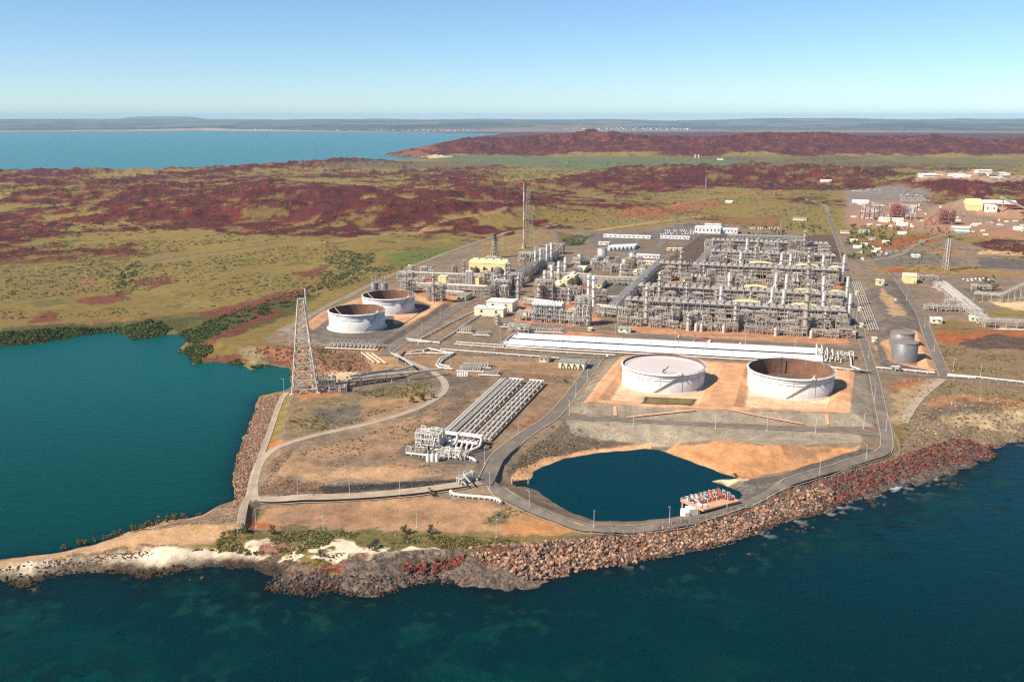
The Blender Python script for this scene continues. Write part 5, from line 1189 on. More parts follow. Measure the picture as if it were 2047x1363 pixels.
for px, yb, yt, r_, lb, mm in ((1186, 612, 551, 1.9, 'tall white column right of the tall braced frame', WHITE), (1176, 606, 549, 1.6, 'slim white column just left of the taller white one', WHITE), (1137, 608, 576, 1.5, 'pale column in the middle of the left frames', PIPE), (1078, 604, 566, 2.8, 'fat dark column with heavy rings inside the tower frame', TAN),
                           (1036, 597, 552, 2.0, 'slim grey column left of the tower frame', STACKM), (1010, 587, 545, 1.9, 'grey column over the wide road', STACKM), (812, 590, 544, 1.3, 'slender column at the far left corner', TAN), (867, 603, 545, 1.4, 'slender column behind the second open topped tank', TAN), (927, 545, 520, 1.2, 'slender lattice hung column left of the yellow hall', TAN),
                           (1241, 552, 528, 1.5, 'white upright drum behind the pipe bridge', WHITE), (1216, 540, 528, 1.2, 'short white upright drum near the pale tanks', WHITE), (994.5, 648, 628, 1.7, 'single pale column on the sand before the white blocks', PIPE), (1222, 545, 530, 1.2, 'short pale upright drum by the dark exchanger frame', PIPE)):
    x, y, z, h = base_h(px, yb, yt); column(x, y, z, h, r_, lb, m=mm, plats=3)
for k, (px, yb, yt, r_) in enumerate(((1070, 540, 501), (1080, 538, 497), (1093, 534, 488), (1102, 527, 485), (1089, 562, 540), (1103, 563, 529), (1117, 556, 522), (1130, 548, 514)) and [(1070, 542, 501, 1.5), (1080, 540, 497, 1.5), (1093, 536, 488, 1.6), (1102, 530, 485, 1.6), (1089, 566, 540, 2.0), (1103, 568, 529, 2.2), (1117, 561, 522, 2.2), (1130, 553, 514, 2.2)]):
    x, y, z, h = base_h(px, yb, yt); stack(x, y, z, h, r_, (ORD[k] + ' from the left of the slim tall stacks behind the yellow houses') if k < 4 else (ORD[k - 4] + ' from the left of the stout stacks rising from the yellow exhaust houses'), 'exhaust stacks of the left hand works')
for px, yb, yt, D_, dx, lb in ((1111, 584, 570, 30, 16, 'front yellow exhaust house under the stout stacks'), (1127, 579, 561, 30, 13, 'middle yellow exhaust house under the stout stacks'), (1141, 571, 552, 30, 13, 'rear right yellow exhaust house under the stout stacks')):
    x, y, z, h = base_h(px, yb, yt); L_ = dx / FPX * (y * CP + 190 * SP) * 1.05; t = thing('exhaust_house', lb, 'building', (x, y, z)); c = V3(x, y, 0) + PV * 13
    OBJ('wall', MB().box(c[0], c[1], z - .4, z + h, L_, 26, ROT), CREAM, t); OBJ('roof', MB().box(c[0], c[1], z + h + .003, z + h + .3, L_ + .6, 26.6, ROT).box(c[0], c[1] + 5, z + h + .3, z + h + 2, L_ * .6, 12, ROT), PALE_Y, t)
    c = V3(x, y, 0) - PV * .05; OBJ('door', MB().box(c[0], c[1], z, z + 2.6, 1.6, .15, ROT), GREYR, t)
for px, yb, yt in ((884, 571, 553), (951, 572, 555)):
    x, y, z, h = base_h(px, yb, yt); c = V3(x, y, 0) + PV * 5; t = thing('box_house', ('left' if px < 900 else 'right') + ' hand yellow box house with dark side in the left hand works', 'building', (x, y, z))
    OBJ('wall', MB().box(c[0], c[1], z - .4, z + h, 10 if px < 900 else 8, 10, ROT), CREAM, t); OBJ('roof', MB().box(c[0], c[1], z + h + .003, z + h + .3, 10.6 if px < 900 else 8.6, 10.6, ROT), PALE_Y, t)
    c = V3(x, y, 0) - PV * .05; OBJ('door', MB().box(c[0] - 1, c[1], z, z + 2.6, 1.6, .15, ROT), GREYR, t); OBJ('wall_rib', MB().box(c[0] + 1.6, c[1], z + h * .3, z + h * .95, .2, .2, ROT).box(c[0] - 2.6, c[1], z + h * .3, z + h * .95, .2, .2, ROT), PALE_Y, t)
x, y, z, h = base_h(937, 572, 542); t = thing('panelled_tower', 'tall white panelled tower between the two yellow box houses', 'tower', (x, y, z)); c = V3(x, y, 0) + PV * 3
OBJ('panel', MB().box(c[0], c[1], z - .4, z + h, 8.5, 5, ROT), WHITE, t); g_ = MB()
for k in range(5): g_.box(x - PU[0] * (3.6 - 1.8 * k), y - PU[1] * (3.6 - 1.8 * k), z, z + h, .3, .5, ROT)
for k in range(6): g_.box(x, y, z + h * k / 6 + .5, z + h * k / 6 + .9, 8.8, .4, ROT)
OBJ('rib', g_, STEEL, t)
# the small clusters that pack the ground of the left hand works
occ = [V3(o.location[0], o.location[1], 0) for o in COL.objects if o.parent is None and o.get('category') in ('steel structure', 'building', 'storage tank', 'process column', 'exhaust stack', 'pressure vessel')]
rq = random.Random(11); PK = []
for n_try in range(4000):
    if len(PK) > 44: break
    px, py = rq.choice(((rq.uniform(800, 1000), rq.uniform(548, 590)), (rq.uniform(1000, 1190), rq.uniform(505, 600)), (rq.uniform(1150, 1290), rq.uniform(520, 556)))); x, y, z = A(px, py); w_ = V3(x, y, 0)
    if min(np.linalg.norm(w_ - o_) for o_ in occ) < 9.5: continue
    if 890 < px < 985 and 575 < py: continue
    occ.append(w_); PK.append((px, py, x, y, z))
for k, (px, py, x, y, z) in enumerate(sorted(PK)):
    frame((x, y), PU, rq.uniform(6, 10), rq.uniform(5, 8), z, rq.uniform(4, 13), rq.choice((2, 2, 3)), 3.4, (ORD + ['forty-first', 'forty-second', 'forty-third', 'forty-fourth', 'forty-fifth', 'forty-sixth'])[k] + ' small pipe cluster from the left in the left hand works', 'small pipe clusters of the left hand works', 'pipe_cluster', 1.2, (STEEL, STEELB, PIPE, TAN)[k % 4], pm=(PIPE, PIPEW, STACKM, TAN)[(k // 2) % 4], seed=3000 + k)
# yellow turbine hall
t, P, L, H_ = building(937, 1011, 545, 527, 22, 'large pale yellow turbine hall with roof vents and four dark intakes', CREAM, CREAM, 'gable', 'turbine_hall', rise=3.6, wins=0)
for k in range(4):
    a = -L / 2 + L * (k + 1) / 4.6; x, y, z = P(a, -13.5, 0); OBJ('air_intake', MB().box(x, y, z - .3, z + 5, 2.6, 4.5, ROT).cyl((x, y, z + 5), (x, y, z + 7.5), 1.3, 1.3, 10), DARK, t)
for k in range(5):
    a = -L / 2 + L * (k + .5) / 5; x, y, z = P(a, 3.5, H_ + 2.2); OBJ('ridge_vent', MB().box(x, y, z, z + 2.2, L / 7, 4, ROT), PALE_Y, t)
B = building
B(913, 931, 601, 592, 22, 'yellow hut with brown flat roof beside the wide road', CREAM, GREYR, wins=2)
B(1043, 1052, 566, 558, 20, 'yellow hut with grey gable roof left of the tower frame', CREAM, GREYR, 'gable', wins=1)
B(812, 850, 573, 567, 12, 'long low grey roofed shed at the rear left of the works', TAN, GREYR, 'gable', wins=3)
B(1150, 1166, 546, 540, 40, 'long yellow roofed shed left of the dark exchangers', CREAM, PALE_Y, 'gable', rise=3, wins=1)
B(1180, 1190, 529, 523, 30, 'narrow yellow roofed shed beside the tall pale tank', CREAM, PALE_Y, 'gable', rise=2, wins=1)
B(1190, 1203, 577, 568, 30, 'yellow hut under a brown roof by the orange strip', CREAM, GREYR, 'gable', rise=2, wins=1)
B(1265, 1290, 550, 545, 26, 'flat pale yellow shed right of the pipe bridge', PALE_Y, PALE_Y, wins=3)
B(1284, 1312, 529, 524, 14, 'low pale yellow shed below the long white office', PALE_Y, PALE_Y, wins=4)
B(1258, 1318, 516, 510, 10, 'long white office block with small windows left of the trains', WHITE, WHITE, 'gable', rise=1.2, wins=8)
B(1196, 1217, 490, 485, 10, 'small open fronted white shed behind the tall pale tank', PALE_Y, WHITE, wins=2)
B(972, 1024, 622, 604, 20, 'tall white flat roofed block of the white pair by the road', PALE_Y, ROOFW, wins=2)
B(948, 1006, 632, 617, 14, 'lower white flat roofed block of the white pair by the road', PALE_Y, ROOFW, wins=2)
B(1236, 1260, 665, 657, 8, 'small pale yellow kiosk with green roof on the front road', PALE_Y, GREEN, wins=2)
B(1175, 1182, 662, 657, 5, 'tiny yellow cabin by the skids in front of the trains', CREAM, PALE_Y, wins=0)
B(1675, 1704, 672, 659, 8, 'yellow cabin on short legs at the front right corner of the trains', CREAM, GREYR, wins=3)
B(1078, 1096, 724, 716, 9, 'small yellow pump hut on the bank above the slug catcher', CREAM, GREYR, wins=2)
t, P, L, H_ = B(1116, 1168, 737, 725, 12, 'tan pump house with four curved pipes along its front', PALE_Y, GREYR, wins=0)
for k in range(4):
    a = -L / 2 + L * (k + .7) / 4.4; q_ = [P(a, -6, 3.6), P(a, -7.6, 3.2), P(a, -8.2, 1.6), P(a, -8.2, -.4)]; OBJ('suction_pipe', MB().pipe(q_, .55, 8), DARK, t)
B(1388, 1440, 467, 456, 34, 'white flat roofed administration building, left wing with dark glazing', WHITE, ROOFW, wins=7)
B(1424, 1474, 467, 459, 26, 'white flat roofed administration building, lower right wing', WHITE, ROOFW, wins=7)
B(1408, 1440, 458, 449, 16, 'white upper block rising behind the administration building', WHITE, ROOFW, wins=3)
B(1206, 1300, 476, 471, 9, 'very long low white barrack behind the pale tanks', WHITE, ROOFW, 'gable', rise=1, wins=10)
B(1320, 1378, 478, 473, 8, 'long low white barrack facing the car park', WHITE, ROOFW, 'gable', rise=1, wins=8)
for k in range(7): B(1214 + k * 8, 1220 + k * 8, 501 - k * .4, 495 - k * .4, 34, f'{ORD[k]} from the left of the parallel white roofed cabins', WHITE, ROOFW, 'gable', name='site_cabin', rise=.8, wins=0)
for k in range(3): B(1333 + k * 11, 1341 + k * 11, 501, 497, 8, f'{ORD[k]} from the left of the small tan cabins on the empty lot', PALE_Y, PALE_Y, name='site_cabin', wins=1)
B(1806, 1832, 567, 552, 20, 'pale yellow gabled hall beside the right hand pipe corridor', CREAM, PALE_Y, 'gable', rise=2.5, wins=0)
B(1751, 1767, 571, 561, 9, 'small pale yellow blockhouse by the road bend', CREAM, PALE_Y, wins=1)
B(1861, 1883, 647, 638, 10, 'white and cream hut on an orange pad right of the grey tanks', PALE_Y, ROOFW, wins=2)
B(1940, 1957, 643, 635, 10, 'white hut on an orange pad beside the curved road', PALE_Y, ROOFW, wins=2)
B(1743, 1752, 713 - 30, 676, 4, 'tiny cream cabinet beside the right road', PALE_Y, PALE_Y, wins=0)
B(1823, 1840, 515, 511, 14, 'white cabin alone on the gravel yard', WHITE, ROOFW, wins=1)
for k, (px, py) in enumerate(((1712, 590), (1718, 622), (1722, 655))): B(px - 3, px + 3, py, py - 7, 4, ('top', 'middle', 'bottom')[k] + ' cream electrical kiosk beside the right road', PALE_Y, PALE_Y, name='kiosk', wins=0)
# ------------------------------------------------------------------ the two long white roofs
def long_roof(l, r_, D_, label):
    p = V3(*G(*l, 9), 0); q = V3(*G(*r_, 9), 0); u = (q - p) / np.linalg.norm(q - p); v = V3(-u[1], u[0], 0); L = np.linalg.norm(q - p); c = (p + q) / 2
    t = thing('pipe_shed', label, 'long roof', (c[0], c[1], 8)); P = lambda a, b, h: tuple(p + u * a + v * b + V3(0, 0, 8 + h))
    prof = [(0, 2.0), (D_ * .12, 2.9), (D_ * .35, 3.9), (D_ * .6, 4.4), (D_ * .85, 4.2), (D_, 3.2)]
    n = 11
    for k in range(n):
        a0, a1 = L * k / n + .12, L * (k + 1) / n - .12; vs = [P(a, b, h) for a in (a0, a1) for b, h in prof] + [P(a, b, h - .25) for a in (a0, a1) for b, h in prof]
        m_ = len(prof); fs = [(i, m_ + i, m_ + i + 1, i + 1) for i in range(m_ - 1)] + [(2 * m_ + i, 2 * m_ + i + 1, 3 * m_ + i + 1, 3 * m_ + i) for i in range(m_ - 1)]
        OBJ('roof_panel', MB().add(vs, fs, True), ROOFW, t)
    rb = MB()
    for k in range(n + 1):
        for (b0, h0), (b1, h1) in zip(prof[:-1], prof[1:]): rb.beam(P(L * k / n, b0, h0 + .06), P(L * k / n, b1, h1 + .06), .4, .25)
    OBJ('rib', rb, STEEL, t)
    fl = MB()
    for a in np.linspace(2, L - 2, 23): fl.beam(P(a, .6, -.4), P(a, .6, 2.0), .35); fl.beam(P(a, D_ - .6, -.4), P(a, D_ - .6, 3.2), .35)
    OBJ('support_frame', fl, STEEL, t)
    for b in (D_ * .25, D_ * .5, D_ * .75): OBJ('pipe', MB().cyl(P(-4, b, 1.6), P(L + 3, b, 1.6), .8, n=10), PIPEW, t)
    OBJ('side_pipe', MB().cyl(P(0, -2.2, .9), P(L, -2.2, .9), .45, n=8).cyl(P(0, -3.6, .9), P(L, -3.6, .9), .4, n=8), PIPEW, t)
    return P, L
P, L = long_roof((1014, 690), (1645, 725), 13, 'nearer of two very long white curved pipe shed roofs')
long_roof((1031, 677.5), (1645, 709.5), 13, 'farther of two very long white curved pipe shed roofs')
def pipes(name, label, paths, r, z=None, m=PIPEW, sup=12, cat='pipeline', group=None, wid=0, high=1.2, smooth=False, sph=None):
    """ground pipelines given in picture columns and rows; each path is a part"""
    c0 = A(*paths[0][0][:2]); t = thing(name, label, cat, (c0[0], c0[1], c0[2]), group)
    for pt in paths:
        W = []
        for q_ in pt:
            if len(q_) == 3:
                x, y = G(q_[0], q_[1], q_[2]); W.append(V3(x, y, q_[2]))
            else:
                x, y, zz = A(*q_[:2]); W.append(V3(x, y, zz + high))
        if smooth: W = [V3(*w_) for w_ in spline(W, 3)]
        OBJ('pipe', MB().pipe([tuple(w_) for w_ in W], r, 10), m, t)
        for a, b in zip(W[:-1], W[1:]):
            L = np.linalg.norm(b - a); n = int(L / sup)
            for k in range(n + 1):
                w_ = a + (b - a) * ((k + .5) / (n + 1)); d = (b - a) / (L or 1); g0 = hz(w_[0], w_[1])
                su = MB()
                if w_[2] - g0 > 2.2: su.beam((w_[0], w_[1], g0 - .3), (w_[0], w_[1], w_[2]), .45)
                else: su.box(w_[0], w_[1], g0 - .3, w_[2] - r * .5, .7, r * 2.6, math.atan2(d[1], d[0]))
                OBJ('support', su, CONC if (sph is None) else STEEL, t)
    return t
# ------------------------------------------------------------------ slug catcher
SA = [(1022, 757, 903, 868), (1029, 757.5, 913, 869.5), (1036.5, 758, 923, 871), (1044, 758.5, 933, 872)]
SB = [(1062, 760, 948, 873), (1069.5, 760.5, 958, 874.5), (1077, 761, 968, 876), (1085, 761.5, 977, 877.5)]
for nm, S_, lb in (('a', SA, 'left group of four parallel white slug catcher pipes on saddles'), ('b', SB, 'right group of four parallel white slug catcher pipes on saddles')):
    x, y, z = A(S_[0][2], S_[0][3]); t = thing('slug_catcher', lb, 'pipe bank', (x, y, z))
    for (a, b, c, d) in S_:
        p = V3(*G(a, b, 11), 11); q = V3(*G(c, d, 10), 10); OBJ('pipe', MB().cyl(tuple(p), tuple(q), .74, n=12), PIPEW, t)
        for k in range(12):
            w_ = p + (q - p) * (k + .5) / 12; r0 = math.atan2(q[1] - p[1], q[0] - p[0]); sd = MB(); sd.box(w_[0], w_[1], hz(w_[0], w_[1]) - .3, w_[2] - .5, .9, 2.2, r0); sd.cyl(tuple(w_ - (q - p) / np.linalg.norm(q - p) * .25), tuple(w_ + (q - p) / np.linalg.norm(q - p) * .25), .92, n=10); OBJ('saddle', sd, CONC, t)
    p0 = V3(*G(S_[0][0] - 3, S_[0][1] - .5, 11), 11); p1 = V3(*G(S_[3][0] + 3, S_[3][1] + .5, 11), 11); OBJ('header', MB().cyl(tuple(p0), tuple(p1), .9, n=10), PIPEW, t)
x, y, z = A(945, 810); t = thing('pipe_track', 'twin raised pipes with a walkway along the left edge of the slug catcher', 'pipe bank', (x, y, z)); wk = MB()
for k, (a, b, c, d) in enumerate(((1003, 757, 884, 866), (1009, 757, 890, 867))):
    p = V3(*G(a, b, 12.3), 12.3); q = V3(*G(c, d, 11.5), 11.5); OBJ('pipe', MB().cyl(tuple(p), tuple(q), .8, n=10), PIPEW, t)
    for j in range(16):
        w_ = p + (q - p) * (j + .5) / 16; wk.beam((w_[0], w_[1], hz(w_[0], w_[1]) - .3), (w_[0], w_[1], w_[2]), .4)
        if j % 2: wk.beam((w_[0], w_[1], w_[2] - .9), (w_[0] + 3.4, w_[1] - 1, w_[2] - .9), .35)
    if k: wk.beam(tuple(p + V3(1.8, -.6, -.5)), tuple(q + V3(1.8, -.6, -.5)), 1.3, .15); wk.beam(tuple(p + V3(2.4, -.7, .6)), tuple(q + V3(2.4, -.7, .6)), .1)
OBJ('walkway', wk, STEEL, t)
# manifolds at its seaward end
for (pa, pb, lb) in (((874, 862), (914, 868), 'left white manifold with elbows at the end of the slug catcher'), ((921, 867), (962, 873), 'right white manifold with elbows at the end of the slug catcher')):
    p = V3(*G(*pa, 14), 0); q = V3(*G(*pb, 14), 0); u = (q - p) / np.linalg.norm(q - p); v = V3(-u[1], u[0], 0); L = np.linalg.norm(q - p); c = (p + q) / 2
    t = thing('manifold', lb, 'manifold', (c[0], c[1], hz(c[0], c[1]))); P = lambda a, b, h: tuple(p + u * a + v * b + V3(0, 0, 8 + h))
    OBJ('platform', MB().prism([P(-.5, -1.4, 0)[:2], P(L + .5, -1.4, 0)[:2], P(L + .5, 2.6, 0)[:2], P(-.5, 2.6, 0)[:2]], 13.6, 14.4), WHITE, t)
    hd = MB().cyl(P(-3, -7, 4), P(L + 1, -7, 4), .9, n=12).pipe([P(-1, -7, 4), P(-1.5, -11, 2.5), P(-1.5, -16, 1.2)], .8, 10).pipe([P(L + 1, -2, 5.5), P(L + 2.5, -5, 5.5), P(L + 2.5, -8, 3), P(L - 2, -16, 1.2), P(L - 6, -18, 1.2)], .75, 10); OBJ('header', hd, PIPEW, t)
    el = MB(); 
    for k in range(4):
        a = L * (k + .5) / 4; el.pipe([P(a, 3, 3), P(a, -3, 3), P(a, -6.8, 4)], .8, 10); el.pipe([P(a, -7, 4), P(a, -9.5, 2.2), P(a, -10.5, .6)], .7, 8); el.ball(P(a, -4, 3.3), 1.25, 10, 6)
    OBJ('elbow', el, PIPEW, t); lg = MB()
    for a in (0, L * .5, L):
        for b in (-1, 2.2): lg.beam(P(a, b, -1), P(a, b, 5.6), .35)
        lg.beam(P(a, -7, -1), P(a, -7, 3.4), .35)
    OBJ('support_frame', lg, STEEL, t)
x, y, z = A(848, 903); frame((x + 3, y + 7), PU, 15, 10, z, 10.5, 3, 3.6, 'white multi level valve skid left of the slug catcher manifolds', m=WHITE, pm=PIPEW, seed=77, fill=1.2)
x, y, z = A(905, 913); frame((x, y), PU, 17, 7, z, 3.4, 1, 2.4, 'tangle of small white pipes and valves before the slug catcher manifolds', m=PIPEW, pm=PIPEW, seed=78, fill=1.7, name='valve_skid')
x, y, z = A(832, 908); frame((x, y), PU, 11, 5, z, 3.0, 1, 2.6, 'low grey pipe skid at the far left of the slug catcher end', m=STEEL, pm=PIPE, seed=79, fill=1.3, name='valve_skid')
for k, px in enumerate((855.5, 864.5, 873.5)):
    x, y, z = A(px, 922); t = thing('white_drum', f'{("left", "middle", "right")[k]} one of three white upright drums on a slab before the slug catcher', 'pressure vessel', (x, y, z))
    OBJ('shell', MB().lathe(x, y, [(1.15, z - .2), (1.15, z + 4.2), (.9, z + 4.7), (.02, z + 5)], 16), WHITE, t); OBJ('top_pipe', MB().pipe([(x, y, z + 4.8), (x, y, z + 5.5), (x, y + 2, z + 5.5), (x, y + 2, z)], .2, 6), PIPEW, t)
x, y, z = A(913, 906); t = thing('white_drum', 'single short white upright drum near the big white elbow', 'pressure vessel', (x, y, z)); OBJ('shell', MB().lathe(x, y, [(1.1, z - .2), (1.1, z + 3.6), (.8, z + 4.1), (.02, z + 4.3)], 16), WHITE, t); OBJ('skirt', MB().lathe(x, y, [(1.3, z - .3), (1.3, z + .5)], 16), STEEL, t)
pipes('export_pipe', 'white pipe curving down into the ground right of the slug catcher end', [[(878, 917), (905, 913), (930, 916), (945, 920), (952, 926)]], .75, smooth=True)
pipes('header_pipe', 'long white pipe with a box at its left end before the slug catcher', [[(812, 909), (835, 911), (858, 914)]], .8)
pipes('sea_pipe', 'white pipe bending along a trench seaward of the junction', [[(901, 984), (903, 988), (912, 992), (940, 995), (975, 998), (993, 1001), (1003, 1008)]], .85, smooth=True)
x, y, z = A(930, 966); frame((x, y + 2), V3(math.cos(R(50)), math.sin(R(50)), 0), 10, 4, z, 3.6, 1, 2.6, 'white valve skid with upright drum inside the junction island', m=PIPEW, pm=PIPEW, seed=81, fill=1.5, name='valve_skid')
# ------------------------------------------------------------------ metering skids and pipe runs
def cooler_row(px0, px1, py, n, label, W=9, H_=4.5, z=8, slant=True, m=PIPEW):
    p = V3(*A(px0, py)[:2], 0); q = V3(*A(px1, py + (px1 - px0) * .04)[:2], 0); u = (q - p) / np.linalg.norm(q - p); v = V3(-u[1], u[0], 0); L = np.linalg.norm(q - p)
    P = lambda a, b, h: tuple(p + u * a + v * b + V3(0, 0, z + h)); c = (p + q) / 2; t = thing('metering_skid', label, 'pipe skid', (c[0], c[1], z))
    for k in range(n):
        a = L * (k + .5) / n; mb = MB(); mb.drum(P(a, 1, H_ * .45), P(a, W - 1, H_ * .45), L / n * .2, 9)
        mb.pipe([P(a, 0, .4), P(a, 0, H_ * .8), P(a + L / n * .4, W * .4, H_), P(a + L / n * .4, W, H_ * .6)], .26, 6); OBJ('meter_run', mb, m, t)
    fr = MB()
    for k in range(0, n + 1, 2):
        for b in (0, W): fr.beam(P(L * k / n, b, -.4), P(L * k / n, b, H_), .28)
        if slant: fr.beam(P(L * k / n, 0, H_), P(L * min(k + 1.5, n) / n, W * .5, H_ + 1.6), .3)
    for b in (0, W):
        for h in (H_ * .5, H_): fr.beam(P(0, b, h), P(L, b, h), .22)
    OBJ('frame', fr, STEEL, t); OBJ('header', MB().cyl(P(-2, -1.2, 1), P(L + 2, -1.2, 1), .6, n=9).cyl(P(-1, W + 1, 1.4), P(L + 1, W + 1, 1.4), .5, n=9), m, t); return t
cooler_row(655, 752, 697, 12, 'row of white cross braced coolers in front of the nearest bay tank', 11, 6)
cooler_row(918, 942, 666, 7, 'dark legged white skid at the left end of the long roofs', 10, 6, slant=False)
cooler_row(950, 976, 671, 6, 'low white skid right of the dark legged skid', 9, 4, slant=False)
cooler_row(1052, 1122, 664, 12, 'long row of white meter runs before the fan building', 9, 4.5)
cooler_row(1005, 1050, 655, 7, 'jumble of white pipes left of the long row of meter runs', 7, 4.5)
cooler_row(918, 962, 743, 9, 'front row of white meter runs above the slug catcher', 10, 4)
cooler_row(925, 978, 735, 9, 'rear row of white meter runs above the slug catcher', 7, 4.5)
cooler_row(962, 995, 751, 6, 'short slanting white pipe bank right of the meter runs', 8, 3, slant=False)
for k in range(5):
    x, y, z = A(916 + k * 4.6, 752); t = thing('white_drum', f'{ORD[k]} from the left of the small white drums before the meter runs', 'pressure vessel', (x, y, z)); OBJ('shell', MB().lathe(x, y, [(.9, z - .2), (.9, z + 2.8), (.6, z + 3.3), (.02, z + 3.5)], 12), WHITE, t)
pipes('pipe_run', 'three white pipes turning from the upper pipe bank down to the meter runs', [[(812, 711), (850, 708), (880, 709), (902, 709), (880, 720), (872, 732), (880, 738), (905, 740)], [(846, 704), (856, 699), (890, 706), (908, 708), (885, 722), (878, 731), (900, 736)], [(820, 706), (846, 702)]], .75, smooth=False)
pipes('pipe_run', 'long white pipe from the bend to the pump house on the bank', [[(880, 700), (960, 706), (1050, 713), (1118, 718)]], .5)
pipes('pipe_run', 'white pipes along the front of the nearer long roof to the seaward bank', [[(908, 690), (1000, 697), (1120, 706), (1230, 712)], [(912, 686), (1000, 692), (1120, 700)]], .5)
pipes('pipe_run', 'white pipe pair following the wide road to the left', [[(815, 683), (845, 686), (875, 686), (905, 668), (930, 650), (990, 612)], [(840, 680), (895, 650), (955, 620), (985, 598)], [(812, 679), (880, 688)]], .55)
pipes('pipe_run', 'pipes in the loop left of the long roofs', [[(1000, 693), (1018, 676), (1030, 668)], [(1005, 695), (1024, 678), (1036, 667)]], .7)
pipes('pipe_run', 'white pipe at the road end of the long roofs', [[(1645, 735), (1680, 739), (1705, 742), (1740, 745)], [(1700, 712), (1702, 735), (1720, 742)]], .7)
x, y, z = A(1668, 722)
t = thing('pipe_loops', 'tall white pipe loops at the right end of the long roofs', 'pipework', (x, y, z))
for k in range(5):
    mb = MB(); o = V3(x, y, 0) + PU * (-14 + k * 4.2) + PV * (k % 2) * 2; Q = lambda a, b, h: tuple(o + PU * a + PV * b + V3(0, 0, z + h)); hh = 10 - k * 1.3
    mb.pipe([Q(-3, 0, 1.5), Q(0, 0, 1.5), Q(0, 0, hh), Q(0, 14, hh), Q(0, 14, 1.5)], .65, 10); mb.pipe([Q(2, -3, 0), Q(2, -3, hh * .6), Q(5, 1, hh * .6), Q(8, 6, 1.5)], .55, 8); OBJ('loop_pipe', mb, PIPEW, t)
x, y, z = A(1690, 716); frame((x, y), PU, 12, 8, z, 4, 1, 3, 'white valve skid right of the tall pipe loops', m=PIPEW, pm=PIPEW, seed=91, name='valve_skid')
pipes('shore_pipe', 'white pipe on low supports running right along the shore road', [[(1750, 737), (1800, 741), (1840, 745), (1868, 748)], [(1782, 738), (1783, 732, 12), (1798, 733, 12), (1799, 741)]], .7)
pipes('shore_pipe', 'long white pipe continuing along the shore to the right edge', [[(1893, 751), (1950, 756), (2060, 768)], [(1893, 754), (1950, 758)]], .65)
pipes('pipe_corridor', 'bundle of pale pipes running beside the right hand road', [[(1704 + k * 4, 566), (1722 + k * 4.6, 620), (1737 + k * 5, 662)] for k in range(5)], .4, m=PIPE, sup=20)
rk((1866, 562), (1935, 619), 13, 14, 'wide pipe corridor descending beside the pale yellow gabled hall', npipe=10, m=PIPE, levels=2, bay=9, pm=PIPEW)
rk((1935, 618), (1968, 643), 13, 10, 'lower end of the wide pipe corridor near the curved road', npipe=6, m=PIPE, levels=2, bay=9)
for k, (px, py, L_, lb) in enumerate(((1915, 610, 26, 'crowded pipe junction crossing the wide pipe corridor'), (1872, 620, 24, 'low pipe skid left of the wide pipe corridor'), (1855, 560, 22, 'low grey skid under the pale yellow gabled hall'), (1960, 580, 20, 'pipe frame below the inclined conveyor'), (1925, 622, 24, 'lower pipe junction of the wide corridor'))):
    x, y, z = A(px, py); frame((x, y), PU, L_, 9, z, 5, 2, 4, lb, m=PIPE, seed=120 + k)
def trestle(l, r_, zt, W, label, name='trestle', bay=9, zb=None, m=STEEL):
    p = V3(*G(l[0], l[1], zt[0]), zt[0]); q = V3(*G(r_[0], r_[1], zt[1]), zt[1]); L = np.linalg.norm(q - p); u = (q - p) / L; v = V3(-u[1], u[0], 0); v /= np.linalg.norm(v); c = (p + q) / 2
    t = thing(name, label, 'trestle', (c[0], c[1], hz(c[0], c[1]))); n = max(2, round(L / bay)); gd = MB()
    for k in range(n + 1):
        fr = MB()
        for b in (-W / 2, W / 2):
            w_ = p + u * L * k / n + v * b; fr.beam((w_[0], w_[1], hz(w_[0], w_[1]) - .5), tuple(w_), .5)
        a = p + u * L * k / n; fr.beam(tuple(a - v * W / 2), tuple(a + v * W / 2), .4); OBJ('bent', fr, m, t)
    for b in (-W / 2, W / 2):
        gd.beam(tuple(p + v * b), tuple(q + v * b), .4, .7); gd.beam(tuple(p + v * b + V3(0, 0, 2.4)), tuple(q + v * b + V3(0, 0, 2.4)), .25)
        for k in range(n * 2):
            a = p + u * L * k / (2 * n) + v * b; a2 = p + u * L * (k + 1) / (2 * n) + v * b; gd.beam(tuple(a + V3(0, 0, 2.4 * (k % 2))), tuple(a2 + V3(0, 0, 2.4 * ((k + 1) % 2))), .2)
    OBJ('truss', gd, m, t)
    for k in range(3): OBJ('pipe', MB().cyl(tuple(p + v * (k - 1) * W * .3 + V3(0, 0, .8)), tuple(q + v * (k - 1) * W * .3 + V3(0, 0, .8)), .4, n=8), PIPE, t)
    return t
trestle((1948, 586), (2000, 590), (16, 16), 6, 'level trestle at the foot of the inclined conveyor', m=PIPE)
trestle((2000, 590), (2075, 556), (16, 32), 6, 'inclined conveyor gallery rising to the right edge', 'conveyor', m=PIPE)
trestle((1968, 640), (2075, 644), (15, 15), 6, 'level pipe trestle with posts leaving at the right edge', m=PIPE)
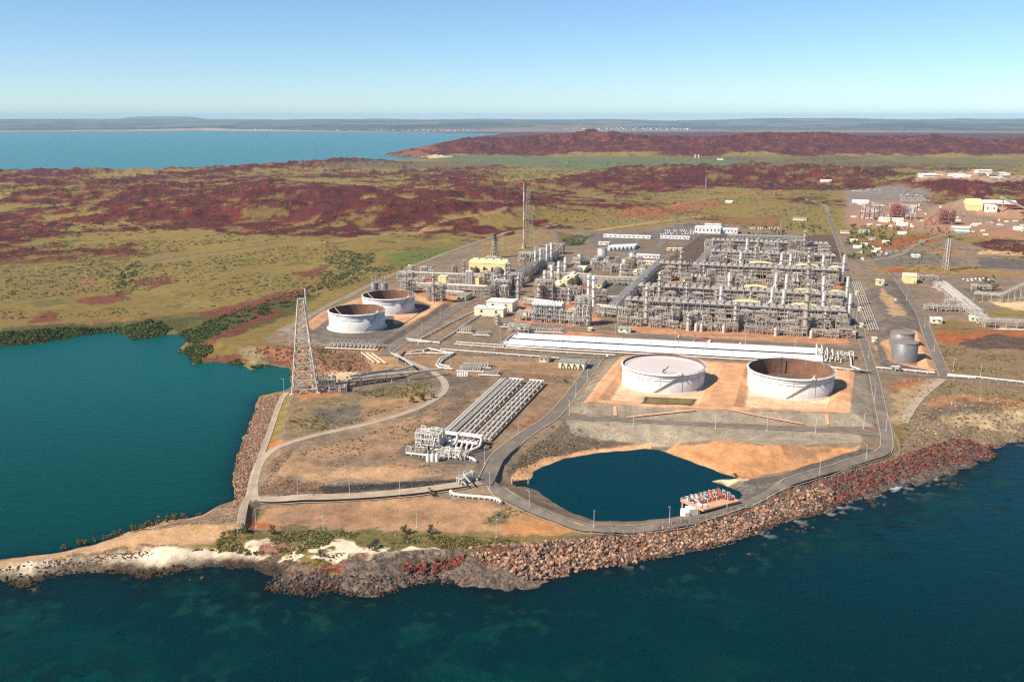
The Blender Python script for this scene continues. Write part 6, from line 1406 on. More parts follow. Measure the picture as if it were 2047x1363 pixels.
# trestle pipes from the bay flare tower
def elevated(label, pts, r, zs, sup=11, m=PIPE):
    c0 = G(pts[0][0], pts[0][1], zs[0]); t = thing('elevated_pipe', label, 'pipeline', (c0[0], c0[1], 6)); W = [V3(*G(p[0], p[1], z_), z_) for p, z_ in zip(pts, zs)]
    OBJ('pipe', MB().pipe([tuple(w_) for w_ in W], r, 10), m, t)
    for a, b in zip(W[:-1], W[1:]):
        L = np.linalg.norm(b - a); n = max(1, int(L / sup))
        for k in range(n):
            w_ = a + (b - a) * (k + .5) / n; g0 = hz(w_[0], w_[1]); su = MB(); su.beam((w_[0], w_[1], g0 - .4), (w_[0], w_[1], w_[2]), .55); su.beam((w_[0], w_[1] - 1.2, w_[2] - r), (w_[0], w_[1] + 1.2, w_[2] - r), .4); su.box(w_[0], w_[1], g0 - .4, g0 + .4, 1.3, 1.3); OBJ('support', su, PIPE, t)
    return t
elevated('front elevated pipe on posts leading from the bay flare tower', [(645, 768), (662, 767), (681, 768), (705, 757), (765, 749), (835, 743), (885, 737)], .85, [11, 11, 11, 14, 14, 14, 13])
elevated('rear elevated pipe on posts bending up towards the wide road', [(700, 752), (745, 745), (800, 738), (826, 731), (806, 716), (783, 706), (800, 694)], .8, [14, 14, 14, 14, 14, 14, 12])
x, y, z = A(640, 785); frame((x + 3, y + 6), V3(1, .1, 0), 14, 9, 5, 12, 3, 4.5, 'dark open frame beside the foot of the bay flare tower', m=STEEL, seed=140)
x, y, z = A(668, 786); frame((x + 2, y + 6), V3(1, .1, 0), 12, 8, 5.5, 6, 2, 4, 'low drum skid between the flare frame and the elevated pipe', m=STEEL, seed=141)
for k in range(3): pipes('pipe_run', f'{("left", "middle", "right")[k]} short white pipe spur on the sandy slab below the cross braced coolers', [[(722 + k * 11, 707 + k * 1), (748 + k * 12, 727 + k * 1)]], .5)
# ------------------------------------------------------------------ pump platform in the pond
p00 = V3(*G(1406, 1019, 6.5), 0); ua = V3(*G(1480, 1000, 6.5), 0) - p00; La = np.linalg.norm(ua); ua /= La; va = V3(*G(1360, 999, 6.5), 0) - p00; Wa = np.linalg.norm(va); va /= Wa; pc = p00 + ua * La / 2 + va * Wa / 2
t = thing('pump_platform', 'orange decked seawater pump platform with looped pipes over the pond', 'platform', (pc[0], pc[1], 5))
P = lambda a, b, h: tuple(p00 + ua * a + va * b + V3(0, 0, 6.5 + h))
OBJ('deck', MB().prism([P(0, 0, 0)[:2], P(La, 0, 0)[:2], P(La, Wa, 0)[:2], P(0, Wa, 0)[:2]], 5.6, 6.5), ORANGE, t)
for a in np.linspace(1, La - 1, 5):
    for b in np.linspace(Wa * .3, Wa - .6, 3): OBJ('pile', MB().cyl(P(a, b, -12), P(a, b, -.9), .45, n=8), CONC, t)
rr = random.Random(3); 
for k in range(8):
    a = 1.8 + k * (La - 3.6) / 7; mm = [PIPEW, PIPEW, GREEN, GREEN, BLUE, RED, RED, RED][k]; b_ = Wa * .8; rr_ = .75 + .25 * (k % 3)
    OBJ('pump', MB().lathe(*P(a, b_, 0)[:2], [(rr_, 6.4), (rr_, 7.4), (rr_ * .6, 7.6), (rr_ * .6, 8.6 + (k % 2) * .5), (.02, 8.9)], 12).cyl(P(a, b_, .8), P(a, b_ - 4, .8), .35, n=8), mm, t)
    for j in range(3):
        b0 = Wa * (.94 - .22 * j); OBJ('loop_pipe', MB().pipe([P(a + 1, b0, 0), P(a + 1, b0, 1.9 + .5 * (k % 2)), P(a + 1, b0 - 1.8, 1.9 + .5 * (k % 2)), P(a + 1, b0 - 1.8, 0)], .17, 6), (PIPEW, ORANGE, PIPEW, RED)[(k + j) % 4], t)
    OBJ('discharge_pipe', MB().pipe([P(a, b_ - 3, .8), P(a, Wa * .52, .8), P(a + .5, Wa * .46, .4)], .3, 8), RED if k > 3 else PIPEW, t)
    OBJ('valve', MB().box(*P(a + .7, Wa * .6, 0)[:2], 6.45, 7.5, .9, .9, .3).cyl(P(a + .7, Wa * .6, 1), P(a + .7, Wa * .6, 1.7), .35, n=8), (RED, STEEL, ORANGE, DARK)[k % 4], t)
OBJ('header', MB().cyl(P(1, Wa * .5, .7), P(La - 1, Wa * .5, .7), .42, n=10).cyl(P(1, Wa * .44, .5), P(La - 1, Wa * .44, .5), .28, n=10), RED, t)
OBJ('valve', MB().box(*P(La - 4, 3, 0)[:2], 6.5, 7.8, 2.2, 1.6, .3).cyl(P(La - 4, 3, 1.3), P(La - 4, 3, 2.6), .3).cyl(P(La - 1.5, 3, .7), P(La - 6, 5, .7), .4), RED, t)
OBJ('tank', MB().drum(P(2, 3, 1.0), P(2, 6, 1.0), .8).box(*P(3.6, 2.4, 0)[:2], 6.5, 7.8, 1.8, 1.5, .2), WHITE, t)
OBJ('control_cabin', MB().box(*P(1.5, Wa * .66, 0)[:2], 6.45, 8.8, 1.8, 2.2, .3), GREYT, t)
rl = MB()
for pp in ([(0, 2), (0, Wa), (La, Wa), (La, 4)],):
    for (a0, b0), (a1, b1) in zip(pp[:-1], pp[1:]):
        for h in (.6, 1.2): rl.beam(P(a0, b0, h), P(a1, b1, h), .12)
        for k in range(9): f = k / 8; rl.beam(P(a0 + (a1 - a0) * f, b0 + (b1 - b0) * f, 0), P(a0 + (a1 - a0) * f, b0 + (b1 - b0) * f, 1.25), .12)
OBJ('handrail', rl, WHITE, t)
x, y = G(1384, 1022, 3)
t = thing('intake_block', 'white concrete outlet block with dark doorway below the pump platform', 'concrete block', (x, y, 2)); OBJ('block', MB().box(x, y, 0, 5.4, 6, 5, .25).box(x - 4, y - 1, 0, 4.0, 2.4, 6, .25), WHITE, t); OBJ('opening', MB().box(x - 1.2, y - 2.5, 1.5, 4.0, 1.8, .3, .25), DARK, t)
x, y, z = A(1040, 968); t = thing('sluice_gate', 'small dark sluice gate at the left tip of the pond', 'sluice gate', (x, y, 1)); OBJ('gate', MB().box(x, y, -1, 2.4, 9, .6, .3), DARK, t); OBJ('frame', MB().box(x - 4.5, y, -1, 3.6, .8, 1, .3).box(x + 4.5, y + 1.2, -1, 3.6, .8, 1, .3), CONC, t)
# ------------------------------------------------------------------ rocks, scrub and trees
def ico(sub=1):
    t = (1 + 5 ** .5) / 2
    v = [(-1, t, 0), (1, t, 0), (-1, -t, 0), (1, -t, 0), (0, -1, t), (0, 1, t), (0, -1, -t), (0, 1, -t), (t, 0, -1), (t, 0, 1), (-t, 0, -1), (-t, 0, 1)]
    v = [np.array(a) / np.linalg.norm(a) for a in v]
    f = [(0, 11, 5), (0, 5, 1), (0, 1, 7), (0, 7, 10), (0, 10, 11), (1, 5, 9), (5, 11, 4), (11, 10, 2), (10, 7, 6), (7, 1, 8), (3, 9, 4), (3, 4, 2), (3, 2, 6), (3, 6, 8), (3, 8, 9), (4, 9, 5), (2, 4, 11), (6, 2, 10), (8, 6, 7), (9, 8, 1)]
    for _ in range(sub):
        c = {}; nf = []
        def mid(a, b):
            k = (min(a, b), max(a, b))
            if k not in c:
                m = v[a] + v[b]; v.append(m / np.linalg.norm(m)); c[k] = len(v) - 1
            return c[k]
        for a, b, d in f:
            x, y, z = mid(a, b), mid(b, d), mid(d, a); nf += [(a, x, z), (b, y, x), (d, z, y), (x, y, z)]
        f = nf
    return np.array(v), np.array(f)
IV, IF = ico(1)
def rock_variant(seed):
    r_ = np.random.default_rng(seed); v = IV.copy()
    for k in range(7):                           # chop flat faces off the ball so the stone is angular
        n = r_.normal(size=3); n /= np.linalg.norm(n); d = v @ n; lim = r_.uniform(.45, .75); v = v - np.clip(d - lim, 0, None)[:, None] * n
    return v * (r_.uniform(.75, 1.2, 3)) * (1 + r_.normal(0, .05, (len(v), 1)))
RV = [rock_variant(k) for k in range(10)]
def col_mat(name, rough=.9, sc_=1.2, var=.35, bump=.5, spec=.2):
    m, t, b, N, L = nodes(name)
    at = N('ShaderNodeVertexColor', layer_name='Col'); geo = N('ShaderNodeNewGeometry')
    n = N('ShaderNodeTexNoise', Scale=sc_, Detail=5, Roughness=.7); L(geo.outputs['Position'], n.inputs['Vector'])
    r = N('ShaderNodeMapRange', **{'From Min': .3, 'From Max': .7, 'To Min': 1 - var, 'To Max': 1 + var}); L(n.outputs[0], r.inputs[0])
    s = N('ShaderNodeVectorMath', operation='SCALE'); L(at.outputs['Color'], s.inputs[0]); L(r.outputs[0], s.inputs['Scale']); L(s.outputs[0], b.inputs['Base Color'])
    b.inputs['Roughness'].default_value = rough; b.inputs['Specular IOR Level'].default_value = spec
    if bump:
        bp = N('ShaderNodeBump', Strength=bump, Distance=.3); L(n.outputs[0], bp.inputs['Height']); L(bp.outputs[0], b.inputs['Normal'])
    return m
ROCKM = col_mat('stone'); LEAFM = col_mat('foliage', .8, .6, .35, 0, .25)
def scatter(pts, n, zmin=-.6, zmax=400, dens=None):
    P = AP(pts); lo, hi = P.min(0), P.max(0)
    x = rng.uniform(lo[0], hi[0], n * 5).astype(np.float32); y = rng.uniform(lo[1], hi[1], n * 5).astype(np.float32)
    k = sd_poly(P, x, y, 5) > 0
    if dens is not None: k &= rng.random(len(x)) < dens(x, y)
    x, y = x[k], y[k]
    out = [(a, b, hz(a, b)) for a, b in zip(x[:n].tolist(), y[:n].tolist())]
    return [p for p in out if zmin < p[2] < zmax]
def free_of(lines, w):
    def f(x, y):
        o = np.ones(len(x), dtype=np.float32)
        for P in lines: o *= (sd_line(np.array(P)[::3], x, y, 40) > w)
        return o
    return f
def rot_rand(n):
    q = rng.normal(size=(n, 4)); q /= np.linalg.norm(q, axis=1)[:, None]; w_, x, y, z = q.T
    return np.stack([np.stack([1 - 2 * (y * y + z * z), 2 * (x * y - z * w_), 2 * (x * z + y * w_)], -1), np.stack([2 * (x * y + z * w_), 1 - 2 * (x * x + z * z), 2 * (y * z - x * w_)], -1), np.stack([2 * (x * z - y * w_), 2 * (y * z + x * w_), 1 - 2 * (x * x + y * y)], -1)], 1)
def rocks_mesh(name, pts, r0, r1, cols, sink=.25, sz=.75):
    n = len(pts); pts = np.array(pts); rad = r0 + (r1 - r0) * rng.random(n) ** 1.6; M = rot_rand(n); V, Fc, Cc = [], [], []
    vid = rng.integers(0, len(RV), n); ci = rng.integers(0, len(cols), n); k = rng.uniform(.7, 1.25, n) * np.where(pts[:, 2] < .55, .42, 1.0)
    cols = np.array(cols)
    for i in range(n):
        v = (RV[vid[i]] @ M[i].T) * rad[i]; v[:, 2] *= sz; V.append(v + pts[i] + (0, 0, rad[i] * sink)); Fc.append(IF + 42 * i)
    c = np.repeat(cols[ci] * k[:, None], 42, 0); c = np.concatenate([c, np.ones((len(c), 1))], 1)
    me = fast_mesh(name, np.concatenate(V), np.concatenate(Fc)); me.polygons.foreach_set('use_smooth', np.zeros(len(me.polygons), dtype=bool)); addcol(me, c); me.materials.append(ROCKM)
    o = link(bpy.data.objects.new(name, me)); o['kind'] = 'stuff'; return o
OR = [lin(188, 144, 112, .85), lin(172, 130, 102, .85), lin(158, 114, 90, .85), lin(152, 130, 112, .85), lin(134, 118, 106, .85), lin(202, 162, 130, .85), lin(112, 98, 88, .85), lin(142, 106, 86, .8)]
GRR = [lin(120, 108, 98, .72), lin(96, 86, 80, .72), lin(144, 126, 110, .72), lin(84, 72, 66, .7), lin(130, 100, 84, .7)]
REDR = [lin(128, 66, 54, .75), lin(104, 56, 48, .75), lin(146, 80, 62, .75), lin(96, 66, 58, .75)]
BANK = [(940, 1096), (1060, 1084), (1200, 1074), (1360, 1054), (1460, 1030), (1560, 996), (1640, 966), (1668, 980), (1664, 1022), (1560, 1052), (1440, 1092), (1220, 1135), (1120, 1158), (1050, 1160), (990, 1125), (940, 1112)]
bp = scatter(BANK, 5200, -.8, 6.2)
# the three hundred that show largest are boulders of their own
big = sorted(bp, key=lambda p: math.hypot(p[0], p[1]))[:1500]; rng.shuffle(big); big = big[:300]; bs = set(big if isinstance(big[0], tuple) else map(tuple, big))
BM = []
for k in range(20):
    v = RV[k % 10] * (1, 1, .8); me = fast_mesh('boulder', v, IF); me.polygons.foreach_set('use_smooth', np.zeros(len(IF), dtype=bool)); c = np.ones((42, 4)); c[:, :3] = np.array(OR[k % len(OR)]) * rng.uniform(.8, 1.15); addcol(me, c); me.materials.append(ROCKM); BM.append(me)
for k, p in enumerate(sorted(bs)):
    o = link(bpy.data.objects.new('boulder', BM[k % 20])); r_ = rng.uniform(1.0, 1.6); o.scale = (r_ * rng.uniform(.85, 1.15), r_ * rng.uniform(.8, 1.1), r_); o.location = (p[0], p[1], p[2] + r_ * .35); o.rotation_euler = (rng.uniform(-.5, .5), rng.uniform(-.5, .5), rng.uniform(0, 6.3))
    tag(o, 'orange brown armour boulder in the sloping sea bank below the fence', 'boulder', 'armour boulders of the sea bank')
rocks_mesh('bank_stones', [p for p in bp if tuple(p) not in bs], .42, 1.3, OR + GRR[:2])
rocks_mesh('bay_bank_stones', scatter([(470, 988), (470, 930), (492, 868), (520, 797), (568, 786), (556, 810), (524, 890), (500, 955), (488, 1000), (474, 1050), (462, 1040)], 3600, -.8, 4.6), .45, .95, [lin(176, 138, 112, .75), lin(160, 120, 96, .75), lin(140, 116, 100, .75), lin(190, 150, 120, .75), lin(120, 100, 90, .75)])
rocks_mesh('dark_shore_rocks', scatter([(525, 1180), (545, 1150), (600, 1140), (760, 1150), (860, 1148), (940, 1160), (800, 1192), (700, 1194), (600, 1194)], 620, -1.0, 4), .4, 1.3, GRR + [lin(150, 92, 72, .75)], .0, .9)
rocks_mesh('red_shore_rocks', scatter([(520, 1092), (570, 1090), (580, 1112), (640, 1122), (830, 1128), (940, 1104), (960, 1122), (820, 1146), (640, 1146), (530, 1110)], 420, .2, 7, lambda x, y: (vnoise(x / 14, y / 14) > .5).astype(np.float32)), .5, 1.7, REDR, .15)
rocks_mesh('headland_rocks', scatter([(1640, 962), (1760, 925), (1830, 900), (1920, 878), (1990, 890), (1990, 915), (1900, 930), (1780, 965), (1660, 1018), (1640, 1000)], 2200, -.8, 7), .35, 1.4, REDR + REDR[:3] + GRR[:2], .1)
rocks_mesh('headland_rocks', scatter([(1790, 940), (1900, 900), (2060, 862), (2060, 890), (1960, 930), (1860, 965), (1700, 1006), (1660, 1020), (1700, 985)], 1300, -.8, 5), .3, .9, GRR, .1)
rocks_mesh('spit_stones', scatter([(-40, 1168), (0, 1135), (220, 1106), (440, 1087), (480, 1085), (430, 1100), (260, 1116), (0, 1146), (-40, 1160)], 520, -.5, 4), .25, .8, GRR + [lin(160, 120, 90, .75)], .2)
rocks_mesh('shore_rocks', scatter([(-40, 1190), (0, 1156), (100, 1142), (255, 1138), (420, 1130), (520, 1134), (540, 1160), (430, 1140), (290, 1162), (180, 1146), (60, 1180), (-40, 1185)], 420, -1.2, 1.5), .35, 1.0, [lin(70, 58, 48, .75), lin(90, 70, 56, .75), lin(56, 50, 46, .75), lin(130, 96, 74, .75)], .15)
rocks_mesh('apron_stones', scatter([(1130, 838), (1350, 850), (1560, 860), (1720, 868), (1725, 884), (1560, 890), (1380, 884), (1200, 878), (1120, 862)], 500), .15, .4, [lin(150, 138, 120, .75), lin(130, 118, 104, .75), lin(170, 154, 132, .75), lin(104, 94, 84, .75)], .1)
rocks_mesh('apron_stones', scatter([(1138, 824), (1170, 812), (1300, 816), (1440, 824), (1698, 832), (1712, 756), (1732, 748), (1748, 850), (1550, 847), (1350, 838), (1180, 829)], 600), .15, .4, [lin(150, 138, 120, .75), lin(130, 118, 104, .75), lin(170, 154, 132, .75), lin(104, 94, 84, .75)], .1)
rocks_mesh('yard_bank_stones', scatter([(512, 990), (545, 920), (600, 892), (570, 922), (556, 958), (640, 967), (930, 957), (935, 968), (700, 986), (560, 994)], 700, 3, 9), .2, .55, [lin(100, 90, 82, .75), lin(130, 104, 86, .75), lin(84, 78, 74, .75), lin(72, 68, 66, .7)], .1)
rocks_mesh('pond_bank_stones', scatter([(1010, 945), (1060, 895), (1110, 862), (1130, 850), (1200, 882), (1300, 900), (1180, 903), (1080, 930), (1030, 958)], 900, 1, 9), .25, .6, GRR, .1)
rocks_mesh('slope_rubble', scatter([(560, 745), (590, 690), (640, 695), (740, 720), (745, 740), (640, 752)], 900), .4, 1.1, [lin(176, 112, 82, .75), lin(150, 100, 80, .75), lin(130, 92, 78, .75)], .15)
rocks_mesh('rocky_ground', scatter([(1800, 800), (1920, 785), (2050, 800), (2050, 870), (1900, 880), (1820, 870)], 900), .25, .8, [lin(150, 130, 110, .75), lin(196, 180, 156, .75), lin(110, 98, 88, .75)], .1)
for k, (px, py, n, r_) in enumerate(((1880, 962, 9, 2.6), (1905, 967, 5, 2.0), (1755, 1006, 6, 1.8), (1742, 1003, 4, 1.5), (1588, 1060, 5, 1.7), (1612, 1053, 5, 1.6), (1508, 1108, 9, 1.5), (1662, 1018, 7, 2.6), (745, 1186, 7, 2.0), (1830, 1030, 2, .9), (400, 1152, 5, 1.6), (330, 1150, 5, 1.4), (1735, 962, 4, 1.5), (1440, 1104, 4, 1.0), (70, 1176, 6, 1.8))):
    x, y = G(px, py, 0); o = rocks_mesh('sea_rock', [(x + rng.normal(0, r_ * 1.1), y + rng.normal(0, r_), -.3) for _ in range(n)], r_ * .5, r_, GRR + REDR[2:3], .1, .7); del o['kind']
    tag(o, ['low rock ledge awash off the red headland', 'smaller rock ledge right of the big ledge off the red headland', 'rock pair standing in the sea off the grey shore', 'left hand small rock in the sea off the grey shore', 'rock in the sea below the orange bank, left of two', 'rock in the sea below the orange bank, right of two', 'dark rock awash farther out below the orange bank', 'large orange outcrop at the right end of the boulder bank',
            'reddish outcrop at the tip of the dark rocks', 'small lone rock far out in the dark sea', 'dark rock at the edge of the white beach', 'dark rock left along the edge of the white beach', 'rock close under the right hand shore', 'small rock awash near the boulder bank', 'red brown rock at the left end of the beach'][k], 'rock')
# scrub
NT = 34
def bush_template(seed, n=NT, flat=.75):
    r_ = np.random.default_rng(seed); d = r_.normal(size=(n, 3)); d[:, 2] = np.abs(d[:, 2]) * .9; d /= np.linalg.norm(d, axis=1)[:, None]
    c = d * (r_.uniform(.55, 1.0, (n, 1))) * (1, 1, flat); c[:, :2] += np.array([(.35, .1), (-.3, .2), (0, -.35)])[r_.integers(0, 3, n)]
    a = r_.normal(size=(n, 3)); a /= np.linalg.norm(a, axis=1)[:, None]; b = np.cross(a, d); b /= np.linalg.norm(b, axis=1)[:, None] + 1e-6
    s = r_.uniform(.22, .42, (n, 1)); return np.stack([c - a * s - b * s * .6, c + a * s - b * s * .6, c + b * s], 1).reshape(-1, 3)
BT = [bush_template(k + 50) for k in range(12)]
BF = np.arange(NT * 3).reshape(NT, 3)
def bushes(name, pts, r0, r1, cols, flat=1.0):
    n = len(pts); V = []; rad = r0 + (r1 - r0) * rng.random(n) ** 1.8; ci = rng.integers(0, len(cols), n); an = rng.uniform(0, 6.28, n); bi = rng.integers(0, 12, n)
    for i in range(n):
        c, s = math.cos(an[i]), math.sin(an[i]); v = BT[bi[i]] * rad[i]
        V.append(np.stack([v[:, 0] * c - v[:, 1] * s + pts[i][0], v[:, 0] * s + v[:, 1] * c + pts[i][1], v[:, 2] * flat + pts[i][2]], 1))
    cc = np.array(cols)[ci] * rng.uniform(.9, 1.45, (n, 1)); cc = np.repeat(cc, NT * 3, 0) * np.repeat(rng.uniform(.75, 1.25, (n * NT, 1)), 3, 0)
    me = fast_mesh(name, np.concatenate(V), (np.arange(n * NT * 3).reshape(-1, 3))); me.polygons.foreach_set('use_smooth', np.zeros(n * NT, dtype=bool))
    addcol(me, np.concatenate([cc, np.ones((len(cc), 1))], 1)); me.materials.append(LEAFM); o = link(bpy.data.objects.new(name, me)); o['kind'] = 'stuff'; return o
OL = [lin(116, 106, 58, .8), lin(134, 118, 70, .8), lin(98, 94, 50, .8), lin(150, 132, 84, .8)]
DG = [lin(84, 90, 50, .95), lin(98, 100, 58, .95), lin(112, 106, 64, .95), lin(72, 82, 46, .95)]
pat = lambda sc_, th: (lambda x, y: (fbm(x, y, sc_, 3, 40) > th).astype(np.float32))
bushes('scrub', scatter([(440, 1064), (560, 1058), (740, 1066), (960, 1074), (1040, 1082), (950, 1104), (800, 1118), (560, 1108), (430, 1102)], 1500, .6, 9, pat(20, .42)), .3, 1.15, OL + DG[1:3])
bushes('scrub', scatter([(560, 1104), (700, 1106), (900, 1112), (960, 1125), (800, 1140), (600, 1134)], 260, .6, 9, pat(12, .5)), .3, .8, OL)
bushes('scrub', scatter([(556, 880), (575, 800), (700, 782), (860, 765), (872, 790), (700, 848), (600, 874)], 800, 3, 12, pat(25, .46)), .3, 1.0, OL + DG[2:3])
bushes('scrub', scatter([(530, 960), (560, 910), (700, 876), (860, 824), (900, 805), (860, 880), (800, 915), (920, 945), (700, 962)], 420, 3, 12, pat(14, .52)), .25, .8, OL)
bushes('scrub', scatter([(600, 690), (720, 700), (760, 742), (700, 762), (640, 770), (560, 735), (480, 705)], 420, 1, 12, pat(20, .45)), .4, 1.6, OL + DG[:2])
bushes('scrub', scatter([(1800, 790), (1900, 765), (2050, 776), (2050, 860), (1900, 880), (1790, 900)], 700, 1, 14, pat(25, .47)), .3, 1.1, OL)
bushes('scrub', scatter([(1870, 690), (2050, 708), (2050, 750), (1900, 742)], 350, 1, 14, pat(25, .45)), .4, 1.3, OL)
bushes('scrub', scatter([(1050, 880), (1110, 850), (1180, 895), (1080, 915), (1030, 940)], 160, 1, 12, pat(18, .5)), .3, .9, OL)
bushes('scrub', scatter([(1060, 1020), (1010, 1035), (960, 1050), (990, 1020), (1015, 1015)], 90, 1, 12), .3, .8, OL)
bushes('scrub', scatter([(890, 780), (1000, 765), (950, 800), (880, 850), (790, 890), (780, 870)], 200, 1, 12, pat(12, .52)), .25, .8, OL)
bushes('plain_scrub', scatter([(0, 640), (0, 480), (400, 480), (760, 470), (960, 470), (760, 560), (600, 590), (300, 630)], 3600, 1, 60, pat(110, .46)), .8, 2.3, OL + DG[2:3], .8)
bushes('plain_scrub', scatter([(-20, 480), (-20, 370), (400, 360), (1000, 350), (1050, 440), (760, 470), (400, 480)], 3200, 1, 90, pat(160, .5)), 1.5, 3.8, OL + DG, .8)
bushes('plain_scrub', scatter([(1050, 460), (1040, 400), (1400, 370), (1650, 380), (1690, 460), (1400, 455), (1200, 460)], 2600, 1, 90, pat(120, .46)), 1.0, 2.8, OL + DG, .8)
bushes('plain_scrub', scatter([(1400, 380), (1420, 330), (2050, 330), (2050, 420), (1690, 380)], 1600, 1, 90, pat(200, .5)), 2.5, 5.5, OL + DG, .7)
bushes('plain_scrub', scatter([(640, 350), (800, 335), (1300, 325), (1300, 370), (1000, 390)], 1200, 1, 90, pat(200, .5)), 2.5, 5.5, OL + DG, .7)
bushes('plain_scrub', scatter([(1720, 480), (1900, 460), (2050, 480), (2050, 520), (1940, 545), (1760, 545)], 600, 1, 30, pat(60, .5)), .8, 2.4, OL + DG, .9)
bushes('creek_thicket', scatter([(560, 605), (620, 585), (700, 560), (640, 580), (760, 520), (690, 500), (640, 520), (690, 545), (600, 580), (460, 625), (440, 640)], 700, .5, 30), .8, 2.4, DG + OL[2:3])
bushes('creek_thicket', scatter([(640, 560), (680, 510), (740, 505), (800, 530), (720, 570), (660, 585)], 300, .5, 30, pat(30, .5)), .9, 2.6, DG + OL[2:3])
bushes('creek_thicket', scatter([(1155, 470), (1175, 475), (1160, 492), (1130, 488), (1125, 478)], 160, .5, 30), 1.2, 3.0, DG)
bushes('creek_thicket', scatter([(225, 560), (270, 520), (285, 525), (270, 560), (260, 600), (240, 605)], 200, .5, 30, pat(30, .42)), 1.2, 3.2, DG)
MG = [lin(66, 78, 34, .85), lin(80, 90, 40, .85), lin(58, 70, 32, .85), lin(100, 102, 52, .85)]
bushes('mangroves', scatter([(-20, 696), (-20, 668), (60, 660), (130, 655), (190, 656), (230, 654), (240, 664), (200, 668), (130, 678), (190, 684), (60, 688)], 1800, -2, 8), .9, 2.4, MG)
bushes('mangroves', scatter([(230, 660), (260, 648), (300, 640), (340, 655), (330, 668), (300, 678), (268, 680), (245, 668)], 900, -2, 8), .9, 2.4, MG)
bushes('mangroves', scatter([(355, 664), (400, 648), (500, 618), (610, 590), (640, 588), (600, 606), (500, 640), (440, 668), (400, 690), (375, 685)], 2200, -2, 8), .8, 2.3, MG)
bushes('mangroves', scatter([(350, 704), (380, 692), (420, 690), (430, 700), (400, 716), (400, 728), (385, 724), (378, 710)], 520, -2, 8), .8, 2.2, MG)
bushes('mangroves', scatter([(495, 738), (520, 728), (550, 730), (540, 736)], 60, -2, 8), .8, 1.8, MG)
bushes('mangroves', scatter([(455, 722), (480, 718), (490, 728), (462, 732)], 60, -2, 8), .8, 1.8, MG)
def tree_bits(r, h, seed, cols, n=150):
    r_ = np.random.default_rng(seed); th = max(h - r * 1.3, .6)
    tk = MB(); tk.cyl((0, 0, -.4), (.1, 0, th), .12 * r, .07 * r, 7)
    cl = [(r_.uniform(-.55, .55) * r, r_.uniform(-.55, .55) * r, th + r_.uniform(.1, .9) * r) for _ in range(6)]
    for c in cl: tk.cyl((.1, 0, th * .75), c, .05 * r, .02 * r, 5)
    V = []
    for i in range(n):
        c = cl[i % 6]; d = r_.normal(size=3); d /= np.linalg.norm(d); p = np.array(c) + d * r * .5 * r_.uniform(.4, 1) * (1, 1, .8); a = r_.normal(size=3); a /= np.linalg.norm(a); b = np.cross(a, d); s = r * r_.uniform(.1, .2)
        V += [p - a * s - b * s * .6, p + a * s - b * s * .6, p + b * s]
    V = np.array(V); me = fast_mesh('crown', V, np.arange(n * 3).reshape(-1, 3)); cc = np.array(cols)[r_.integers(0, len(cols), n)] * r_.uniform(.7, 1.3, (n, 1)); addcol(me, np.concatenate([np.repeat(cc, 3, 0), np.ones((n * 3, 1))], 1)); me.materials.append(LEAFM)
    tm = bpy.data.meshes.new('trunk'); tm.from_pydata(tk.v, [], tk.f); tm.materials.append(BARK); return me, tm
BARK = mat('bark', (.16, .12, .08), .9)
TV = [tree_bits(3.6, 7, 300 + k, DG) for k in range(6)]; BV = [tree_bits(1.5, 1.9, 400 + k, DG[1:] + OL[:2], 130) for k in range(5)]; BVG = [tree_bits(1.5, 1.9, 450 + k, [lin(92, 92, 76, .7), lin(74, 76, 62, .7)], 130) for k in range(2)]
def plant(name, x, y, z, s, variant, label, cat, group=None):
    t = thing(name, label, cat, (x, y, z - .1), group); t.rotation_euler = (0, 0, rng.uniform(0, 6.28)); t.scale = (s, s, s * rng.uniform(.85, 1.1))
    for nm, me in (('crown', variant[0]), ('trunk', variant[1])):
        o = link(bpy.data.objects.new(nm, me)); o.parent = t
    return t
for k, p in enumerate(scatter([(1680, 515), (1690, 468), (1730, 462), (1790, 470), (1770, 500), (1740, 522), (1700, 525)], 62)): plant('tree', *p, rng.uniform(.7, 1.25), TV[k % 6], 'dark green leafy tree among the low huts right of the trains', 'tree', 'trees among the huts')
for k, p in enumerate(scatter([(1480, 468), (1560, 452), (1640, 455), (1660, 470), (1600, 468), (1500, 474)], 34)): plant('tree', *p, rng.uniform(.6, 1.1), TV[k % 6], 'dark tree in the line behind the rearmost train', 'tree', 'trees behind the rearmost train')
for k, p in enumerate(scatter([(1700, 452), (1900, 460), (1900, 468), (1700, 460)], 40)): plant('tree', *p, rng.uniform(.6, 1.0), TV[k % 6], 'dark tree in the strip below the red module yard', 'tree', 'trees below the module yard')
for k, p in enumerate(scatter([(1945, 575), (1985, 556), (2010, 575), (1970, 590)], 9)): plant('tree', *p, rng.uniform(.8, 1.1), TV[k % 6], 'tree in the clump beside the inclined conveyor', 'tree', 'trees by the conveyor')
for k, (px, py, s) in enumerate(((128, 1098, 1.1), (160, 1090, 1.0), (170, 1087, 1.2), (215, 1078, 1.3), (235, 1073, 1.3), (242, 1069, 1.1), (270, 1062, 1.4), (285, 1058, 1.4), (300, 1053, 1.5), (318, 1048, 1.5), (334, 1044, 1.4), (350, 1040, 1.3), (368, 1037, 1.2), (397, 1031, .8), (190, 1083, .8))):
    x, y, z = A(px, py); plant('mangrove_bush', x, y, max(z, 0), s * 1.3, BV[k % 5], 'olive mangrove bush on the bay side edge of the sand spit', 'bush', 'mangrove bushes along the spit')
